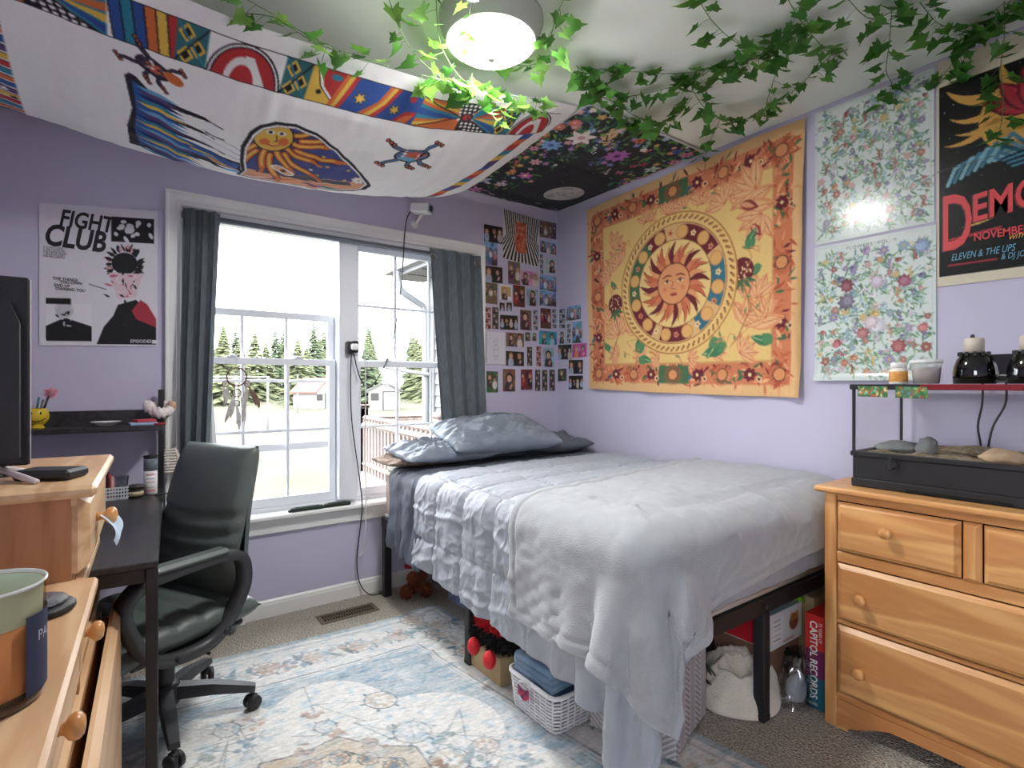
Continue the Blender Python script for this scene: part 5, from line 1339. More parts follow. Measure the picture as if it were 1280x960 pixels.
# arch with sun
arch = [(.402, .655), (.408, .60), (.398, .52), (.392, .43), (.398, .35), (.412, .305), (.434, .280), (.465, .272), (.505, .290), (.55, .34), (.60, .42), (.64, .495), (.66, .55), (.655, .595), (.61, .64), (.52, .66)]
cen = (.50, .48)
def shrink(p, k): return [(cen[0] + (a - cen[0]) * k, cen[1] + (b - cen[1]) * k) for a, b in p]
B.poly(uv(arch), INK); B.poly(uv(shrink(arch, .94)), WHT); B.poly(uv(shrink(arch, .905)), (60, 70, 140))
def clipped(fn):
    keep = B.a.copy(); fn(); new = B.a.copy(); m = Board(W, H, (0, 0, 0)); m.poly(uv(shrink(arch, .90)), (1, 1, 1)); k = m.a[..., 0] > .5
    B.a[:] = keep; B.a[k] = new[k]
def sun_scene():
    r = np.random.default_rng(2); sxp, syp = .438 * W, .352 * H
    for k in range(20): B.star((.42 + .2 * r.random()) * W, (.36 + .22 * r.random()) * H, 3.2, 5, YEL if k % 3 else WHT)
    B.poly(uv([(.39, .57), (.48, .55), (.66, .53), (.67, .66), (.39, .66)]), (222, 150, 110))
    for k in range(16): B.leaf((.41 + .24 * r.random()) * W, (.56 + .09 * r.random()) * H, 34, 5, r.uniform(-.3, .3), (YEL, ORN, (230, 180, 170), PUR, WHT, TEAL)[k % 6])
    B.poly(uv([(.43, .555), (.61, .54), (.62, .57), (.43, .575)]), (70, 74, 84))
    for k in range(15):
        a = -.5 + k * .27; L = 62 + 26 * (k % 2)
        p = [(sxp + math.cos(a + .10 * math.sin(t * 5)) * t * L, syp + math.sin(a + .10 * math.sin(t * 5)) * t * L * 1.05) for t in np.linspace(.3, 1, 10)]
        B.line(p[:8], 8.5, INK); B.line(p[:8], 6.6, ORN); B.line(p, 4.2, ORN); B.line(p[:7], 2.6, YEL)
    B.ell(sxp, syp, 19, 22, INK); B.ell(sxp, syp, 17.6, 20.6, (226, 176, 58)); B.ell(sxp - 7, syp + 8, 5, 5, ORN); B.ell(sxp + 10, syp + 4, 5, 6, ORN)
    for ex, ey in ((-4, -6), (6, -7)): B.ell(sxp + ex, syp + ey, 4, 3, WHT); B.disc(sxp + ex, syp + ey, 2, INK)
    B.line([(sxp + 2, syp - 3), (sxp + 4, syp + 4), (sxp + 1, syp + 5)], 1, INK); B.line([(sxp - 4, syp + 11), (sxp + 2, syp + 13), (sxp + 7, syp + 10)], 1.6, RED)
    B.ell(.475 * W, .53 * H, 15, 6, WHT, .5); B.ell(.475 * W, .53 * H, 12, 4.4, (226, 170, 120), .5); B.disc(.476 * W, .53 * H, 3, (90, 40, 30))
    B.flower(.625 * W, .515 * H, 9, 8, WHT, YEL)
clipped(sun_scene)
# beetles / frogs in black line with red and blue
def creature(cx_, cy_, ang, s, c1, c2):
    ca, sa = math.cos(ang), math.sin(ang); T = lambda a, b: (cx_ + s * (ca * a - sa * b), cy_ + s * (sa * a + ca * b))
    r = np.random.default_rng(int(cx_))
    B.ell(cx_, cy_, s * 17, s * 9, INK, ang); B.ell(cx_, cy_, s * 15, s * 7.4, c2, ang); B.ell(*T(2, 0), s * 9, s * 5, c1, ang)
    for k in range(26): B.disc(*T(r.uniform(-13, 13), r.uniform(-6, 6)), s * 1.5, (INK, WHT, c1, c2)[k % 4])
    for a, b, e, g in ((-10, -7, -24, -15), (-12, 6, -26, 13), (10, -7, 20, -16), (9, 7, 20, 15), (0, 8, 4, 17)):
        B.line([T(a, b), T((a + e) / 2 - 3, (b + g) / 2), T(e, g)], s * 4.5, INK); B.line([T(a, b), T((a + e) / 2 - 3, (b + g) / 2), T(e, g)], s * 2.4, c2)
        for k in range(3): B.disc(*T(e + (k - 1) * 3.4, g + (k - 1) * 2), s * 2.2, INK); B.disc(*T(e + (k - 1) * 3.4, g + (k - 1) * 2), s * 1.2, c1)
creature(.257 * W, .222 * H, .5, .82, (214, 92, 60), (60, 50, 80)); B.ell(.283 * W, .238 * H, 8, 4.5, ORN, .5)
creature(.697 * W, .315 * H, -.1, 1.25, (216, 92, 60), (74, 110, 160)); B.star(.697 * W, .311 * H, 9, 9, (214, 84, 50)); B.ell(.69 * W, .335 * H, 11, 3.4, (100, 170, 200))
img_white = B.speckle(4).out()
TXL, TXR = -.47, 1.655
def slung(U, V):
    x = TXL + (TXR - TXL) * U
    zn = np.interp(x, [-.5, .15, .28, .59, .985, 1.28, 1.5, 1.655], [2.30, 2.279, 2.272, 2.285, 2.307, 2.371, 2.41, 2.432])
    zs = np.interp(x, [-.5, -.25, .012, .395, .726, .992, 1.39, 1.56, 1.655], [2.16, 2.149, 2.10, 2.076, 2.087, 2.116, 2.195, 2.27, 2.39])
    k = np.ones(41) / 41
    zs = np.stack([np.convolve(np.pad(r, 20, 'edge'), k, 'valid') for r in zs[:1]])[0][None, :] + 0 * zs
    zb = np.interp(x, [-.5, 1.4, 1.655], [2.41, 2.41, 2.405])
    y = 1.77 + 1.165 * V
    s = np.clip(V / .63, 0, 1); t = np.clip((V - .63) / .37, 0, 1)
    z = np.where(V < .63, zn + (zs - zn) * np.sin(s * PI / 2), zs + (zb - zs) * (1 - np.cos(t * PI / 2)))
    z = z + .004 * vnoise(U * 60, V * 5, 3) * np.sin(V * PI) + .003 * vnoise(U * 7, V * 30, 4) * np.sin(V * PI)
    return x, y, np.minimum(z, ZC - .006)
tag(sheet('sun_wave_tapestry', img_white, slung, M_cotton), 'white cotton tapestry with sun arch and waves sagging below the ceiling', 'tapestry')

# ---- black floral moon tapestry pinned flat to the ceiling corner
W, H = 200, 260
B = Board(W, H, (26, 34, 40)); r = np.random.default_rng(11)
GR = [(30, 84, 70), (44, 112, 60), (80, 150, 60), (24, 66, 66), (60, 120, 100), (120, 170, 50)]
def edge_pt():
    k = r.random()
    return (r.random() ** 1.5 * .38, r.random()) if k < .45 else (r.random(), abs(r.normal(0, .16))) if k < .85 else (1 - abs(r.normal(0, .08)), r.random() * .5)
for k in range(420):
    a, b = edge_pt(); B.leaf(a * W, b * H, r.uniform(6, 20), r.uniform(2, 6), r.uniform(-.4, 1.9), GR[int(r.integers(6))])
PAL = [(214, 150, 170), (170, 110, 190), (96, 120, 200), (230, 220, 226), (220, 120, 90), (210, 160, 80), (150, 190, 220), (196, 60, 110)]
for k in range(90):
    a, b = edge_pt(); c = PAL[int(r.integers(8))]; B.flower(a * W, b * H, r.uniform(2.5, 6), 5, c, (230, 200, 120), r.uniform(0, 3), .8)
for k in range(26):
    a, b = edge_pt(); x0, y0 = a * W, b * H; c = PAL[int(r.integers(8))]
    for j in range(12): B.disc(x0 + j * 1.1 + r.normal(0, 1.5), y0 + j * 1.6 + r.normal(0, 1.5), 1.3, c)
fl = {'lily': (6, (236, 222, 222), (210, 150, 150)), 'purple': (9, (176, 90, 186), (90, 30, 100)), 'blue': (8, (120, 170, 230), (60, 90, 190)), 'paleblue': (5, (170, 190, 226), (220, 200, 160)), 'magenta': (6, (220, 90, 190), (250, 230, 120)), 'white2': (5, (196, 222, 214), (150, 180, 170)), 'magenta2': (5, (220, 140, 190), (180, 70, 120)), 'pink': (6, (224, 150, 176), (190, 90, 120)), 'pink2': (6, (230, 170, 180), (200, 110, 120)), 'white': (6, (224, 210, 206), (190, 160, 130)), 'orange': (5, (226, 150, 80), (150, 80, 40)), 'coral': (11, (226, 120, 100), (240, 190, 150)), 'red': (5, (196, 50, 70), (90, 20, 30)), 'red2': (5, (200, 70, 90), (90, 20, 30)), 'pink3': (4, (226, 110, 170), (160, 60, 110)), 'blue2': (6, (70, 84, 180), (30, 30, 90)), 'pink4': (6, (214, 120, 160), (140, 60, 90)), 'pink5': (6, (226, 130, 160), (140, 60, 90)), 'lilac': (5, (190, 160, 226), (240, 220, 140)), 'orange2': (6, (226, 100, 70), (120, 30, 30))}
for a, b, rr, kind in ((0.22, 0.21, 0.090, 'lily'), (0.56, 0.24, 0.085, 'purple'), (0.15, 0.34, 0.075, 'blue'), (0.04, 0.20, 0.045, 'coral'), (0.08, 0.14, 0.04, 'coral'), (0.10, 0.41, 0.04, 'pink'), (0.22, 0.51, 0.045, 'pink2'), (0.29, 0.65, 0.055, 'magenta'), (0.12, 0.83, 0.065, 'paleblue'), (0.26, 0.82, 0.05, 'white'), (0.19, 0.67, 0.04, 'orange'), (0.17, .96, 0.055, 'magenta2'), (0.92, 0.26, 0.06, 'white2'), (0.80, 0.24, 0.035, 'red'), (0.77, 0.28, 0.03, 'red2'), (0.78, 0.37, 0.036, 'pink3'), (0.83, 0.07, 0.04, 'blue2'), (0.92, 0.07, 0.045, 'pink4'), (0.95, 0.15, 0.045, 'pink5'), (0.34, 0.08, 0.04, 'lilac'), (0.52, 0.09, 0.04, 'orange2')):
    n, c, cc = fl[kind]; B.flower(a * W, b * H, rr * W, n, c, cc, .3, .5)
for (a, b, c) in ((.32, .14, (222, 176, 110)), (.51, .34, (110, 120, 200)), (.30, .39, (70, 110, 70))):
    for j in range(26): B.disc(a * W + r.normal(0, 4) + j * .25, b * H + (j - 13) * 1.1, 2.0 if b < .2 else 1.2, c)
for k in range(110): B.disc(r.random() * W, r.random() * H, r.uniform(.25, .6), (200, 205, 210))
mx_, my_ = .74 * W, .735 * H
B.ell(mx_, my_, 29, 29, (188, 192, 184)); 
for k in range(70):
    a = r.uniform(0, 6.28); d = 26 * math.sqrt(r.random()); B.ell(mx_ + math.cos(a) * d, my_ + math.sin(a) * d, r.uniform(1, 5), r.uniform(1, 4), (150 + int(r.integers(60)),) * 3)
for k in range(40): B.leaf(r.random() * W, (.94 + .07 * r.random()) * H, 14, 3, r.uniform(-.3, .3), [(60, 70, 100), (120, 90, 140), (40, 60, 70), (150, 130, 150)][k % 4])
B.line([(0, 0), (0, H), (W, H), (W, 0), (0, 0)], 7, (206, 206, 210))
tag(sheet('moon_flower_tapestry', B.speckle(3).out(), lambda U, V: (1.665 + .872 * U, 1.715 + 1.23 * V, ZC - .008 - .014 * np.abs(np.sin(V * 7)) * np.sin(U * PI) - .006 * vnoise(U * 6, V * 6, 2) ** 2), M_cotton), 'black floral tapestry with pale moon stretched over the ceiling corner', 'tapestry')

# ---- orange sun tapestry on the right wall
W, H = 264, 232
TAN, GOLD, CORAL, RUST, MAR, GRN, TEA, CRM = (226, 170, 104), (232, 192, 112), (214, 120, 78), (186, 80, 48), (112, 34, 44), (70, 110, 72), (48, 110, 130), (236, 206, 146)
B = Board(W, H, (226, 176, 116))
B.rect(W * .03, H * .045, W * .965, H * .955, CORAL)
r = np.random.default_rng(21)
def band_fill(x0, y0, x1, y1):
    for k in range(int((x1 - x0) * (y1 - y0) / 26)):
        x, y = r.uniform(x0, x1), r.uniform(y0, y1); B.leaf(x, y, r.uniform(6, 13), r.uniform(1.5, 3.4), r.uniform(0, 6.28), (RUST, MAR, (228, 150, 100), CORAL, GRN, (200, 100, 60), (236, 176, 120))[int(r.integers(7))])
bw = .075
for q in ((.03, .045, .965, .13), (.03, .87, .965, .955), (.03, .045, .03 + bw, .955), (.965 - bw, .045, .965, .955)): band_fill(q[0] * W, q[1] * H, q[2] * W, q[3] * H)
suns = [(t, .088) for t in (.07, .28, .49, .71, .925)] + [(t, .915) for t in (.07, .28, .49, .71, .925)] + [(.068, .50), (.928, .50)]
for a, b in suns:
    if a in (.49,): B.rect((a - .07) * W, (b - .04) * H, (a + .07) * W, (b + .04) * H, GRN)
    for k in range(26): B.line([(a * W, b * H), (a * W + 11 * math.cos(k * .2417), b * H + 11 * math.sin(k * .2417))], .8, RUST)
    B.disc(a * W, b * H, 6.2, (96, 70, 50)); B.disc(a * W, b * H, 5.2, (222, 140, 84))
for a, b in ((.18, .088), (.38, .088), (.60, .088), (.82, .088), (.18, .915), (.38, .915), (.60, .915), (.82, .915), (.068, .28), (.068, .72), (.928, .28), (.928, .72)):
    B.flower(a * W, b * H, 7, 7, MAR, CRM, 0, .7); B.disc(a * W + 9, b * H + 4, 2.6, CRM); B.disc(a * W + 9, b * H + 4, 1.5, MAR); B.leaf(a * W - 6, b * H, 9, 4, 2.4, TEA if int(a * 100) % 3 == 0 else GRN)
B.rect(W * .105, H * .135, W * .90, H * .868, (206, 150, 84)); B.rect(W * .11, H * .142, W * .895, H * .86, GOLD)
cx_, cy_ = .492 * W, .505 * H
def lineflower(x, y, s, ang, c):
    for k in range(5): 
        a = ang - 1.0 + k * .5; B.leaf(x, y, s, s * .42, a, (228, 150, 100)); B.leaf(x + math.cos(a) * 1.5, y + math.sin(a) * 1.5, s * .8, s * .26, a, (234, 178, 122))
        B.line([(x, y), (x + math.cos(a) * s * .9, y + math.sin(a) * s * .9)], .6, c)
# moth-like blooms, leaves and buds in the corners
for x, y, s, a in ((.78, .26, 36, -.9), (.72, .22, 24, -2.2), (.20, .36, 26, -2.2), (.82, .73, 34, -1.2), (.20, .72, 30, -2.0), (.36, .19, 18, -1.6), (.62, .19, 18, -1.5), (.34, .83, 18, 3.6), (.66, .82, 18, -.4), (.84, .20, 30, -2.6), (.86, .30, 26, 2.2), (.16, .26, 22, -.6), (.15, .40, 20, -2.8), (.84, .62, 24, -1.6), (.88, .70, 24, -2.4), (.14, .64, 22, -1.4), (.24, .70, 20, -.8), (.46, .185, 16, -1.2), (.54, .18, 14, -1.9), (.42, .845, 14, 3.3), (.56, .845, 14, -.1), (.78, .83, 20, -.5), (.20, .82, 18, 3.4)): lineflower(x * W, y * H, s, a, RUST)
for x, y, s, a in ((.78, .24, 20, .4), (.82, .33, 16, .9)): B.leaf(x * W, y * H, s, s * .5, a, (150, 60, 50)); B.leaf(x * W, y * H, s * .8, s * .25, a, (230, 150, 110))
for x, y, s, a in ((.80, .42, 20, -1.0), (.86, .50, 15, 2.6), (.73, .80, 30, 2.9), (.70, .77, 24, 2.3), (.90, .80, 22, 3.5), (.29, .80, 26, -.9), (.31, .83, 20, .3), (.14, .80, 16, -2.2), (.17, .48, 14, -2.0)): B.leaf(x * W, y * H, s, s * .42, a, (62, 124, 84), (196, 206, 140)); B.leaf(x * W, y * H, s * .6, s * .5, a + .45, (80, 138, 90))
for x, y in ((.79, .505), (.175, .555)):
    B.ell(x * W, y * H, 11, 12, MAR); 
    for k in range(20): B.disc(x * W + r.uniform(-8, 8), y * H + r.uniform(-9, 9), .9, CRM)
    for a in (.3, .9, 1.6, 2.2): B.leaf(x * W, (y + .03) * H, 14, 4, a, GRN)
    B.line([(x * W, (y + .05) * H), ((x + .03) * W, (y + .15) * H), ((x - .02) * W, (y + .27) * H)], 1, (150, 100, 50))
for k in range(46):
    a = r.uniform(0, 6.28); d = r.uniform(80, 104); x, y = cx_ + d * math.cos(a) * 1.05, cy_ + d * math.sin(a) * .92
    if W * .12 < x < W * .885 and H * .155 < y < H * .85: B.line([(x, y), (x + r.normal(0, 5), y + r.normal(0, 5)), (x + r.normal(0, 9), y + r.normal(0, 9))], .7, (204, 128, 74)); B.leaf(x, y, 7, 2.6, r.uniform(0, 6.28), ((226, 160, 104), (206, 120, 80), (120, 140, 84))[k % 3])
# great ring
B.disc(cx_, cy_, 74, (186, 120, 60)); B.disc(cx_, cy_, 72.4, GOLD)
for k in range(64): a = k * 2 * PI / 64; B.leaf(cx_ + 67 * math.cos(a), cy_ + 67 * math.sin(a), 6, 3, a + .8, (176, 110, 50)); B.disc(cx_ + 67 * math.cos(a), cy_ + 67 * math.sin(a), 1.0, MAR)
B.disc(cx_, cy_, 63, (170, 104, 54)); B.disc(cx_, cy_, 62, (222, 172, 110))
for a0, a1, c in ((-2.9, -2.2, GRN), (-2.2, -1.75, MAR), (-1.35, -.5, MAR), (-.35, .5, TEA), (.75, 1.0, TEA), (1.2, 1.9, MAR), (2.1, 2.9, MAR), (2.9, 3.4, GRN)):
    B.poly([(cx_ + q * math.cos(t), cy_ + q * math.sin(t)) for q, ts in ((61, np.linspace(a0, a1, 14)), (46, np.linspace(a1, a0, 14))) for t in ts], c)
for k in range(12): a = k * 2 * PI / 12 + .2; B.disc(cx_ + 53.5 * math.cos(a), cy_ + 53.5 * math.sin(a), 7.2, (200, 130, 66)); B.disc(cx_ + 53.5 * math.cos(a), cy_ + 53.5 * math.sin(a), 6.2, (226, 168, 92)); B.disc(cx_ + 53.5 * math.cos(a + .26), cy_ + 53.5 * math.sin(a + .26), 2.6, CRM); B.flower(cx_ + 53.5 * math.cos(a + .26), cy_ + 53.5 * math.sin(a + .26), 4, 5, CRM if k % 2 else CORAL, MAR)
B.disc(cx_, cy_, 46, (150, 90, 50)); B.disc(cx_, cy_, 45.2, (234, 198, 120))
for k in range(32):
    a = k * 2 * PI / 32; L = 44.5 if k % 2 == 0 else 40; pts = []
    for sgn in (1, -1):
        for t in (np.linspace(.42, 1, 8) if sgn == 1 else np.linspace(1, .42, 8)):
            ww = .16 * max(0, 1 - (t - .42) / .58) ** .8; aa = a + sgn * ww + .10 * math.sin(t * 7); pts.append((cx_ + L * t * math.cos(aa), cy_ + L * t * math.sin(aa)))
    B.poly(pts, (MAR, CORAL, (206, 100, 60), (226, 150, 90))[k % 4]); B.line(pts[:8], .6, (90, 30, 30))
B.ell(cx_, cy_, 20.5, 22, (110, 50, 40)); B.ell(cx_, cy_, 19.4, 20.9, (226, 148, 92))
for s in (-1, 1):
    B.line([(cx_ + s * 3, cy_ - 8.6), (cx_ + s * 8, cy_ - 9.6), (cx_ + s * 13, cy_ - 7.4)], 1.3, MAR); B.ell(cx_ + s * 8, cy_ - 3, 4, 2, CRM); B.disc(cx_ + s * 8, cy_ - 3, 1.5, (70, 40, 40)); B.line([(cx_ + s * 4, cy_ - 3.4), (cx_ + s * 8, cy_ - 5.2), (cx_ + s * 12, cy_ - 3.4)], .8, MAR); B.disc(cx_ + s * 11, cy_ + 5, 2.6, (222, 124, 76))
B.line([(cx_ - 1, cy_ - 3), (cx_ - 2.4, cy_ + 5), (cx_ + 2, cy_ + 5.6)], .9, RUST); B.ell(cx_, cy_ + 11, 4.4, 1.8, (190, 70, 50)); B.line([(cx_ - 4, cy_ + 11), (cx_ + 4, cy_ + 11)], .6, MAR)
def sun_hang(U, V):
    y = (1 - V) * ((1 - U) * 2.638 + U * 1.204) + V * ((1 - U) * 2.612 + U * 1.222)
    z = (1 - V) * ((1 - U) * 2.366 + U * 2.412) + V * ((1 - U) * 1.160 + U * 1.128) + .010 * np.sin(U * PI) * (V - .5) * -2 * .6
    x = XR - .008 - .010 * np.abs(vnoise(U * 5, V * 4, 6)) - .006 * np.sin(U * 9 + V * 4) ** 2 - .014 * np.clip(V - .88, 0, 1) / .12 * np.abs(np.sin(U * 11))
    x = x - .02 * np.exp(-((U - .985) / .02) ** 2) * np.clip(V * 3, 0, 1)
    return x, y, z
tag(sheet('sun_tapestry', B.speckle(4).out(), sun_hang, M_cotton), 'orange and gold sun face tapestry hanging on the right wall', 'tapestry')

# ---- posters
def wall_r(y0, y1, z0, z1, off=.004, curl=0.0):
    return lambda U, V: (XR - off - curl * (np.clip((V - .9) / .1, 0, 1) ** 2) * (1 - .3 * U), y0 + (y1 - y0) * U, z1 + (z0 - z1) * V)
def botanical(seed, big):
    W, H = 132, 168; B = Board(W, H, (208, 219, 216)); r = np.random.default_rng(seed)
    greens = [(84, 130, 80), (110, 160, 100), (60, 104, 78), (140, 176, 120), (96, 140, 130), (128, 170, 160)]
    hues = [(150, 120, 170), (120, 110, 160), (176, 90, 90), (150, 60, 60), (206, 140, 150), (210, 170, 90), (120, 150, 180), (190, 170, 190), (96, 90, 130), (200, 120, 80), (226, 214, 220), (160, 190, 200)]
    for j in range(12):
        for i in range(10):
            x = (i + .5 + r.uniform(-.35, .35)) * W * .92 / 10 + W * .04; y = (j + .5 + r.uniform(-.35, .35)) * H * .9 / 12 + H * (.07 if big else .04); c = hues[int(r.integers(12))]; s = r.uniform(3, 6) * (1.15 if big else 1)
            for k in range(int(r.integers(8, 14))): B.leaf(x + r.normal(0, 3), y + r.uniform(-3, 7), r.uniform(4, 11), r.uniform(1.2, 3.0), r.uniform(0, 6.28), greens[int(r.integers(6))])
            t = int(r.integers(4))
            if t == 0: B.flower(x, y, s, int(r.integers(5, 9)), c, (200, 170, 90), r.uniform(0, 3), .7)
            elif t == 1:
                for k in range(14): B.disc(x + r.normal(0, 1.4), y - 5 + k * .9, 1.1, tuple(max(0, q + int(r.integers(-30, 30))) for q in c))
            elif t == 2:
                for k in range(16): B.disc(x + r.normal(0, s * .45), y + r.normal(0, s * .4), 1.0, tuple(min(255, max(0, q + int(r.integers(-35, 35)))) for q in c))
            else:
                B.ell(x, y, s * .8, s * .6, c, r.uniform(0, 3)); B.ell(x - 1, y - 1, s * .4, s * .3, tuple(max(0, q - 40) for q in c)); B.disc(x + 1, y + .5, s * .2, tuple(min(255, q + 40) for q in c))
    if big:
        for x, y, s, c in ((.29, .32, 9, (120, 40, 54)), (.30, .43, 11, (100, 84, 110)), (.55, .31, 9, (190, 170, 196)), (.76, .34, 8, (150, 60, 84)), (.43, .66, 8, (170, 80, 84)), (.72, .77, 9, (160, 60, 64)), (.55, .62, 11, (196, 190, 204)), (.50, .59, 9, (206, 180, 190)), (.27, .87, 5, (190, 90, 70)), (.20, .73, 6, (180, 70, 80)), (.90, .66, 6, (200, 90, 90)), (.88, .12, 9, (120, 140, 190))):
            for q in range(4): B.flower(x * W + r.normal(0, 1), y * H + r.normal(0, 1), s * (1 - .2 * q), 8, tuple(min(255, max(0, v + 18 * q - 20)) for v in c), c, q * .4, .6)
    B.line([(3, 3), (W - 4, 3), (W - 4, H - 4), (3, H - 4), (3, 3)], .5, (190, 200, 198))
    B.a = B.a * .74 + np.array((206, 218, 214)) * .26
    return B.speckle(6).out()
fp1 = sheet('botanical_poster', botanical(31, False), wall_r(1.163, .722, 1.818, 2.416), M_gloss_paper); tag(fp1, 'upper poster of many small pressed flowers, just under the ceiling', 'poster')
fp2 = sheet('botanical_poster', botanical(47, True), wall_r(1.165, .716, 1.205, 1.806, curl=.02), M_gloss_paper); tag(fp2, 'lower poster of larger roses and dark blooms above the tank', 'poster')
M_greyink = mat('grey_ink', (120, 126, 124), rough=.7)
lettering('FLOWERS  VOL. II', .020, lambda x, y: (XR - .0052, .94 - x, 1.772 + y), M_greyink, fp2, align='CENTER', space=1.2)

# black concert poster
W, H = 150, 226
B = Board(W, H, (212, 202, 176)); B.rect(W * .0 + 2, .115 * H, W, .955 * H, (30, 32, 32)); r = np.random.default_rng(5)
AMB = (218, 160, 70)
for k in range(120): B.disc(r.uniform(4, W), r.uniform(.13, .55) * H, r.uniform(.2, .7), (160, 170, 170))
def P(*p): return [(a * W, b * H) for a, b in p]
ccx, ccy = .50, .34
for tip, w in (((.055, .135), .075), ((.07, .262), .05), ((.09, .335), .04), ((.032, .376), .05), ((.34, .10), .08), ((.62, .10), .09), ((.85, .2), .07)):
    dx, dy = tip[0] - ccx, tip[1] - ccy; n = math.hypot(dx, dy * 1.5); nx, ny = -dy * 1.5 / n, dx / n / 1.5; pts = []
    for sgn in (1, -1):
        for t in (np.linspace(.1, 1, 10) if sgn == 1 else np.linspace(1, .1, 10)): pts.append((ccx + dx * t + nx * (sgn * w * max(0, 1 - t) ** .8 + .035 * math.sin(t * 6)), ccy + dy * t + ny * (sgn * w * max(0, 1 - t) ** .8 + .035 * math.sin(t * 6))))
    B.poly(P(*pts), AMB)
B.ell(.42 * W, .33 * H, 30, 34, AMB)
for k in range(60): B.disc(r.uniform(.25, .5) * W, r.uniform(.2, .45) * H, .5, (170, 116, 40))
# abstract red bloom and teal sweeps
for k in range(9):
    a = -2.6 + k * .42; B.leaf(.48 * W, .34 * H, 44, 17, a, (120, 24, 40)); B.leaf(.48 * W, .34 * H, 41, 12, a, (190, 44, 60)); B.leaf(.49 * W, .34 * H, 30, 3, a + .06, (226, 110, 120))
for k in range(8): B.line(P((.06 + .035 * k, .56 - .01 * k), (.10 + .04 * k, .49 - .012 * k), (.20 + .035 * k, .465), (.30 + .03 * k, .50)), 3.2, (60, 120, 146) if k % 2 else (120, 176, 196))
for k in range(6): B.line(P((.33 + .01 * k, .50 + .008 * k), (.6, .47 + .012 * k), (1, .45 + .02 * k)), 2.0, (60, 130, 160) if k % 2 else (20, 40, 50))
B.poly(P((.05, .80), (.08, .793), (.33, .775), (.33, .785), (.09, .806)), (176, 50, 60)); B.poly(P((.12, .758), (.22, .742), (.30, .735), (.22, .752)), (214, 180, 80)); B.rect(.06 * W, .908 * H, .31 * W, .914 * H, (176, 50, 60))
B.line([(0, .487 * H), (W, .462 * H)], .7, (90, 96, 96))
dmo = sheet('concert_poster', B.speckle(3).out(), lambda U, V: (XR - .004 + 0 * U, .713 - .57 * U, 2.426 - .862 * V), print_mat('satin_poster_paper', .25)); tag(dmo, 'black concert poster with amber rays and red lettering by the ceiling', 'poster')
def on_dmo(u0, v0, slope=0.0, grow=0.0):
    return lambda x, y: (XR - .0055, .713 - .57 * u0 - x, 2.426 - .862 * v0 + y * (1 + grow * x) + slope * x)
M_redink, M_tealink, M_goldink = mat('red_poster_ink', (206, 60, 66), rough=.4), mat('teal_poster_ink', (96, 156, 182), rough=.4), mat('gold_poster_ink', (214, 176, 90), rough=.4)
M_darkink = mat('dark_red_ink', (96, 20, 30), rough=.4)
lettering('D', .30, lambda x, y: (XR - .0050, .713 - .57 * .012 - x, 2.426 - .862 * .845 + y * (1 - .35 * x) + .03 * x), M_darkink, dmo, sx=.44, bold=.004)
lettering('D', .30, lambda x, y: (XR - .0056, .713 - .57 * .018 - x, 2.426 - .862 * .842 + y * (1 - .35 * x) + .03 * x), M_redink, dmo, sx=.44, bold=.003)
lettering('EMO', .140, lambda x, y: (XR - .0050, .713 - .57 * .176 - x, 2.426 - .862 * .742 + y + .12 * x), M_darkink, dmo, sx=.66, bold=.0045)
lettering('EMO', .140, lambda x, y: (XR - .0056, .713 - .57 * .182 - x, 2.426 - .862 * .739 + y + .12 * x), M_redink, dmo, sx=.66, bold=.003)
lettering('NOVEMBER', .040, on_dmo(.192, .822, .0), M_redink, dmo, sx=.74, bold=.0006)
lettering('ELEVEN & THE UPS', .036, on_dmo(.075, .893, .02), M_tealink, dmo, sx=.60, shear=.25)
lettering('& DJ JO', .030, on_dmo(.325, .918, .02), M_tealink, dmo, sx=.66, shear=.2)
lettering('WITH', .022, on_dmo(.36, .842, .05), M_goldink, dmo, sx=.8, shear=.3)

# film poster on the window wall
W, H = 150, 216
B = Board(W, H, (214, 212, 222)); r = np.random.default_rng(8); K = (26, 26, 30)
B.rect(.585 * W, .065 * H, .965 * W, .245 * H, K)
for k in range(16): B.ell((.60 + .35 * r.random()) * W, (.09 + .14 * r.random()) * H, r.uniform(1.5, 5), r.uniform(2, 7), (206, 204, 214), r.uniform(0, 3))
# plain ink shapes in place of the two portraits: a dark mass with splashes, a red wedge, a small dark panel
B.poly([(.46 * W, .985 * H), (.52 * W, .86 * H), (.60 * W, .78 * H), (.64 * W, .70 * H), (.80 * W, .66 * H), (.985 * W, .80 * H), (.985 * W, .985 * H)], K)
B.poly([(.76 * W, .74 * H), (.84 * W, .66 * H), (.90 * W, .69 * H), (.985 * W, .80 * H), (.985 * W, .86 * H), (.80 * W, .80 * H)], (176, 44, 60))
for k in range(60):
    a = r.uniform(0, 6.28); B.leaf(.70 * W + 16 * math.cos(a), .40 * H + 18 * math.sin(a), r.uniform(6, 16), r.uniform(2, 6), a + r.uniform(-.5, .5), K if k % 5 else (206, 150, 160))
B.ell(.70 * W, .40 * H, 17, 17, K); B.poly([(.56 * W, .47 * H), (.86 * W, .47 * H), (.80 * W, .64 * H), (.64 * W, .66 * H)], (216, 186, 196))
for k in range(26): B.leaf(r.uniform(.56, .84) * W, r.uniform(.48, .66) * H, r.uniform(5, 14), r.uniform(1.5, 4), r.uniform(0, 6.28), (K, (190, 90, 106), (226, 210, 218))[k % 3])
B.rect(.055 * W, .70 * H, .42 * W, .965 * H, (222, 220, 228)); B.poly([(.055 * W, .965 * H), (.055 * W, .86 * H), (.20 * W, .80 * H), (.42 * W, .86 * H), (.42 * W, .965 * H)], K); B.ell(.20 * W, .745 * H, 11, 13, (190, 188, 198)); B.rect(.055 * W, .665 * H, .25 * W, .705 * H, K)
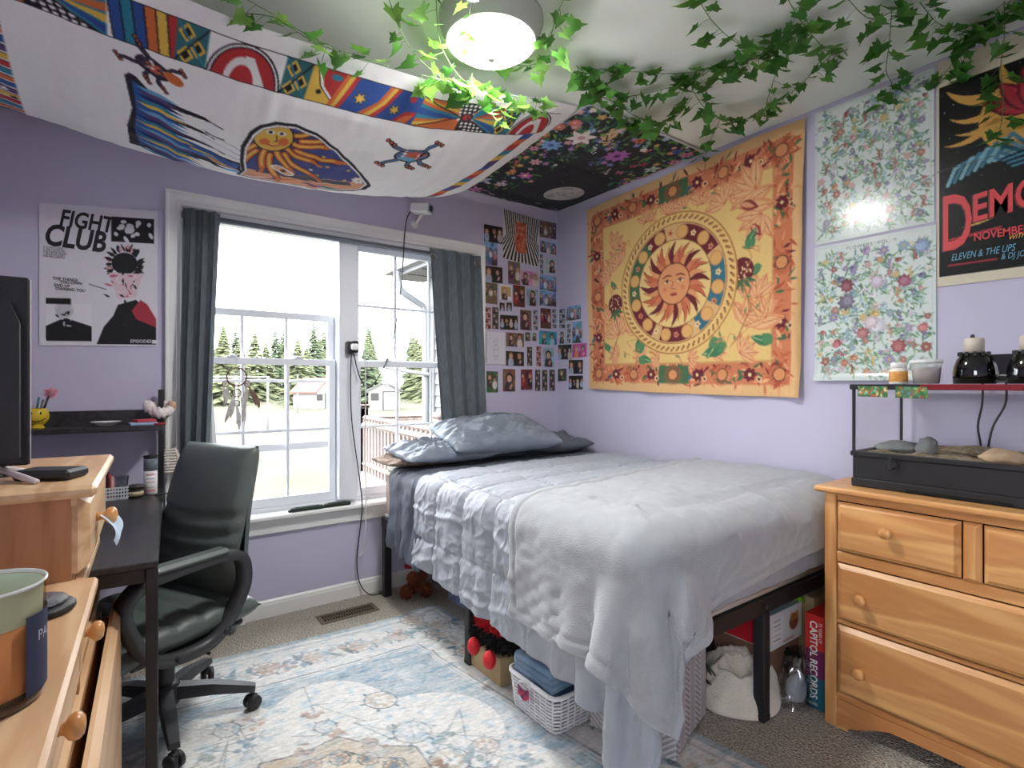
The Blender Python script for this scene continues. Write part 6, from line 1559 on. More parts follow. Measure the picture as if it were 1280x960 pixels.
for k in range(14): B.leaf(r.uniform(.10, .30) * W, r.uniform(.70, .86) * H, 8, 2.5, r.uniform(0, 6.28), K if k % 2 else (210, 208, 216))
B.line([(.40 * W, .56 * H), (.54 * W, .592 * H)], 1.2, (60, 80, 70))
for k in range(70): B.disc(r.uniform(.02, .98) * W, r.uniform(.02, .98) * H, .35, (150, 148, 158))
fcp = sheet('film_poster', B.speckle(3).out(), lambda U, V: (-.285 + .41 * U, YB - .004 + 0 * U, 1.942 + .043 * U - (.592 + .03 * U) * V), M_matt_paper); tag(fcp, 'white black and red film poster on the wall beside the window', 'poster')
M_ink = mat('black_ink', (30, 30, 34), rough=.5)
def on_fc(u, v, slope=.09):
    X0 = -.285 + .41 * u; Z0 = 1.942 + .043 * u - (.592 + .03 * u) * v
    return lambda x, y: (X0 + x, YB - .0052, Z0 + y + slope * x)
lettering('FIGHT', .098, on_fc(.15, .148, -.02), M_ink, fcp, shear=.25, sx=.66, bold=.0025)
lettering('CLUB', .125, on_fc(.03, .288, -.02), M_ink, fcp, shear=.25, sx=.66, bold=.004)
for k in range(5): lettering('IT IS ONLY AFTER WE LOSE IT ALL'[k * 3:k * 3 + 17], .0115, on_fc(.03, .315 + .016 * k, 0), M_ink, fcp, sx=.7)
for k, t in enumerate(('THE THINGS', 'YOU OWN', 'END UP', 'OWNING YOU')): lettering(t, .0170, on_fc((.105, .16, .115, .125)[k], .535 + .024 * k, 0), M_ink, fcp, sx=.85, bold=.0004)
lettering('EPISODES', .020, on_fc(.75, .975, .04), mat('pale_ink', (200, 198, 206), rough=.5), fcp, sx=.95, bold=.0003)
M_pin = mat('clear_tape', (214, 214, 220), rough=.3)
for a, b in ((.01, .01), (.95, .01), (.01, .96), (.95, .96)): 
    q = on_fc(a, b)(0, 0); boxpart('tape', M_pin, fcp, (q[0], q[1] - .0006, q[2] - .012), (q[0] + .018, q[1] + .0004, q[2] + .004))

# ---- snapshots on the window wall and round the corner
SN = [
 ('b', 1.910, 2.057, 2.127, 2.239, 'd3', 'dark photo of three people, top of the column beside the window'),
 ('b', 1.910, 2.015, 1.974, 2.126, 'b3', 'blue-toned photo of a standing group below the dark three-person photo'),
 ('b', 2.376, 2.530, 2.231, 2.349, 'w4', 'brown group photo topmost beside the room corner'),
 ('b', 2.379, 2.530, 2.123, 2.206, 's3', 'wide dusk photo second from top beside the room corner'),
 ('b', 2.376, 2.413, 1.969, 2.110, 'strip', 'narrow blue and white photo strip beside the corner'),
 ('b', 2.431, 2.530, 1.987, 2.095, 'k1', 'pale photo of one seated dark figure near the corner'),
 ('b', 2.376, 2.530, 1.856, 1.964, 'b4', 'blue-sky photo of people in pink near the corner'),
 ('b', 2.376, 2.530, 1.747, 1.852, 's4', 'blue-sky photo of a huddled group near the corner'),
 ('b', 1.910, 2.057, 1.862, 1.969, 'd2', 'dark photo of a couple, third down beside the window'),
 ('b', 2.102, 2.204, 1.869, 2.024, 'w2', 'tall photo of a fair-haired pair under the striped print'),
 ('b', 2.211, 2.363, 1.874, 1.974, 'p2', 'pink sunset photo under the striped print'),
 ('b', 1.912, 2.015, 1.720, 1.859, 'w3', 'tall warm photo of seated friends, fourth down beside the window'),
 ('b', 2.033, 2.134, 1.756, 1.858, 'pol', 'white-bordered instant photo in the middle of the collage'),
 ('b', 2.145, 2.245, 1.718, 1.866, 'r2', 'tall photo with red corner right of the instant photo'),
 ('b', 2.261, 2.362, 1.735, 1.852, 'c1', 'pale blue photo of a couple standing by water'),
 ('b', 2.033, 2.074, 1.679, 1.735, 'd1', 'tiny dark photo on the window side below the instant photo'),
 ('b', 2.090, 2.134, 1.683, 1.741, 'd1', 'tiny dark photo on the corner side below the instant photo'),
 ('b', 1.915, 1.966, 1.552, 1.695, 'strip2', 'reddish photo strip beside the window casing'),
 ('b', 1.974, 2.024, 1.555, 1.700, 'strip3', 'black photo strip second from the window casing'),
 ('b', 2.037, 2.184, 1.557, 1.655, 'd4', 'wide dark photo of a white-clad team'),
 ('b', 2.204, 2.303, 1.563, 1.702, 'w1', 'tall pale photo of one person beside a white photo strip'),
 ('b', 2.315, 2.363, 1.568, 1.709, 'strip', 'white photo strip in the collage middle, above two small grey photos'),
 ('b', 2.383, 2.481, 1.585, 1.728, 'r3', 'tall photo of people in red left of the photo booth sheets'),
 ('b', 2.489, 2.535, 1.591, 1.731, 'strip', 'white photo booth sheet ending at the room corner'),
 ('r', 2.940, 2.856, 1.588, 1.729, 'strip', 'white photo booth sheet on the right wall at the corner'),
 ('r', 2.853, 2.704, 1.636, 1.736, 'b4', 'blue-grey crowd photo topmost on the right wall'),
 ('b', 2.086, 2.237, 1.445, 1.539, 'w2', 'wide photo of a couple right of the sketch page'),
 ('b', 2.248, 2.292, 1.489, 1.549, 'g1', 'small pale grey photo, first of two under the photo strip'),
 ('b', 2.303, 2.348, 1.492, 1.550, 'k1', 'small grey photo with black figure, second of two under the photo strip'),
 ('b', 2.371, 2.535, 1.471, 1.567, 't2', 'teal underwater photo reaching the room corner'),
 ('r', 2.940, 2.862, 1.479, 1.573, 'k1', 'white photo of a small dark figure on the right wall'),
 ('r', 2.851, 2.805, 1.479, 1.614, 'strip', 'narrow grey photo strip on the right wall'),
 ('r', 2.791, 2.690, 1.475, 1.623, 's3', 'tall blue-sky city photo on the right wall'),
 ('b', 2.086, 2.237, 1.314, 1.412, 'd2', 'wide dark close-up of two faces right of the sketch page'),
 ('b', 2.265, 2.309, 1.316, 1.448, 'strip3', 'dark photo strip in the lower collage middle'),
 ('b', 2.344, 2.391, 1.314, 1.455, 'strip2', 'pink and blue photo strip in the lower collage middle'),
 ('b', 2.403, 2.506, 1.312, 1.451, 'c1', 'pale green-blue photo of a leaning figure below the teal photo'),
 ('r', 2.942, 2.800, 1.365, 1.470, 'd3', 'dark group photo on the right wall beside the pink one'),
 ('r', 2.791, 2.648, 1.375, 1.468, 'm2', 'bright pink and orange photo nearest the sun tapestry'),
 ('b', 1.929, 2.020, 1.134, 1.274, 'g2', 'green photo of an embracing pair, lowest beside the window'),
 ('b', 2.059, 2.163, 1.140, 1.291, 'w1', 'cut-out photo of a shirtless person, second in the lowest row'),
 ('b', 2.211, 2.311, 1.151, 1.291, 'r2', 'photo of a person in a red plaid shirt in the lowest row'),
 ('b', 2.335, 2.381, 1.142, 1.290, 'strip3', 'dim photo strip in the lowest row, first of three'),
 ('b', 2.399, 2.446, 1.142, 1.291, 'strip3', 'dim photo strip in the lowest row, middle of three'),
 ('b', 2.466, 2.516, 1.141, 1.292, 'strip3', 'dim photo strip in the lowest row, nearest the corner'),
 ('r', 2.945, 2.851, 1.211, 1.299, 'g1', 'small dark green photo on the right wall by the corner'),
 ('r', 2.828, 2.685, 1.261, 1.357, 'd2', 'black square photo of two faces, upper of two on the right wall'),
 ('r', 2.828, 2.685, 1.153, 1.248, 'd4', 'black square photo of four faces, lowest on the right wall'),
]
def snapshot(style, w, h, seed):
    r = np.random.default_rng(seed); cols = max(8, int(w * 190)); rows = max(8, int(h * 190))
    bgs = {'d': (34, 30, 34), 'b': (90, 120, 160), 'w': (120, 92, 80), 's': (96, 140, 190), 'k': (176, 190, 200), 'p': (206, 150, 170), 'r': (104, 50, 48), 'c': (146, 176, 196), 'g': (60, 90, 64), 't': (50, 150, 170), 'm': (190, 80, 140)}
    if style.startswith('strip'):
        bg = {'strip': (206, 212, 222), 'strip2': (196, 170, 176), 'strip3': (30, 30, 34)}[style]; B = Board(cols, rows, bg); n = 4
        for k in range(n):
            y0 = rows * (k + .08) / n; y1 = rows * (k + .9) / n
            B.rect(cols * .12, y0, cols * .88, y1, {'strip': (96, 110, 140), 'strip2': (150, 70, 74), 'strip3': (90, 84, 84)}[style])
            for q in range(2): B.ell(cols * (.35 + .3 * q), (y0 + y1) / 2 + 1, cols * .13, rows * .06, (206, 170, 150) if (k + q) % 2 else (60, 44, 44))
        return B.speckle(10).out()
    pol = style == 'pol'
    bg = bgs.get(style[0], (150, 140, 120)) if not pol else (226, 226, 226)
    B = Board(cols, rows, bg)
    if pol: B.rect(cols * .1, rows * .12, cols * .9, rows * .75, (190, 160, 110))
    else:
        if style[0] in 'sb': B.rect(0, 0, cols, rows * .35, (120, 170, 220)); B.rect(0, rows * .65, cols, rows, (70, 64, 66))
        if style[0] == 'p': B.rect(0, rows * .6, cols, rows, (150, 96, 110))
        for k in range(14): B.ell(r.uniform(0, cols), r.uniform(0, rows), r.uniform(1, 4), r.uniform(1, 5), tuple(int(max(0, min(255, q + r.integers(-40, 40)))) for q in bg), r.uniform(0, 3))
    n = int(style[-1]) if style[-1].isdigit() else 1
    skin = [(206, 160, 136), (190, 140, 116), (222, 182, 160)]
    cloth = {'b': [(96, 130, 190), (206, 214, 226), (190, 110, 120)], 'd': [(150, 180, 210), (40, 40, 50), (190, 180, 170)], 'r': [(170, 40, 50), (40, 30, 34), (210, 190, 180)], 'm': [(230, 120, 60), (200, 60, 140), (90, 30, 70)], 't': [(30, 90, 110), (120, 210, 210), (20, 60, 80)]}.get(style[0], [(60, 50, 56), (206, 200, 196), (120, 90, 80)])
    for k in range(n):
        x = cols * (k + .5 + r.uniform(-.12, .12)) / n; s = min(cols / n, rows * .6) * .26; y = rows * r.uniform(.30, .42)
        B.ell(x, y + s * 2.9, s * 1.5, s * 2.4, cloth[k % 3]); B.ell(x, y - s * .15, s * 1.15, s * 1.35, (40, 28, 24) if r.random() < .6 else (170, 120, 70)); B.ell(x, y + s * .15, s * .78, s * 1.0, skin[k % 3]); B.ell(x + s * .5, y + s * 2.3, s * .4, s * .9, skin[(k + 1) % 3], .5)
    return B.speckle(9).out()
for i, (wl, a, b, z0, z1, st, lab) in enumerate(SN):
    img = snapshot(st, abs(b - a), z1 - z0, 100 + i); tl = RNG.uniform(-.03, .03)
    if wl == 'b': fn = lambda U, V: (a + (b - a) * U, YB - .0025 - .0015 * V, z1 + (z0 - z1) * V + tl * (b - a) * (U - .5))
    else: fn = lambda U, V: (XR - .0025 - .0015 * V, a + (b - a) * U, z1 + (z0 - z1) * V + tl * abs(b - a) * (U - .5))
    tag(sheet('snapshot', img, fn, M_photo), lab, 'photo', 'snapshots pinned round the room corner')
# striped print: plain black and white stripes running down to an orange-red block
W, H = 80, 88; B = Board(W, H, (210, 206, 200))
for k in range(-16, 17):
    if k % 2: continue
    B.poly([((.5 + k * .030) * W, 0), ((.5 + (k + 1) * .030) * W, 0), ((.5 + (k + 1) * .020 * (1 if abs(k) < 3 else 1.25)) * W, .5 * H), ((.5 + (k + 1) * .052) * W, H), ((.5 + k * .052) * W, H), ((.5 + k * .020 * (1 if abs(k) < 3 else 1.25)) * W, .5 * H)], (26, 26, 28))
B.rect(.34 * W, .18 * H, .64 * W, .80 * H, (206, 92, 62)); r = np.random.default_rng(1)
for k in range(30): B.leaf(r.uniform(.36, .6) * W, r.uniform(.2, .74) * H, 7, 3, r.uniform(0, 6.28), ((226, 130, 90), (170, 60, 44), (216, 160, 120))[k % 3])
tag(sheet('striped_print', B.speckle(4).out(), lambda U, V: (2.062 + .307 * U, YB - .003 + 0 * U, 2.368 - .332 * V - .02 * U), M_matt_paper), 'large black and white striped print with orange-red block in the collage', 'print')
# spiral sketch page
sk = thing('sketch_page', 'white spiral-bound sketch page pinned beside the window casing', 'drawing', (1.998, YB, 1.321))
W, H = 40, 54; B = Board(W, H, (204, 204, 214))
for p in ([(17, 14), (20, 11), (24, 12), (25, 17), (23, 21), (19, 21), (17, 17), (17, 14)], [(19, 22), (16, 26), (16, 40), (25, 40), (26, 26), (23, 22)], [(18, 30), (24, 30)], [(18, 40), (18, 48)], [(23, 40), (23, 48)], [(20, 15), (22, 15)]): B.line(p, .7, (150, 150, 160))
sheet('page', B.out(), lambda U, V: (1.925 + .148 * U, YB - .006 + 0 * U, 1.53 - .205 * V), M_matt_paper, sk)
boxpart('board', M_white_pl, sk, (1.924, YB - .0055, 1.322), (2.074, YB - .002, 1.532))
for k in range(14): part('coil', M_blackpl, sk, lambda b: b.tube([(1.923 + .006 * math.cos(t), YB - .006 - .006 * math.sin(t), 1.335 + k * .0143) for t in np.linspace(0, 2 * PI, 9)], .0012, 5, cap=False))
# ================================================================== RUG
W, H = 420, 440
B = Board(W, H, (206, 206, 204)); r = np.random.default_rng(3)
SL, TANR, OFF, DK, PNK, TL = (138, 156, 170), (192, 176, 156), (216, 214, 210), (84, 88, 96), (184, 158, 146), (108, 130, 138)
def blot(x, y, s, c, n=10):
    for k in range(n): B.ell(x + r.normal(0, s * .35), y + r.normal(0, s * .35), s * r.uniform(.12, .35), s * r.uniform(.1, .3), c, r.uniform(0, 3))
def rosette(x, y, s, c, c2):
    B.flower(x, y, s, 8, c, c2, r.uniform(0, 1), .5); B.flower(x, y, s * .6, 6, c2, c, .3, .5); B.ring(x, y, s * 1.02, .8, DK)
    for k in range(6): a = k * 1.047; B.leaf(x + s * math.cos(a), y + s * math.sin(a), s * .5, s * .22, a + .4, TL)
# edge and three borders
B.rect(0, 0, W, H, (150, 168, 178)); B.rect(7, 7, W - 7, H - 7, OFF); B.rect(12, 12, W - 12, H - 12, (176, 182, 184)); B.rect(15, 15, W - 15, H - 15, OFF)
for k in range(30):
    for x, y in ((40, 15 + k * 14.5), (W - 40, 15 + k * 14.5), (15 + k * 14, 40), (15 + k * 14, H - 40)):
        if k % 3 == 0: rosette(x, y, 11, PNK, TANR)
        else: blot(x, y, 14, (TANR, SL, PNK, (176, 178, 172))[int(r.integers(4))], 7); B.leaf(x, y, 13, 5, r.uniform(0, 6), TL)
for q in (66, 70): B.line([(q, q), (W - q, q), (W - q, H - q), (q, H - q), (q, q)], 1.2, DK if q == 66 else SL)
B.rect(72, 72, W - 72, H - 72, (156, 172, 183))
for k in range(170): B.ell(r.uniform(74, W - 74), r.uniform(74, H - 74), r.uniform(5, 22), r.uniform(1, 3.2), ((126, 152, 170), (168, 186, 196), (190, 196, 198), (140, 164, 180))[int(r.integers(4))], -.15)
# lobed pale field with medallion
cxr, cyr = W / 2, H / 2
def lobed(R1, R2, n, k): return [(cxr + (R1 * (1 + k * abs(math.sin(n * a / 2)))) * math.cos(a), cyr + (R2 * (1 + k * abs(math.sin(n * a / 2)))) * math.sin(a)) for a in np.linspace(0, 2 * PI, 160)[:-1]]
B.poly(lobed(112, 120, 8, .22), (158, 166, 172)); B.poly(lobed(110.5, 118.5, 8, .22), OFF)
for k in range(60):
    a = r.uniform(0, 6.28); d = r.uniform(60, 118); x, y = cxr + d * math.cos(a), cyr + d * math.sin(a)
    if k % 4 == 0: rosette(x, y, r.uniform(7, 12), (TANR, PNK, (180, 190, 196))[k % 3], OFF)
    else: blot(x, y, 11, (TANR, SL, PNK, (150, 160, 160))[k % 4], 6)
    B.line([(x, y), (x + r.normal(0, 16), y + r.normal(0, 16)), (x + r.normal(0, 26), y + r.normal(0, 26))], .8, (140, 146, 150))
for R_, c in ((66, DK), (64.6, TANR), (52, DK), (50.8, (212, 196, 172)), (34, SL), (32, OFF)): B.poly([(cxr + R_ * 1.0 * math.cos(a) * (1.0 if k % 2 else .86), cyr + R_ * 1.05 * math.sin(a) * (1.0 if k % 2 else .86)) for k, a in enumerate(np.linspace(0, 2 * PI, 17)[:-1])], c)
for k in range(16): a = k * .3927; rosette(cxr + 43 * math.cos(a), cyr + 45 * math.sin(a), 6, (166, 130, 110), TL)
rosette(cxr, cyr, 22, SL, TANR)
for k in range(8): a = k * .785; blot(cxr + 58 * math.cos(a), cyr + 60 * math.sin(a), 12, (150, 120, 104), 8)
img = B.a
n = vnoise(*np.meshgrid(np.arange(W * 2) / 26., np.arange(H * 2) / 18.), 5) * .5 + vnoise(*np.meshgrid(np.arange(W * 2) / 5., np.arange(H * 2) / 1.6), 6) * .5      # worn, faded pile
fade = np.clip(.36 + .60 * n, 0, .8)[..., None]; B.a = img * (1 - fade) + np.array((212, 211, 209)) * fade
hair = vnoise(*np.meshgrid(np.arange(W * 2) / 9., np.arange(H * 2) / 1.3), 9); B.a -= (np.clip(hair - .25, 0, 1) * 46)[..., None] * np.array((1, .92, .86)); B.a += (np.clip(-hair - .3, 0, 1) * 30)[..., None]
mot = vnoise(*np.meshgrid(np.arange(W * 2) / 14., np.arange(H * 2) / 7.), 10); B.a += (np.clip(mot - .2, 0, 1) * 60)[..., None] * np.array((-.7, -.3, -.05))
B.speckle(12)
TLc, TRc, BLc, BRc = (-.56, 2.70), (1.335, 2.525), (-.50, .35), (1.70, .35)
def rug_at(U, V):
    x = (1 - V) * ((1 - U) * TLc[0] + U * TRc[0]) + V * ((1 - U) * BLc[0] + U * BRc[0])
    y = (1 - V) * ((1 - U) * TLc[1] + U * TRc[1]) + V * ((1 - U) * BLc[1] + U * BRc[1])
    z = .006 + .020 * np.exp(-(((U - .965) / .035) ** 2)) * np.exp(-((V - .02) / .06) ** 2) + .012 * np.exp(-((V - .012) / .02) ** 2) * np.exp(-((U - .97) / .12) ** 2)
    d = (x - 1.0) * .50 - (y - 2.06) * .866; t = (x - 1.0) * .866 + (y - 2.06) * .5
    z = z + .012 * np.exp(-(d / .022) ** 2) * np.exp(-((t - .10) / .22) ** 2) + .004 * np.exp(-((d + .14) / .04) ** 2) * np.exp(-((t - .1) / .3) ** 2)
    return x, y, z
tag(sheet('area_rug', B.out(), rug_at, print_mat('low_pile_rug', .95, weave=.5, wscale=260, spec=.05)), 'faded blue and cream oriental rug running under the bed', 'rug')

# ================================================================== UNDER THE BED
M_blue_bin = mat('translucent_blue_plastic', (126, 146, 186), rough=.3, alpha=.85, var=.06, vscale=5)
ub = thing('storage_tote', 'pale blue plastic storage tote under the bed', 'storage bin', (1.66, 2.3, 0))
def tote(b):
    z0, z1 = .022, .24
    for (x0, y0, x1, y1) in ((1.40, 2.12, 2.0, 2.58),):
        v = []
        for z, g in ((z0, .03), (z1, 0), (z1, .006), (z0 + .006, .036)):
            v += [(x0 + g, y0 + g, z), (x1 - g, y0 + g, z), (x1 - g, y1 - g, z), (x0 + g, y1 - g, z)]
        f = [(3, 2, 1, 0), (12, 13, 14, 15)] + [(r_ * 4 + i, r_ * 4 + (i + 1) % 4, r_ * 4 + 4 + (i + 1) % 4, r_ * 4 + 4 + i) for r_ in range(3) for i in range(4)]
        b.add(v, f)
part('tub', M_blue_bin, ub, tote)
part('lid', mat('blue_tote_lid', (110, 130, 170), rough=.35), ub, lambda b: (b.box((1.385, 2.105, .24), (2.015, 2.595, .258), .006), b.box((1.44, 2.16, .258), (1.96, 2.54, .264), .004)))
for k in range(5): boxpart('rib', M_blue_bin, ub, (1.398, 2.18 + k * .08, .05), (1.418, 2.19 + k * .08, .22))
# rust-coloured cone balls by the head leg
M_cone = mat('rust_cone_scales', (132, 70, 40), rough=.85, col2=(92, 44, 28), vscale=60)
def cone_ball(c, R_, label):
    b = MB(); n = 90
    b.ball(c, R_ * .82, 12, 8)
    for k in range(n):
        z = 1 - 2 * (k + .5) / n; a = k * 2.39996; q = math.sqrt(1 - z * z); d = Vector((q * math.cos(a), q * math.sin(a), z)); t = d.orthogonal().normalized(); s = d.cross(t); C = Vector(c)
        w = R_ * .20; b.add([C + d * R_ * .78 + t * w, C + d * R_ * .78 - t * w * .5 + s * w, C + d * R_ * .78 - t * w * .5 - s * w, C + d * R_ * 1.06 + t * w * .5], [(0, 1, 3), (1, 2, 3), (2, 0, 3)])
    return tag(b.build('cone_ball', M_cone), label, 'pine cone', 'rust brown cones under the bed head')
for c, R_, lab in (((1.262, 2.735, .043), .042, 'rust brown cone on the carpet beside the bed leg'), ((1.362, 2.70, .043), .042, 'rust brown cone on the carpet in front of the pile'), ((1.335, 2.79, .045), .044, 'rust brown cone at the back of the floor pile'), ((1.302, 2.742, .112), .036, 'rust brown cone stacked on the pile, nearest the leg'), ((1.365, 2.752, .108), .034, 'rust brown cone stacked on the pile beside the tote')):
    cone_ball(c, R_, lab)
tag(MB().ball((1.345, 2.815, .155), (.05, .035, .02), 14, 8, fn=lambda d: 1 + .2 * math.sin(d[0] * 5)).build('red_cloth', mat('crimson_cloth', (150, 30, 50), rough=.9)), 'folded crimson cloth scrap on top of the cones', 'cloth')
# low cardboard box with shaggy red and black plush on it
M_card = mat('brown_cardboard', (170, 146, 112), rough=.85, var=.05, vscale=14)
cb = thing('cardboard_box', 'low brown cardboard box under the bed behind the laundry basket', 'box', (1.38, 1.85, 0))
part('tray', M_card, cb, lambda b: b.box((1.185, 1.715, .009), (1.48, 1.985, .115), .002)); cb.location.z += 0
boxpart('flap', M_card, cb, (1.186, 1.72, .115), (1.325, 1.98, .118)); boxpart('flap', M_card, cb, (1.335, 1.72, .115), (1.479, 1.98, .118))
M_rfur = mat('red_shag', (196, 30, 40), rough=.9, var=.2, vscale=90); M_bfur = mat('black_shag', (22, 22, 26), rough=.9, var=.2, vscale=90); M_redball = mat('glossy_red_knit', (206, 34, 44), rough=.5, bump=.5, bscale=160)
pl = thing('shaggy_plush', 'shaggy red and black plush with red pompoms on the cardboard box', 'plush toy', (1.33, 1.82, .118))
def shag(c, R_, n, L, seed, test):
    def fn(b):
        q = random.Random(seed); b.ball(c, [v * .92 for v in R_], 16, 10)
        for k in range(n):
            d = Vector((q.gauss(0, 1), q.gauss(0, 1), q.gauss(0, 1))).normalized()
            if not test(d): continue
            p = Vector((c[0] + R_[0] * .9 * d.x, c[1] + R_[1] * .9 * d.y, c[2] + R_[2] * .9 * d.z)); t = d.orthogonal().normalized() * .004
            t = Matrix.Rotation(q.uniform(0, 6.28), 3, d) @ t; e = p + d * L * q.uniform(.6, 1.2) + Vector((q.gauss(0, .004), q.gauss(0, .004), -.004))
            b.add([p + t, p - t, e], [(0, 1, 2)])
    return fn
part('black_band', M_bfur, pl, shag((1.245, 1.83, .165), (.085, .165, .052), 1500, .022, 1, lambda d: True))
part('red_top', M_rfur, pl, shag((1.250, 1.83, .205), (.072, .150, .040), 1300, .018, 2, lambda d: d.z > -.2))
for k, (y, z) in enumerate(((1.85, .128), (1.735, .120))): part('pompom', M_redball, pl, lambda b: b.ball((1.148, y, z), (.026, .028, .036), 14, 10))
# white lattice laundry basket with folded jeans
M_bask = mat('white_basket_plastic', (222, 222, 226), rough=.45)
lbk = thing('laundry_basket', 'white slatted plastic basket holding folded jeans under the bed', 'basket', (1.31, 1.49, .008))
bx0, bx1, by0, by1, bh, z0b = 1.155, 1.39, 1.355, 1.625, .128, .009
def wall_pt(s, t):      # s in 0..1 around, t height
    g = .012 * (1 - t); x0, x1, y0, y1 = bx0 + g, bx1 - g, by0 + g, by1 - g; rr = .03
    P4 = [(x0, y0), (x1, y0), (x1, y1), (x0, y1)]; per = []; 
    for i, (cx0, cy0) in enumerate(P4):
        ccx, ccy = (x0 + rr if cx0 == x0 else x1 - rr), (y0 + rr if cy0 == y0 else y1 - rr); a0 = (PI, 1.5 * PI, 0, .5 * PI)[i]
        per += [(ccx + rr * math.cos(a0 + k * PI / 8), ccy + rr * math.sin(a0 + k * PI / 8)) for k in range(5)]
    per.append(per[0]); Ls = [0]
    for a, b in zip(per[:-1], per[1:]): Ls.append(Ls[-1] + math.hypot(b[0] - a[0], b[1] - a[1]))
    d = s * Ls[-1]; i = min(max(k for k in range(len(Ls)) if Ls[k] <= d + 1e-9), len(per) - 2); q = (d - Ls[i]) / max(Ls[i + 1] - Ls[i], 1e-9)
    return (per[i][0] + (per[i + 1][0] - per[i][0]) * q, per[i][1] + (per[i + 1][1] - per[i][1]) * q, z0b + bh * t)
part('floor', M_bask, lbk, lambda b: b.box((bx0 + .018, by0 + .018, z0b), (bx1 - .018, by1 - .018, z0b + .004)))
ring = lambda t, n=44: [wall_pt(k / n, t) for k in range(n)] + [wall_pt(0, t)]
for k in range(9): part('slat', M_bask, lbk, lambda b: b.tube(ring(.06 + k * .098), .0040, 5, cap=False))
for k in range(30): part('upright', M_bask, lbk, lambda b: b.tube([wall_pt((k + .5) / 30, 0), wall_pt((k + .5) / 30, 1)], .0038, 5))
part('rim', M_bask, lbk, lambda b: b.tube(ring(1.0), .0085, 8, cap=False))
part('handle', M_bask, lbk, lambda b: b.tube(spline([(bx0 - .004, 1.53, z0b + .11), (bx0 - .014, 1.525, z0b + .125), (bx0 - .012, 1.49, z0b + .135), (bx0 - .004, 1.475, z0b + .12)], 5), .005, 6))
part('gift_tag', mat('pink_navy_tag', (206, 60, 84), rough=.6, col2=(40, 40, 90), vscale=60), lbk, lambda b: b.grid(lambda u, v: (bx0 - .008 - .004 * math.sin(u * 7), 1.55 - .07 * u, z0b + .10 - .035 * v + .008 * math.sin(u * 9)), 10, 5))
M_denim = mat('faded_denim', (92, 120, 150), rough=.9, col2=(128, 152, 176), vscale=9, bump=.3, bscale=300); M_denim2 = mat('dark_denim', (34, 50, 84), rough=.9, col2=(52, 74, 110), vscale=9, bump=.3, bscale=300)
def folded(name, label, c, sx, sy, T, layers, m, seed, rot=0):
    o = thing(name, label, 'jeans', c, 'jeans in the white basket')
    for k in range(layers):
        def fn(b, k=k):
            h = T / layers
            pts = [(-.5, 0), (-.5, h * .6), (-.46, h * .95), (.46, h * .95), (.53, h * .5), (.46, h * .05)]
            g = MB(); n = 14
            v = []; f = []
            for i in range(n):
                y = (i / (n - 1) - .5) * sy
                for a, z in pts: v.append((a * sx + .004 * fbm(y * 20, k, seed), y, k * h + z + .006 * fbm(a * 3 + seed, y * 14, k)))
            m_ = len(pts)
            for i in range(n - 1):
                for j in range(m_): f.append((i * m_ + j, i * m_ + (j + 1) % m_, (i + 1) * m_ + (j + 1) % m_, (i + 1) * m_ + j))
            f += [tuple(range(m_)), tuple(range((n - 1) * m_, n * m_))[::-1]]
            b.add(v, f, True, Matrix.Translation(c) @ Matrix.Rotation(rot, 4, 'Z'))
        part('fold', m, o, fn)
    return o
folded('folded_jeans', 'dark blue folded jeans lower in the white basket', (1.268, 1.485, .090), .185, .215, .045, 2, M_denim2, 2, PI / 2 * 0)
folded('folded_jeans', 'faded light blue jeans folded on top in the white basket', (1.262, 1.495, .137), .19, .205, .075, 3, M_denim, 5, .05)
# herringbone fabric hamper
W, H = 60, 60; B = Board(W, H, (150, 150, 158))
for j in range(-4, 16):
    for i in range(6):
        x0 = i * 10; y0 = j * 4.4 + (0 if i % 2 == 0 else 0)
        B.line([(x0, y0 + (10 if i % 2 else 0)), (x0 + 10, y0 + (0 if i % 2 else 10))], 1.1, (222, 222, 226))
    
for i in range(7): B.line([(i * 10, 0), (i * 10, H)], .9, (214, 214, 220))
himg = B.speckle(4).out()
hm = thing('fabric_hamper', 'grey herringbone fabric hamper at the bed foot', 'hamper', (1.53, 1.2, .008))
HN = Vector((1.395, 1.055, .012)); hx = Vector((.955, .297, 0)); hy = Vector((-.297, .955, 0)); hs, hh = .30, .245
M_hamp = print_mat('herringbone_canvas', .9, weave=.3, wscale=400)
def panel(p, d, L, name):
    fn = lambda U, V: (p.x + d.x * L * U - .006 * np.sin(U * PI) * d.y, p.y + d.y * L * U + .006 * np.sin(U * PI) * d.x, p.z + hh * (1 - V) + .006 * vnoise(U * 4, V * 0, 3) * (1 - V))
    sheet(name, himg, fn, M_hamp, hm)
panel(HN, hx, hs, 'front_panel'); panel(HN + hx * hs, hy, hs, 'side_panel'); panel(HN + hy * hs, hx, hs, 'back_panel'); panel(HN, hy, hs, 'side_panel')
M_lin = mat('hamper_lining', (60, 60, 64), rough=.9)
part('lining', M_lin, hm, lambda b: b.add([tuple(HN + hx * a * hs + hy * c_ * hs + Vector((0, 0, z))) for z in (.01, hh - .004) for a, c_ in ((.02, .02), (.98, .02), (.98, .98), (.02, .98))], [(0, 1, 2, 3), (0, 1, 5, 4), (1, 2, 6, 5), (2, 3, 7, 6), (3, 0, 4, 7)]))
M_tie = mat('white_cotton_tie', (220, 220, 222), rough=.9)
q = HN + hx * (hs + .006) + hy * .06 + Vector((0, 0, .15))
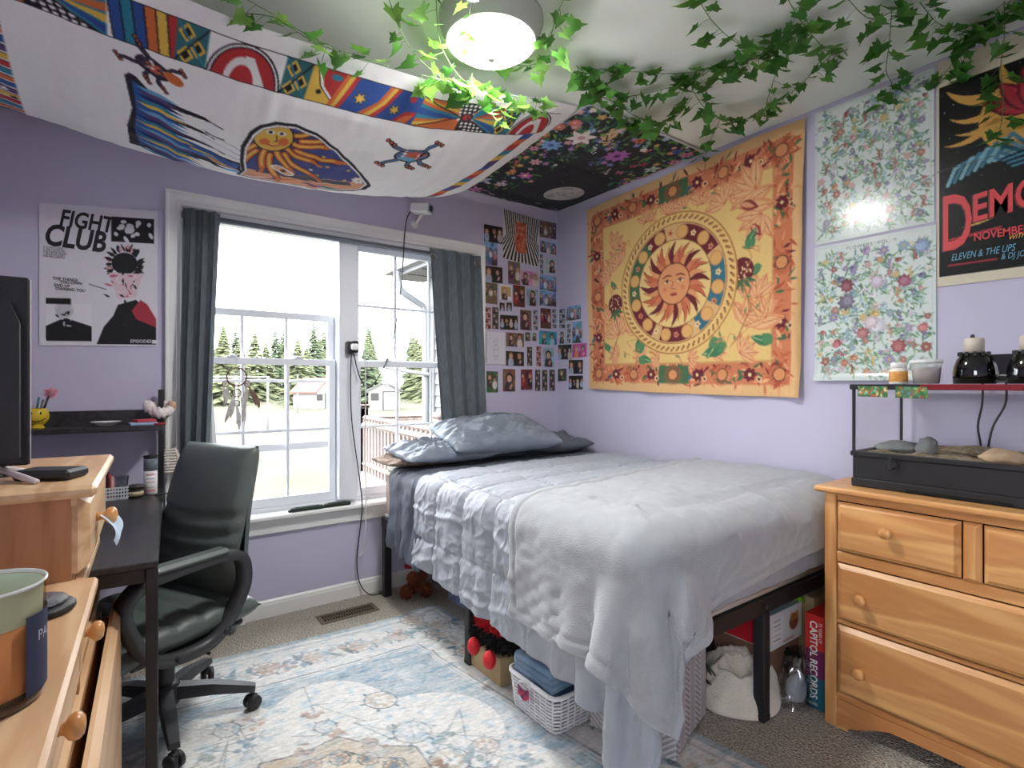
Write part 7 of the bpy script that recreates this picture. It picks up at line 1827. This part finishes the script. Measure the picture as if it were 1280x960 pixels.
part('tie', M_tie, hm, lambda b: (b.tube(spline([q, q + hx * .02 + Vector((0, 0, .012)), q + hx * .022 + hy * -.02 + Vector((0, 0, -.05)), q + hx * .03 + hy * -.035 + Vector((0, 0, -.13))], 5), .005, 6), b.tube(spline([q, q + hx * .01 + hy * .03, q + hx * .014 + hy * .05 + Vector((0, 0, -.03))], 5), .005, 6), b.ball(q, .010, 8, 6)))
M_cord = mat('black_cord', (20, 20, 22), rough=.5)
for k in range(2):
    c = HN + hx * .2 + hy * .15 + Vector((0, 0, .22)); e = .03 * k
    pts = [c, c + Vector((.03, 0, .05)), c + Vector((.12, -.02, .035 - e)), c + Vector((.20, -.05, -.06)), c + Vector((.245, -.08 - e, -.155)), c + Vector((.225, -.09 - e, -.175)), c + Vector((.19, -.05, -.11)), c + Vector((.12, 0, .0))]
    tag(MB().tube(spline(pts, 6), .0028, 6).build('loose_cord', M_cord), ('black cord arching out of the hamper onto the white plush', 'second black cord drooping lower beside the hamper')[k], 'cord')
# white plush blanket heap
M_plush = mat('cream_plush', (224, 216, 202), rough=.95, var=.05, vscale=20, bump=.5, bscale=140, sheen=.6)
def heap(u, v):
    a = u * 2 * PI; rr = v * (1 + .16 * mnoise.noise((math.cos(a) * 1.3, math.sin(a) * 1.3, 2.0))); x, y = rr * math.cos(a), rr * math.sin(a)
    n1 = max(0, 1 - abs(mnoise.noise((x * 1.5 + 4, y * 2.0 + x, 1.0))) * 2.2) + .5 * max(0, 1 - abs(mnoise.noise((x * 3 + 1, y * 3.4, 5.0))) * 2.4)
    return (1.90 + x * .175, 1.15 + y * .15, .005 + max(0, 1 - v ** 3.5) ** .5 * (.075 + .06 * n1))
hp = MB().grid(heap, 72, 30)
tag(hp.build('plush_blanket', M_plush), 'crumpled cream plush blanket on the carpet under the bed foot', 'blanket')
# parcels further back
gb = thing('game_box', 'white box with red side and printed picture lying under the bed', 'box', (2.12, 1.22, .17))
def gface(seed):
    B = Board(60, 26, (222, 222, 224)); q = np.random.default_rng(seed)
    B.rect(4, 4, 22, 22, (236, 236, 236))
    for k in range(5): B.line([(6, 6 + 3.4 * k), (19, 6 + 3.4 * k)], .8, (150, 150, 154))
    B.ell(44, 12, 9, 6, (150, 70, 40)); 
    for k in range(9): B.leaf(37 + k * 1.7, 12, 8, 2, -1.5 + q.normal(0, .3), (206, 120, 50))
    B.line([(24, 23), (44, 23)], .9, (190, 90, 80)); return B.out()
GX0, GX1, GY0, GY1, GZ0, GZ1 = 1.965, 2.20, 1.06, 1.30, .185, .318
M_gw = mat('white_box_card', (214, 216, 220), rough=.5); M_gr = mat('red_box_card', (190, 34, 46), rough=.5)
boxpart('carton', M_gw, gb, (GX0, GY0, GZ0), (GX1, GY1, GZ1), .001)
boxpart('lid_panel', mat('grey_blue_card', (150, 164, 172), rough=.5), gb, (GX0, GY0, GZ1), (GX1, GY1, GZ1 + .002))
boxpart('label_patch', mat('brown_label', (110, 60, 50), rough=.6), gb, (GX0 + .06, GY0 + .11, GZ1 + .002), (GX0 + .10, GY0 + .17, GZ1 + .003))
sheet('printed_face', gface(1), lambda U, V: (GX0 + (GX1 - GX0) * U, GY0 - .0006 + 0 * V, GZ1 - (GZ1 - GZ0) * V), M_matt_paper, gb)
boxpart('red_side', M_gr, gb, (GX0 - .001, GY0 + .06, GZ0 + .004), (GX0, GY1, GZ1 - .02))
boxpart('green_edge', mat('green_tape', (40, 140, 70), rough=.6), gb, (GX0 - .0012, GY1 - .03, GZ0), (GX0 - .0002, GY1, GZ1))
ub2 = MB().box((1.985, 1.075, .001), (2.21, 1.31, .184), .002); tag(ub2.build('shipping_carton', mat('brown_card_dark', (130, 96, 80), rough=.8, var=.1, vscale=10)), 'brown carton under the white printed box', 'box')
M_poly = glass('clear_poly_bag', (235, 238, 242), refl=.7, rough=.12)
def bag(u, v):
    a = u * 2 * PI; z = .003 + .185 * v; rr = 1 - .25 * v + .26 * mnoise.noise((math.cos(a) * 2, math.sin(a) * 2, v * 4)) + .14 * mnoise.noise((math.cos(a) * 6, math.sin(a) * 6, v * 9))
    return (2.045 + .085 * rr * math.cos(a), 1.0 + .055 * rr * math.sin(a), z)
bg_ = MB().grid(bag, 40, 18); tag(bg_.build('poly_bag', M_poly), 'crinkled clear plastic bag on the carpet before the carton', 'bag')
tag(MB().ball((2.045, 1.0, .055), (.055, .035, .05), 14, 9, fn=lambda d: 1 + .18 * fbm(d[0] * 2, d[1] * 2, d[2] * 2)).build('wrapped_bundle', mat('white_tissue', (206, 212, 218), rough=.8)), 'white tissue bundle inside the clear bag', 'bundle')
ro = thing('cable_roll', 'coil of black cable behind the cream plush', 'cable', (1.86, 1.33, .16))
for k in range(5): part('loop', M_cord, ro, lambda b: b.tube([(1.87 + .055 * math.cos(t) + .006 * k, 1.33 + .02 * math.sin(t * 2 + k), .21 + .05 * math.sin(t) + .004 * k) for t in np.linspace(0, 2 * PI, 22)], .0028, 5, cap=False))
tag(MB().lathe([(.04, 0), (.046, .005), (.046, .155), (.04, .16), (0, .16)], (1.84, 1.42, .09), 20).build('grey_flask', mat('slate_flask', (84, 88, 112), rough=.5)), 'slate grey canister behind the cable coil', 'canister')
tag(MB().box((1.76, 1.36, .0015), (1.92, 1.48, .089), .004).build('dark_carton', mat('dark_grey_card', (58, 58, 62), rough=.8)), 'dark low carton carrying the canister and cable coil', 'box')
# record box set
rb = thing('record_box_set', 'tall red purple and teal record box standing beside the dresser', 'book', (2.22, .937, 0))
RX0, RX1, RY0, RY1 = 2.052, 2.40, .905, .975
for nm, z0, z1, c in (('teal_section', .001, .115, (24, 92, 112)), ('purple_section', .115, .215, (112, 34, 84)), ('red_section', .215, .342, (196, 44, 40))): boxpart(nm, mat('record_' + nm, c, rough=.45), rb, (RX0, RY0, z0), (RX1, RY1, z1))
M_wink = mat('white_ink', (226, 224, 220), rough=.5)
rot_txt = lambda y0, z0: (lambda x, y: (RX0 - .0008, y0 - y, z0 - x))
lettering('CAPITOL RECORDS', .036, rot_txt(.957, .320), M_wink, rb, sx=.90, bold=.0008)
lettering('75 YEARS OF', .016, rot_txt(.927, .318), M_wink, rb, sx=.8)
lettering('TASCHEN', .015, lambda x, y: (RX0 - .0008, .972 - x, .012 + y), M_wink, rb, sx=.62)
fl_ = MB().add([(2.10, .985, .345), (2.36, .985, .345), (2.36, 1.10, .352), (2.10, 1.10, .352), (2.10, .985, .349), (2.36, .985, .349), (2.36, 1.10, .356), (2.10, 1.10, .356)], [(0, 3, 2, 1), (4, 5, 6, 7), (0, 1, 5, 4), (1, 2, 6, 5), (2, 3, 7, 6), (3, 0, 4, 7)])
co = thing('open_carton', 'open cardboard carton wedged under the bed beside the dresser', 'box', (2.35, 1.12, .001))
part('body', M_card, co, lambda b: b.box((2.24, 1.03, .001), (2.46, 1.24, .33), .002))
for yy in (1.03, 1.235): part('flap', M_card, co, lambda b: b.add([(2.24, yy, .33), (2.46, yy, .33), (2.46, yy + (.05 if yy > 1.1 else -.04), .372), (2.24, yy + (.05 if yy > 1.1 else -.04), .372)], [(0, 1, 2, 3)]))
boxpart('green_bag', mat('green_wrapper', (130, 190, 50), rough=.5), co, (2.19, 1.06, .30), (2.238, 1.14, .335), .008)

# ================================================================== CURTAINS AND WINDOW THINGS
M_curt = mat('slate_linen_curtain', (86, 95, 100), rough=.9, spec=.15, col2=(106, 114, 118), vscale=120, stretch=(1, 1, .15), bump=.25, bscale=300)
rd = thing('curtain_rod', 'dark grey curtain rod across the top of the window', 'curtain rod', (1.03, YB - .012, 1.985))
M_rod = mat('gunmetal_rod', (112, 116, 126), rough=.4, metal=.3)
part('tube', M_rod, rd, lambda b: b.tube([(OX0 + .004, YB - .012, 1.985), (OX1 - .004, YB - .012, 1.985)], .014, 12))
for x in (OX0 + .006, OX1 - .006): part('end_cap', M_rod, rd, lambda b: b.tube([(x - .005, YB - .012, 1.985), (x + .005, YB - .012, 1.985)], .017, 12))
def curtain(name, label, xl, xr, zt, zb, y0, n, amp, seed, rings):
    o = thing(name, label, 'curtain', ((xl(0) + xr(0)) / 2, y0(0), zb))
    def fn(u, v):
        z = zt + (zb - zt) * v; ph = u * n * 2 * PI + .7 * mnoise.noise((seed, v * 2.2, u * 2)); a = amp * (.75 + .35 * v)
        return (xl(v) + (xr(v) - xl(v)) * u + .006 * math.sin(ph * 2 + v), y0(v) + a * math.sin(ph) + .006 * mnoise.noise((u * 5, v * 6, seed)), z)
    b = MB().grid(fn, 90, 60); c = MB().grid(lambda u, v: (fn(u, v)[0], fn(u, v)[1] + .003, fn(u, v)[2]), 90, 60)
    b.add(c.v, [f[::-1] for f in c.f], True); b.build('cloth', M_curt, o)
    for k in rings:
        p = fn(k, .022); part('grommet', M_chrome, o, lambda b: b.tube([(p[0] + .020 * math.cos(t), p[1] - .008, p[2] + .020 * math.sin(t) - .02) for t in np.linspace(0, 2 * PI, 20)], .004, 6, cap=False))
    return o
curtain('curtain', 'slate curtain hanging on the window side behind the office chair', interp([0, .35, .7, 1], [.222, .205, .20, .235]), interp([0, .35, .7, 1], [.372, .345, .315, .44]), 2.01, .012, interp([0, .7, 1], [YB - .045, YB - .085, YB - .10]), 3.2, .020, 2.3, ())
curtain('curtain', 'slate curtain hanging on the window side next to the photo collage', interp([0, .5, 1], [1.49, 1.545, 1.60]), interp([0, .5, 1], [1.845, 1.875, 1.905]), 2.01, .545, interp([0, 1], [YB - .050, YB - .050]), 3.6, .016, 6.1, (.06, .96))
tag(MB().grid(lambda u, v: (.335 + (.004 + .05 * v) * u - .012 * v, YB - .015 + .006 * math.sin(u * 9), 1.22 - .50 * v), 10, 12).build('curtain_lining', mat('white_voile', (222, 222, 226), rough=.9)), 'narrow white lining strip behind the chair-side curtain', 'lining')
tag(MB().box((.385, YB - .045, .004), (.485, YB - .028, .165), .002).build('white_board', M_white_pl), 'small white board leaning on the baseboard behind the chair', 'board')
# dreamcatcher
dc = thing('dreamcatcher', 'beaded dreamcatcher with feathers hanging before the window', 'dreamcatcher', (.457, 2.985, 1.23))
M_hoop = mat('brown_leather_hoop', (104, 66, 56), rough=.7); M_web = mat('pale_thread', (200, 196, 196), rough=.8); M_feath = mat('white_feather', (214, 212, 212), rough=.9, col2=(150, 140, 136), vscale=30); M_feath2 = mat('brown_feather', (120, 96, 84), rough=.9)
yc = 2.980
def hoop(cx_, cz_, R_, th): 
    h = part('hoop', M_hoop, dc, lambda b: b.tube([(cx_ + R_ * math.cos(t), yc, cz_ + R_ * math.sin(t)) for t in np.linspace(0, 2 * PI, 26)], th, 6, cap=False))
    def web(b):
        n = 8
        for k in range(n):
            a0, a1, a2 = (2 * PI * q / n for q in (k, k + 1, k + 2)); f2 = lambda a, s: (cx_ + R_ * s * math.cos(a), yc, cz_ + R_ * s * math.sin(a))
            b.tube([f2(a0, 1), f2(a1, .55), f2(a2, 1)], .0006, 4); b.tube([f2(a0, .55), f2(a1, .28), f2(a2, .55)], .0006, 4)
    part('web', M_web, h, web)
hoop(.457, 1.226, .045, .0035); hoop(.407, 1.190, .015, .0022); hoop(.507, 1.190, .015, .0022); hoop(.457, 1.145, .019, .0025); hoop(.457, 1.094, .014, .0022)
part('cord', M_web, dc, lambda b: (b.tube([(.457, yc, 1.27), (.457, yc + .02, 1.325)], .001, 5), b.tube([(.457, yc, 1.181), (.457, yc, 1.164)], .001, 5), b.tube([(.457, yc, 1.126), (.457, yc, 1.108)], .001, 5)))
def feather(b, x, z, L, tilt):
    pts = []
    v = []; f = []
    for i in range(9):
        t = i / 8; w = .010 * math.sin(PI * min(1, t * 1.05 + .08)) ** .7; xx_ = x + tilt * t * L + .004 * math.sin(t * 4); zz = z - t * L
        v += [(xx_ - w, yc - .002, zz), (xx_, yc - .005, zz + .002), (xx_ + w, yc - .002, zz)]
    for i in range(8):
        for j in range(2): f.append((i * 3 + j, i * 3 + j + 1, i * 3 + 4 + j, i * 3 + 3 + j))
    b.add(v, f, True)
for k, (x, z, L, tl, m_) in enumerate(((.398, 1.172, .09, .1, 0), (.414, 1.172, .11, -.15, 0), (.430, 1.10, .12, -.25, 0), (.500, 1.172, .12, -.1, 0), (.514, 1.172, .11, .35, 1), (.457, 1.078, .14, .1, 0), (.478, 1.12, .15, .12, 0), (.440, 1.13, .13, -.1, 0), (.49, 1.15, .18, -.05, 0), (.535, 1.15, .10, .3, 1))):
    part('feather', (M_feath, M_feath2)[m_], dc, lambda b: feather(b, x, z, L, tl)); part('bead_string', M_web, dc, lambda b: [b.ball((x, yc, z + .004 + .006 * q), .0022, 6, 4) for q in range(4)])
# mini projector on a wall bracket
pj = thing('mini_projector', 'white box projector with black lens on a wall bracket above window', 'projector', (1.417, YB, 2.15))
PM = Matrix.Translation((1.415, 2.845, 2.215)) @ Matrix.Rotation(math.radians(-52), 4, 'Z') @ Matrix.Rotation(math.radians(6), 4, 'Y')
part('body', M_white_pl, pj, lambda b: b.box((-.065, -.036, -.026), (.050, .036, .026), .006, M=PM))
part('front_plate', mat('teal_grey_front', (150, 176, 172), rough=.4), pj, lambda b: b.box((.050, -.034, -.024), (.054, .034, .024), .002, M=PM))
part('lens', M_gloss, pj, lambda b: b.lathe([(.017, 0), (.018, .006), (.015, .008), (.012, .004), (0, .005)], (0, 0, 0), 20, M=PM @ Matrix.Translation((.052, -.006, 0)) @ Matrix.Rotation(PI / 2, 4, 'Y')))
part('bracket_arm', M_white_pl, pj, lambda b: b.tube([(1.415, 2.855, 2.186), (1.412, 2.875, 2.172), (1.417, 2.93, 2.152)], .009, 8))
part('bracket_plate', M_white_pl, pj, lambda b: b.lathe([(.026, 0), (.026, .006), (.014, .012), (.012, .020), (0, .020)], (0, 0, 0), 20, M=Matrix.Translation((1.417, YB - .001, 2.15)) @ Matrix.Rotation(PI / 2, 4, 'X')))
for a in (.8, 2.3, 3.9, 5.4): part('screw', M_chrome, pj, lambda b: b.ball((1.417 + .019 * math.cos(a), YB - .008, 2.15 + .019 * math.sin(a)), .003, 6, 4))
# power adapter block on the mullion and cords
ad = thing('power_adapter', 'black power adapter with white charger plugged in on the window mullion', 'adapter', (1.025, YB, 1.36))
boxpart('black_block', M_blackpl, ad, (.995, YB - .034, 1.355), (1.030, YB + .001, 1.425), .004)
boxpart('black_block', M_blackpl, ad, (1.032, YB - .028, 1.365), (1.062, YB + .001, 1.430), .004)
boxpart('white_charger', M_white_pl, ad, (1.012, YB - .062, 1.378), (1.050, YB - .035, 1.412), .006)
Yc = YB - .035
M_wcord = mat('white_cord', (216, 216, 214), rough=.5)
cords = [('black cord from the projector looping down to the window adapter', M_cord, [(1.37, 2.86, 2.222), (1.345, 2.90, 2.17), (1.335, Yc, 2.08), (1.325, Yc, 1.92), (1.30, Yc, 1.66), (1.25, Yc, 1.40), (1.18, Yc, 1.24), (1.11, Yc, 1.17), (1.06, Yc, 1.24), (1.03, Yc, 1.36)]),
         ('black cord running from the window adapter down to the floor', M_cord, [(1.013, Yc - .01, 1.36), (1.012, Yc, 1.20), (1.02, Yc, .98), (1.055, Yc, .72), (1.065, YB - .07, .54), (1.06, YB - .062, .42), (1.05, YB - .03, .2), (1.07, YB - .03, .07), (1.12, YB - .05, .008), (1.19, YB - .06, .005)]),
         ('white cord hanging from the charger past the sill', M_wcord, [(1.05, YB - .05, 1.395), (1.085, YB - .045, 1.36), (1.095, YB - .045, 1.2), (1.09, YB - .05, .85), (1.085, YB - .075, .54), (1.09, YB - .06, .38), (1.10, YB - .03, .27), (1.065, YB - .03, .23)])]
for lab, m_, pts in cords: tag(MB().tube(spline(pts, 7), .0032, 6).build('hanging_cord', m_), lab, 'cable')
# dark green cases on the sill
M_grn = mat('dark_green_metal', (44, 56, 50), rough=.35, metal=.3)
for k, (x0, x1, y) in enumerate(((.70, .865, YB - .028), (.872, 1.015, YB - .024))):
    o = thing('metal_case', ('long dark green metal case on the sill nearer the chair', 'dark green metal case on the sill nearer the mullion')[k], 'case', ((x0 + x1) / 2, y, OZ0 + .0245))
    part('body', M_grn, o, lambda b: b.box((x0, y - .014, OZ0 + .0245), (x1, y + .014, OZ0 + .044), .005)); part('clasp', M_black, o, lambda b: b.box((x0 - .012, y - .010, OZ0 + .0245), (x0 + .004, y + .010, OZ0 + .036), .003)); part('ridge', M_black, o, lambda b: b.box((x0 + .02, y - .004, OZ0 + .044), (x1 - .02, y + .004, OZ0 + .047), .001))
# ================================================================== IVY GARLANDS under the ceiling
def ivy_leaf_mesh(seed):
    q = random.Random(seed)
    out = [(0, 0), (.22, -.16), (.55, -.30), (.50, -.06), (.80, .05), (.46, .26), (.34, .52), (.14, .62), (0, 1.0)]
    pts = out + [(-a, b) for a, b in out[-2:0:-1]]
    v = [(0, .18, .05)] + [(a * .76 * (1 + .08 * q.uniform(-1, 1)), b, -.16 * abs(a) ** 1.3 - .10 * b * b + .02 * q.uniform(-1, 1)) for a, b in pts]
    n = len(pts); f = [(0, 1 + i, 1 + (i + 1) % n) for i in range(n)]
    me = bpy.data.meshes.new('leaf'); me.from_pydata(v, [], f); me.polygons.foreach_set('use_smooth', [True] * len(f)); me.update(); return me
def leaf_mat(name, c, c2):
    m = mat(name, c, rough=.45, spec=.4, col2=c2, vscale=1.3); b = m.node_tree.nodes['Principled BSDF']
    nt = m.node_tree; tr = nt.nodes.new('ShaderNodeBsdfTranslucent'); tr.inputs[0].default_value = rgb(min(255, int(c2[0] * 1.15)), min(255, int(c2[1] * 1.15)), c2[2]); mx = nt.nodes.new('ShaderNodeMixShader'); mx.inputs[0].default_value = .3
    nt.links.new(b.outputs[0], mx.inputs[1]); nt.links.new(tr.outputs[0], mx.inputs[2]); nt.links.new(mx.outputs[0], nt.nodes['Material Output'].inputs[0]); return m
LEAVES = []
for k, (c, c2) in enumerate((((40, 88, 34), (70, 126, 50)), ((58, 112, 44), (98, 150, 66)), ((86, 138, 62), (140, 182, 96)))):  # greens from dark to light, the lighter ones used towards the lamp
    m_ = leaf_mat('ivy_green_%d' % k, c, c2)
    for s in range(2):
        me = ivy_leaf_mesh(k * 7 + s); me.materials.append(m_); LEAVES.append(me)
M_stem = mat('ivy_stem', (96, 128, 74), rough=.7)
ivr = random.Random(12)
def garland(label, pts, n_leaves, size=.049, drop=.055, lit_tone=0, ends=True):  # strands near the lamp get lighter leaf greens, its light painted in
    cv = spline(pts, 8); L = len(cv); n_leaves = int(n_leaves * 1.08)
    root = thing('ivy_garland', label, 'garland', tuple(cv[0]), 'ivy garlands hung from the ceiling')
    MB().tube(cv, .0014, 5).build('stem', M_stem, root)
    tw = MB()
    for k in range(n_leaves):
        t = (k + ivr.random() * .8) / n_leaves * (L - 1); i = min(int(t), L - 2); p = cv[i].lerp(cv[i + 1], t - i)
        a = ivr.uniform(0, 2 * PI); dl = drop * ivr.uniform(.3, 1.0)
        e = p + Vector((math.cos(a) * dl * .9, math.sin(a) * dl * .9, -dl * ivr.uniform(.15, .8)))
        if e.z > ZC - .012: e.z = ZC - .012
        if e.x > XR - .03: e.x = XR - .03
        tw.tube([p, p.lerp(e, .5) + Vector((0, 0, .004)), e], .0009, 4)
        o = bpy.data.objects.new('leaf', LEAVES[min(5, max(0, 2 * ((lit_tone + (ivr.random() < .35)) % 3) + ivr.randint(0, 1)))]); COL.objects.link(o); o.parent = root
        s = size * (1.25 if size < .05 else 1.0) * ivr.uniform(.72, 1.2); d = Vector((math.cos(a) + ivr.gauss(0, .3), math.sin(a) + ivr.gauss(0, .3), -.10 - ivr.random() * .55)).normalized()
        up = Vector((ivr.gauss(0, .38), ivr.gauss(0, .38), -1.0 if ivr.random() < .85 else .6)); x = d.cross(up).normalized(); z = x.cross(d)
        o.matrix_local = Matrix.Translation(e - Vector(cv[0])) @ Matrix((x, d, z)).transposed().to_4x4() @ Matrix.Scale(s, 4)
    tag(tw.build('leaf_stalks', M_stem, root), kind='stuff')
    return root

garland('ivy strand hanging along the near hem of the white tapestry, leftmost', [(.22, 1.64, 2.36), (.267, 1.685, 2.30), (.357, 1.70, 2.285), (.485, 1.735, 2.28), (.621, 1.745, 2.28), (.74, 1.745, 2.285)], 13, lit_tone=1)
garland('thin dark ivy strand looping close above the white tapestry hem', [(.29, 1.745, 2.285), (.365, 1.699, 2.275), (.466, 1.731, 2.27), (.576, 1.745, 2.27), (.670, 1.745, 2.272)], 8, size=.036, lit_tone=0)
garland('ivy strand slanting across the ceiling between tapestry hem and lamp', [(.638, 1.55, 2.42), (.74, 1.66, 2.37), (.842, 1.72, 2.335), (.952, 1.745, 2.315), (1.047, 1.745, 2.31), (1.14, 1.745, 2.33)], 15, lit_tone=1)
garland('ivy strand brushing the left side of the lamp ring', [(.79, 1.50, 2.43), (.86, 1.61, 2.37), (.93, 1.68, 2.35), (1.03, 1.735, 2.33), (1.12, 1.745, 2.33), (1.2, 1.745, 2.345)], 12, lit_tone=2)
garland('leafy ivy swag clustered along the tapestry hem below the lamp', [(.86, 1.742, 2.295), (.95, 1.742, 2.305), (1.06, 1.742, 2.315), (1.18, 1.742, 2.335), (1.30, 1.742, 2.352), (1.40, 1.742, 2.375)], 20, lit_tone=2, drop=.06)
garland('short ivy tendril hanging directly under the lamp glass', [(.80, 1.30, 2.30), (.826, 1.36, 2.275), (.855, 1.42, 2.262), (.90, 1.47, 2.258)], 7, size=.036, lit_tone=1, drop=.035)
garland('short ivy tail on the ceiling right of the lamp', [(1.124, 1.254, 2.42), (1.145, 1.329, 2.40), (1.182, 1.400, 2.39), (1.215, 1.46, 2.385)], 9, lit_tone=1)
garland('small ivy sprig between the lamp and tapestry corner', [(1.14, 1.66, 2.41), (1.24, 1.64, 2.41), (1.28, 1.57, 2.41), (1.29, 1.50, 2.42)], 9, lit_tone=2)
garland('long ivy strand stretched along the ceiling over the bed', [(1.424, 1.542, 2.428), (1.499, 1.554, 2.428), (1.52, 1.50, 2.428), (1.599, 1.455, 2.428), (1.745, 1.376, 2.428), (1.855, 1.270, 2.428), (1.899, 1.160, 2.428), (1.921, 1.077, 2.428)], 26)
garland('ivy strand bunching beside the moon tapestry edge', [(1.489, 1.543, 2.41), (1.576, 1.587, 2.41), (1.652, 1.592, 2.41), (1.743, 1.541, 2.41), (1.816, 1.413, 2.41), (1.858, 1.339, 2.41), (1.850, 1.196, 2.42)], 28)
garland('ivy swag sagging along the front edge of the moon tapestry', [(1.50, 1.56, 2.42), (1.571, 1.582, 2.39), (1.708, 1.599, 2.39), (1.888, 1.623, 2.39), (1.983, 1.609, 2.39), (2.008, 1.518, 2.39), (1.961, 1.400, 2.41)], 28)
garland('ivy swag curving toward the sun tapestry top', [(1.92, 1.37, 2.42), (2.0, 1.39, 2.40), (2.074, 1.400, 2.39), (2.208, 1.407, 2.39), (2.287, 1.377, 2.40), (2.305, 1.292, 2.40), (2.310, 1.204, 2.42)], 18)
garland('ivy loop hanging from the top edge above the bed foot', [(1.494, 1.046, 2.43), (1.605, 1.068, 2.415), (1.736, 1.076, 2.405), (1.828, 1.064, 2.405), (1.869, 1.012, 2.41), (1.870, .947, 2.43)], 16)
garland('dense ivy strand rising toward the middle of the ceiling edge', [(1.906, 1.233, 2.425), (1.919, 1.139, 2.42), (1.926, 1.079, 2.42), (1.892, .958, 2.425), (1.880, .884, 2.43)], 22)
garland('ivy strand zigzagging above the sun tapestry and flower poster', [(1.734, .878, 2.43), (1.850, .896, 2.42), (1.994, .910, 2.415), (2.139, .919, 2.42), (2.171, .878, 2.43)], 15)
garland('straight ivy strand running to the sun tapestry corner', [(2.154, .926, 2.428), (2.196, 1.003, 2.422), (2.248, 1.089, 2.418), (2.311, 1.187, 2.42), (2.36, 1.304, 2.42)], 14, size=.038)
garland('thin ivy strand beside the straight one above the bed', [(2.001, 1.043, 2.425), (2.113, 1.124, 2.42), (2.237, 1.218, 2.42), (2.33, 1.28, 2.42)], 7, size=.036)
garland('short ivy end touching the top of the sun tapestry', [(2.249, 1.455, 2.42), (2.362, 1.572, 2.415), (2.43, 1.65, 2.41), (2.49, 1.72, 2.40)], 9, size=.036)
garland('short leafy ivy loop over the moon tapestry edge', [(1.744, 1.66, 2.405), (1.842, 1.68, 2.395), (1.931, 1.69, 2.395), (2.024, 1.69, 2.40)], 11)
garland('small ivy loop at the ceiling above the upper flower poster', [(1.886, .763, 2.43), (1.981, .758, 2.415), (2.029, .742, 2.41), (2.046, .702, 2.415), (2.053, .664, 2.43)], 9)
garland('ivy tail dropping onto the upper flower poster', [(2.036, .692, 2.42), (2.199, .755, 2.405), (2.384, .829, 2.40), (2.50, .85, 2.39), (2.515, .88, 2.36)], 17)
garland('ivy strand crossing above the concert poster', [(2.087, .631, 2.425), (2.223, .627, 2.415), (2.302, .605, 2.41), (2.389, .572, 2.41), (2.402, .522, 2.415), (2.347, .466, 2.43)], 22)
garland('ivy end trailing between the flower and concert posters', [(2.346, .568, 2.40), (2.448, .620, 2.39), (2.512, .673, 2.372), (2.512, .71, 2.34)], 11)
garland('ivy curtain hanging in front of the concert poster', [(2.30, .47, 2.425), (2.40, .49, 2.36), (2.50, .52, 2.30), (2.512, .515, 2.22), (2.512, .52, 2.12), (2.512, .535, 2.04)], 24, size=.046)
garland('dense ivy clump at the right picture edge near the ceiling', [(2.25, .43, 2.43), (2.33, .48, 2.40), (2.38, .53, 2.40), (2.40, .60, 2.42)], 16, size=.046)
garland('loose ivy tendrils dangling across the white tapestry border', [(1.40, 1.742, 2.375), (1.33, 1.735, 2.33), (1.25, 1.73, 2.29), (1.16, 1.73, 2.25), (1.18, 1.73, 2.215)], 13, lit_tone=2, size=.038)
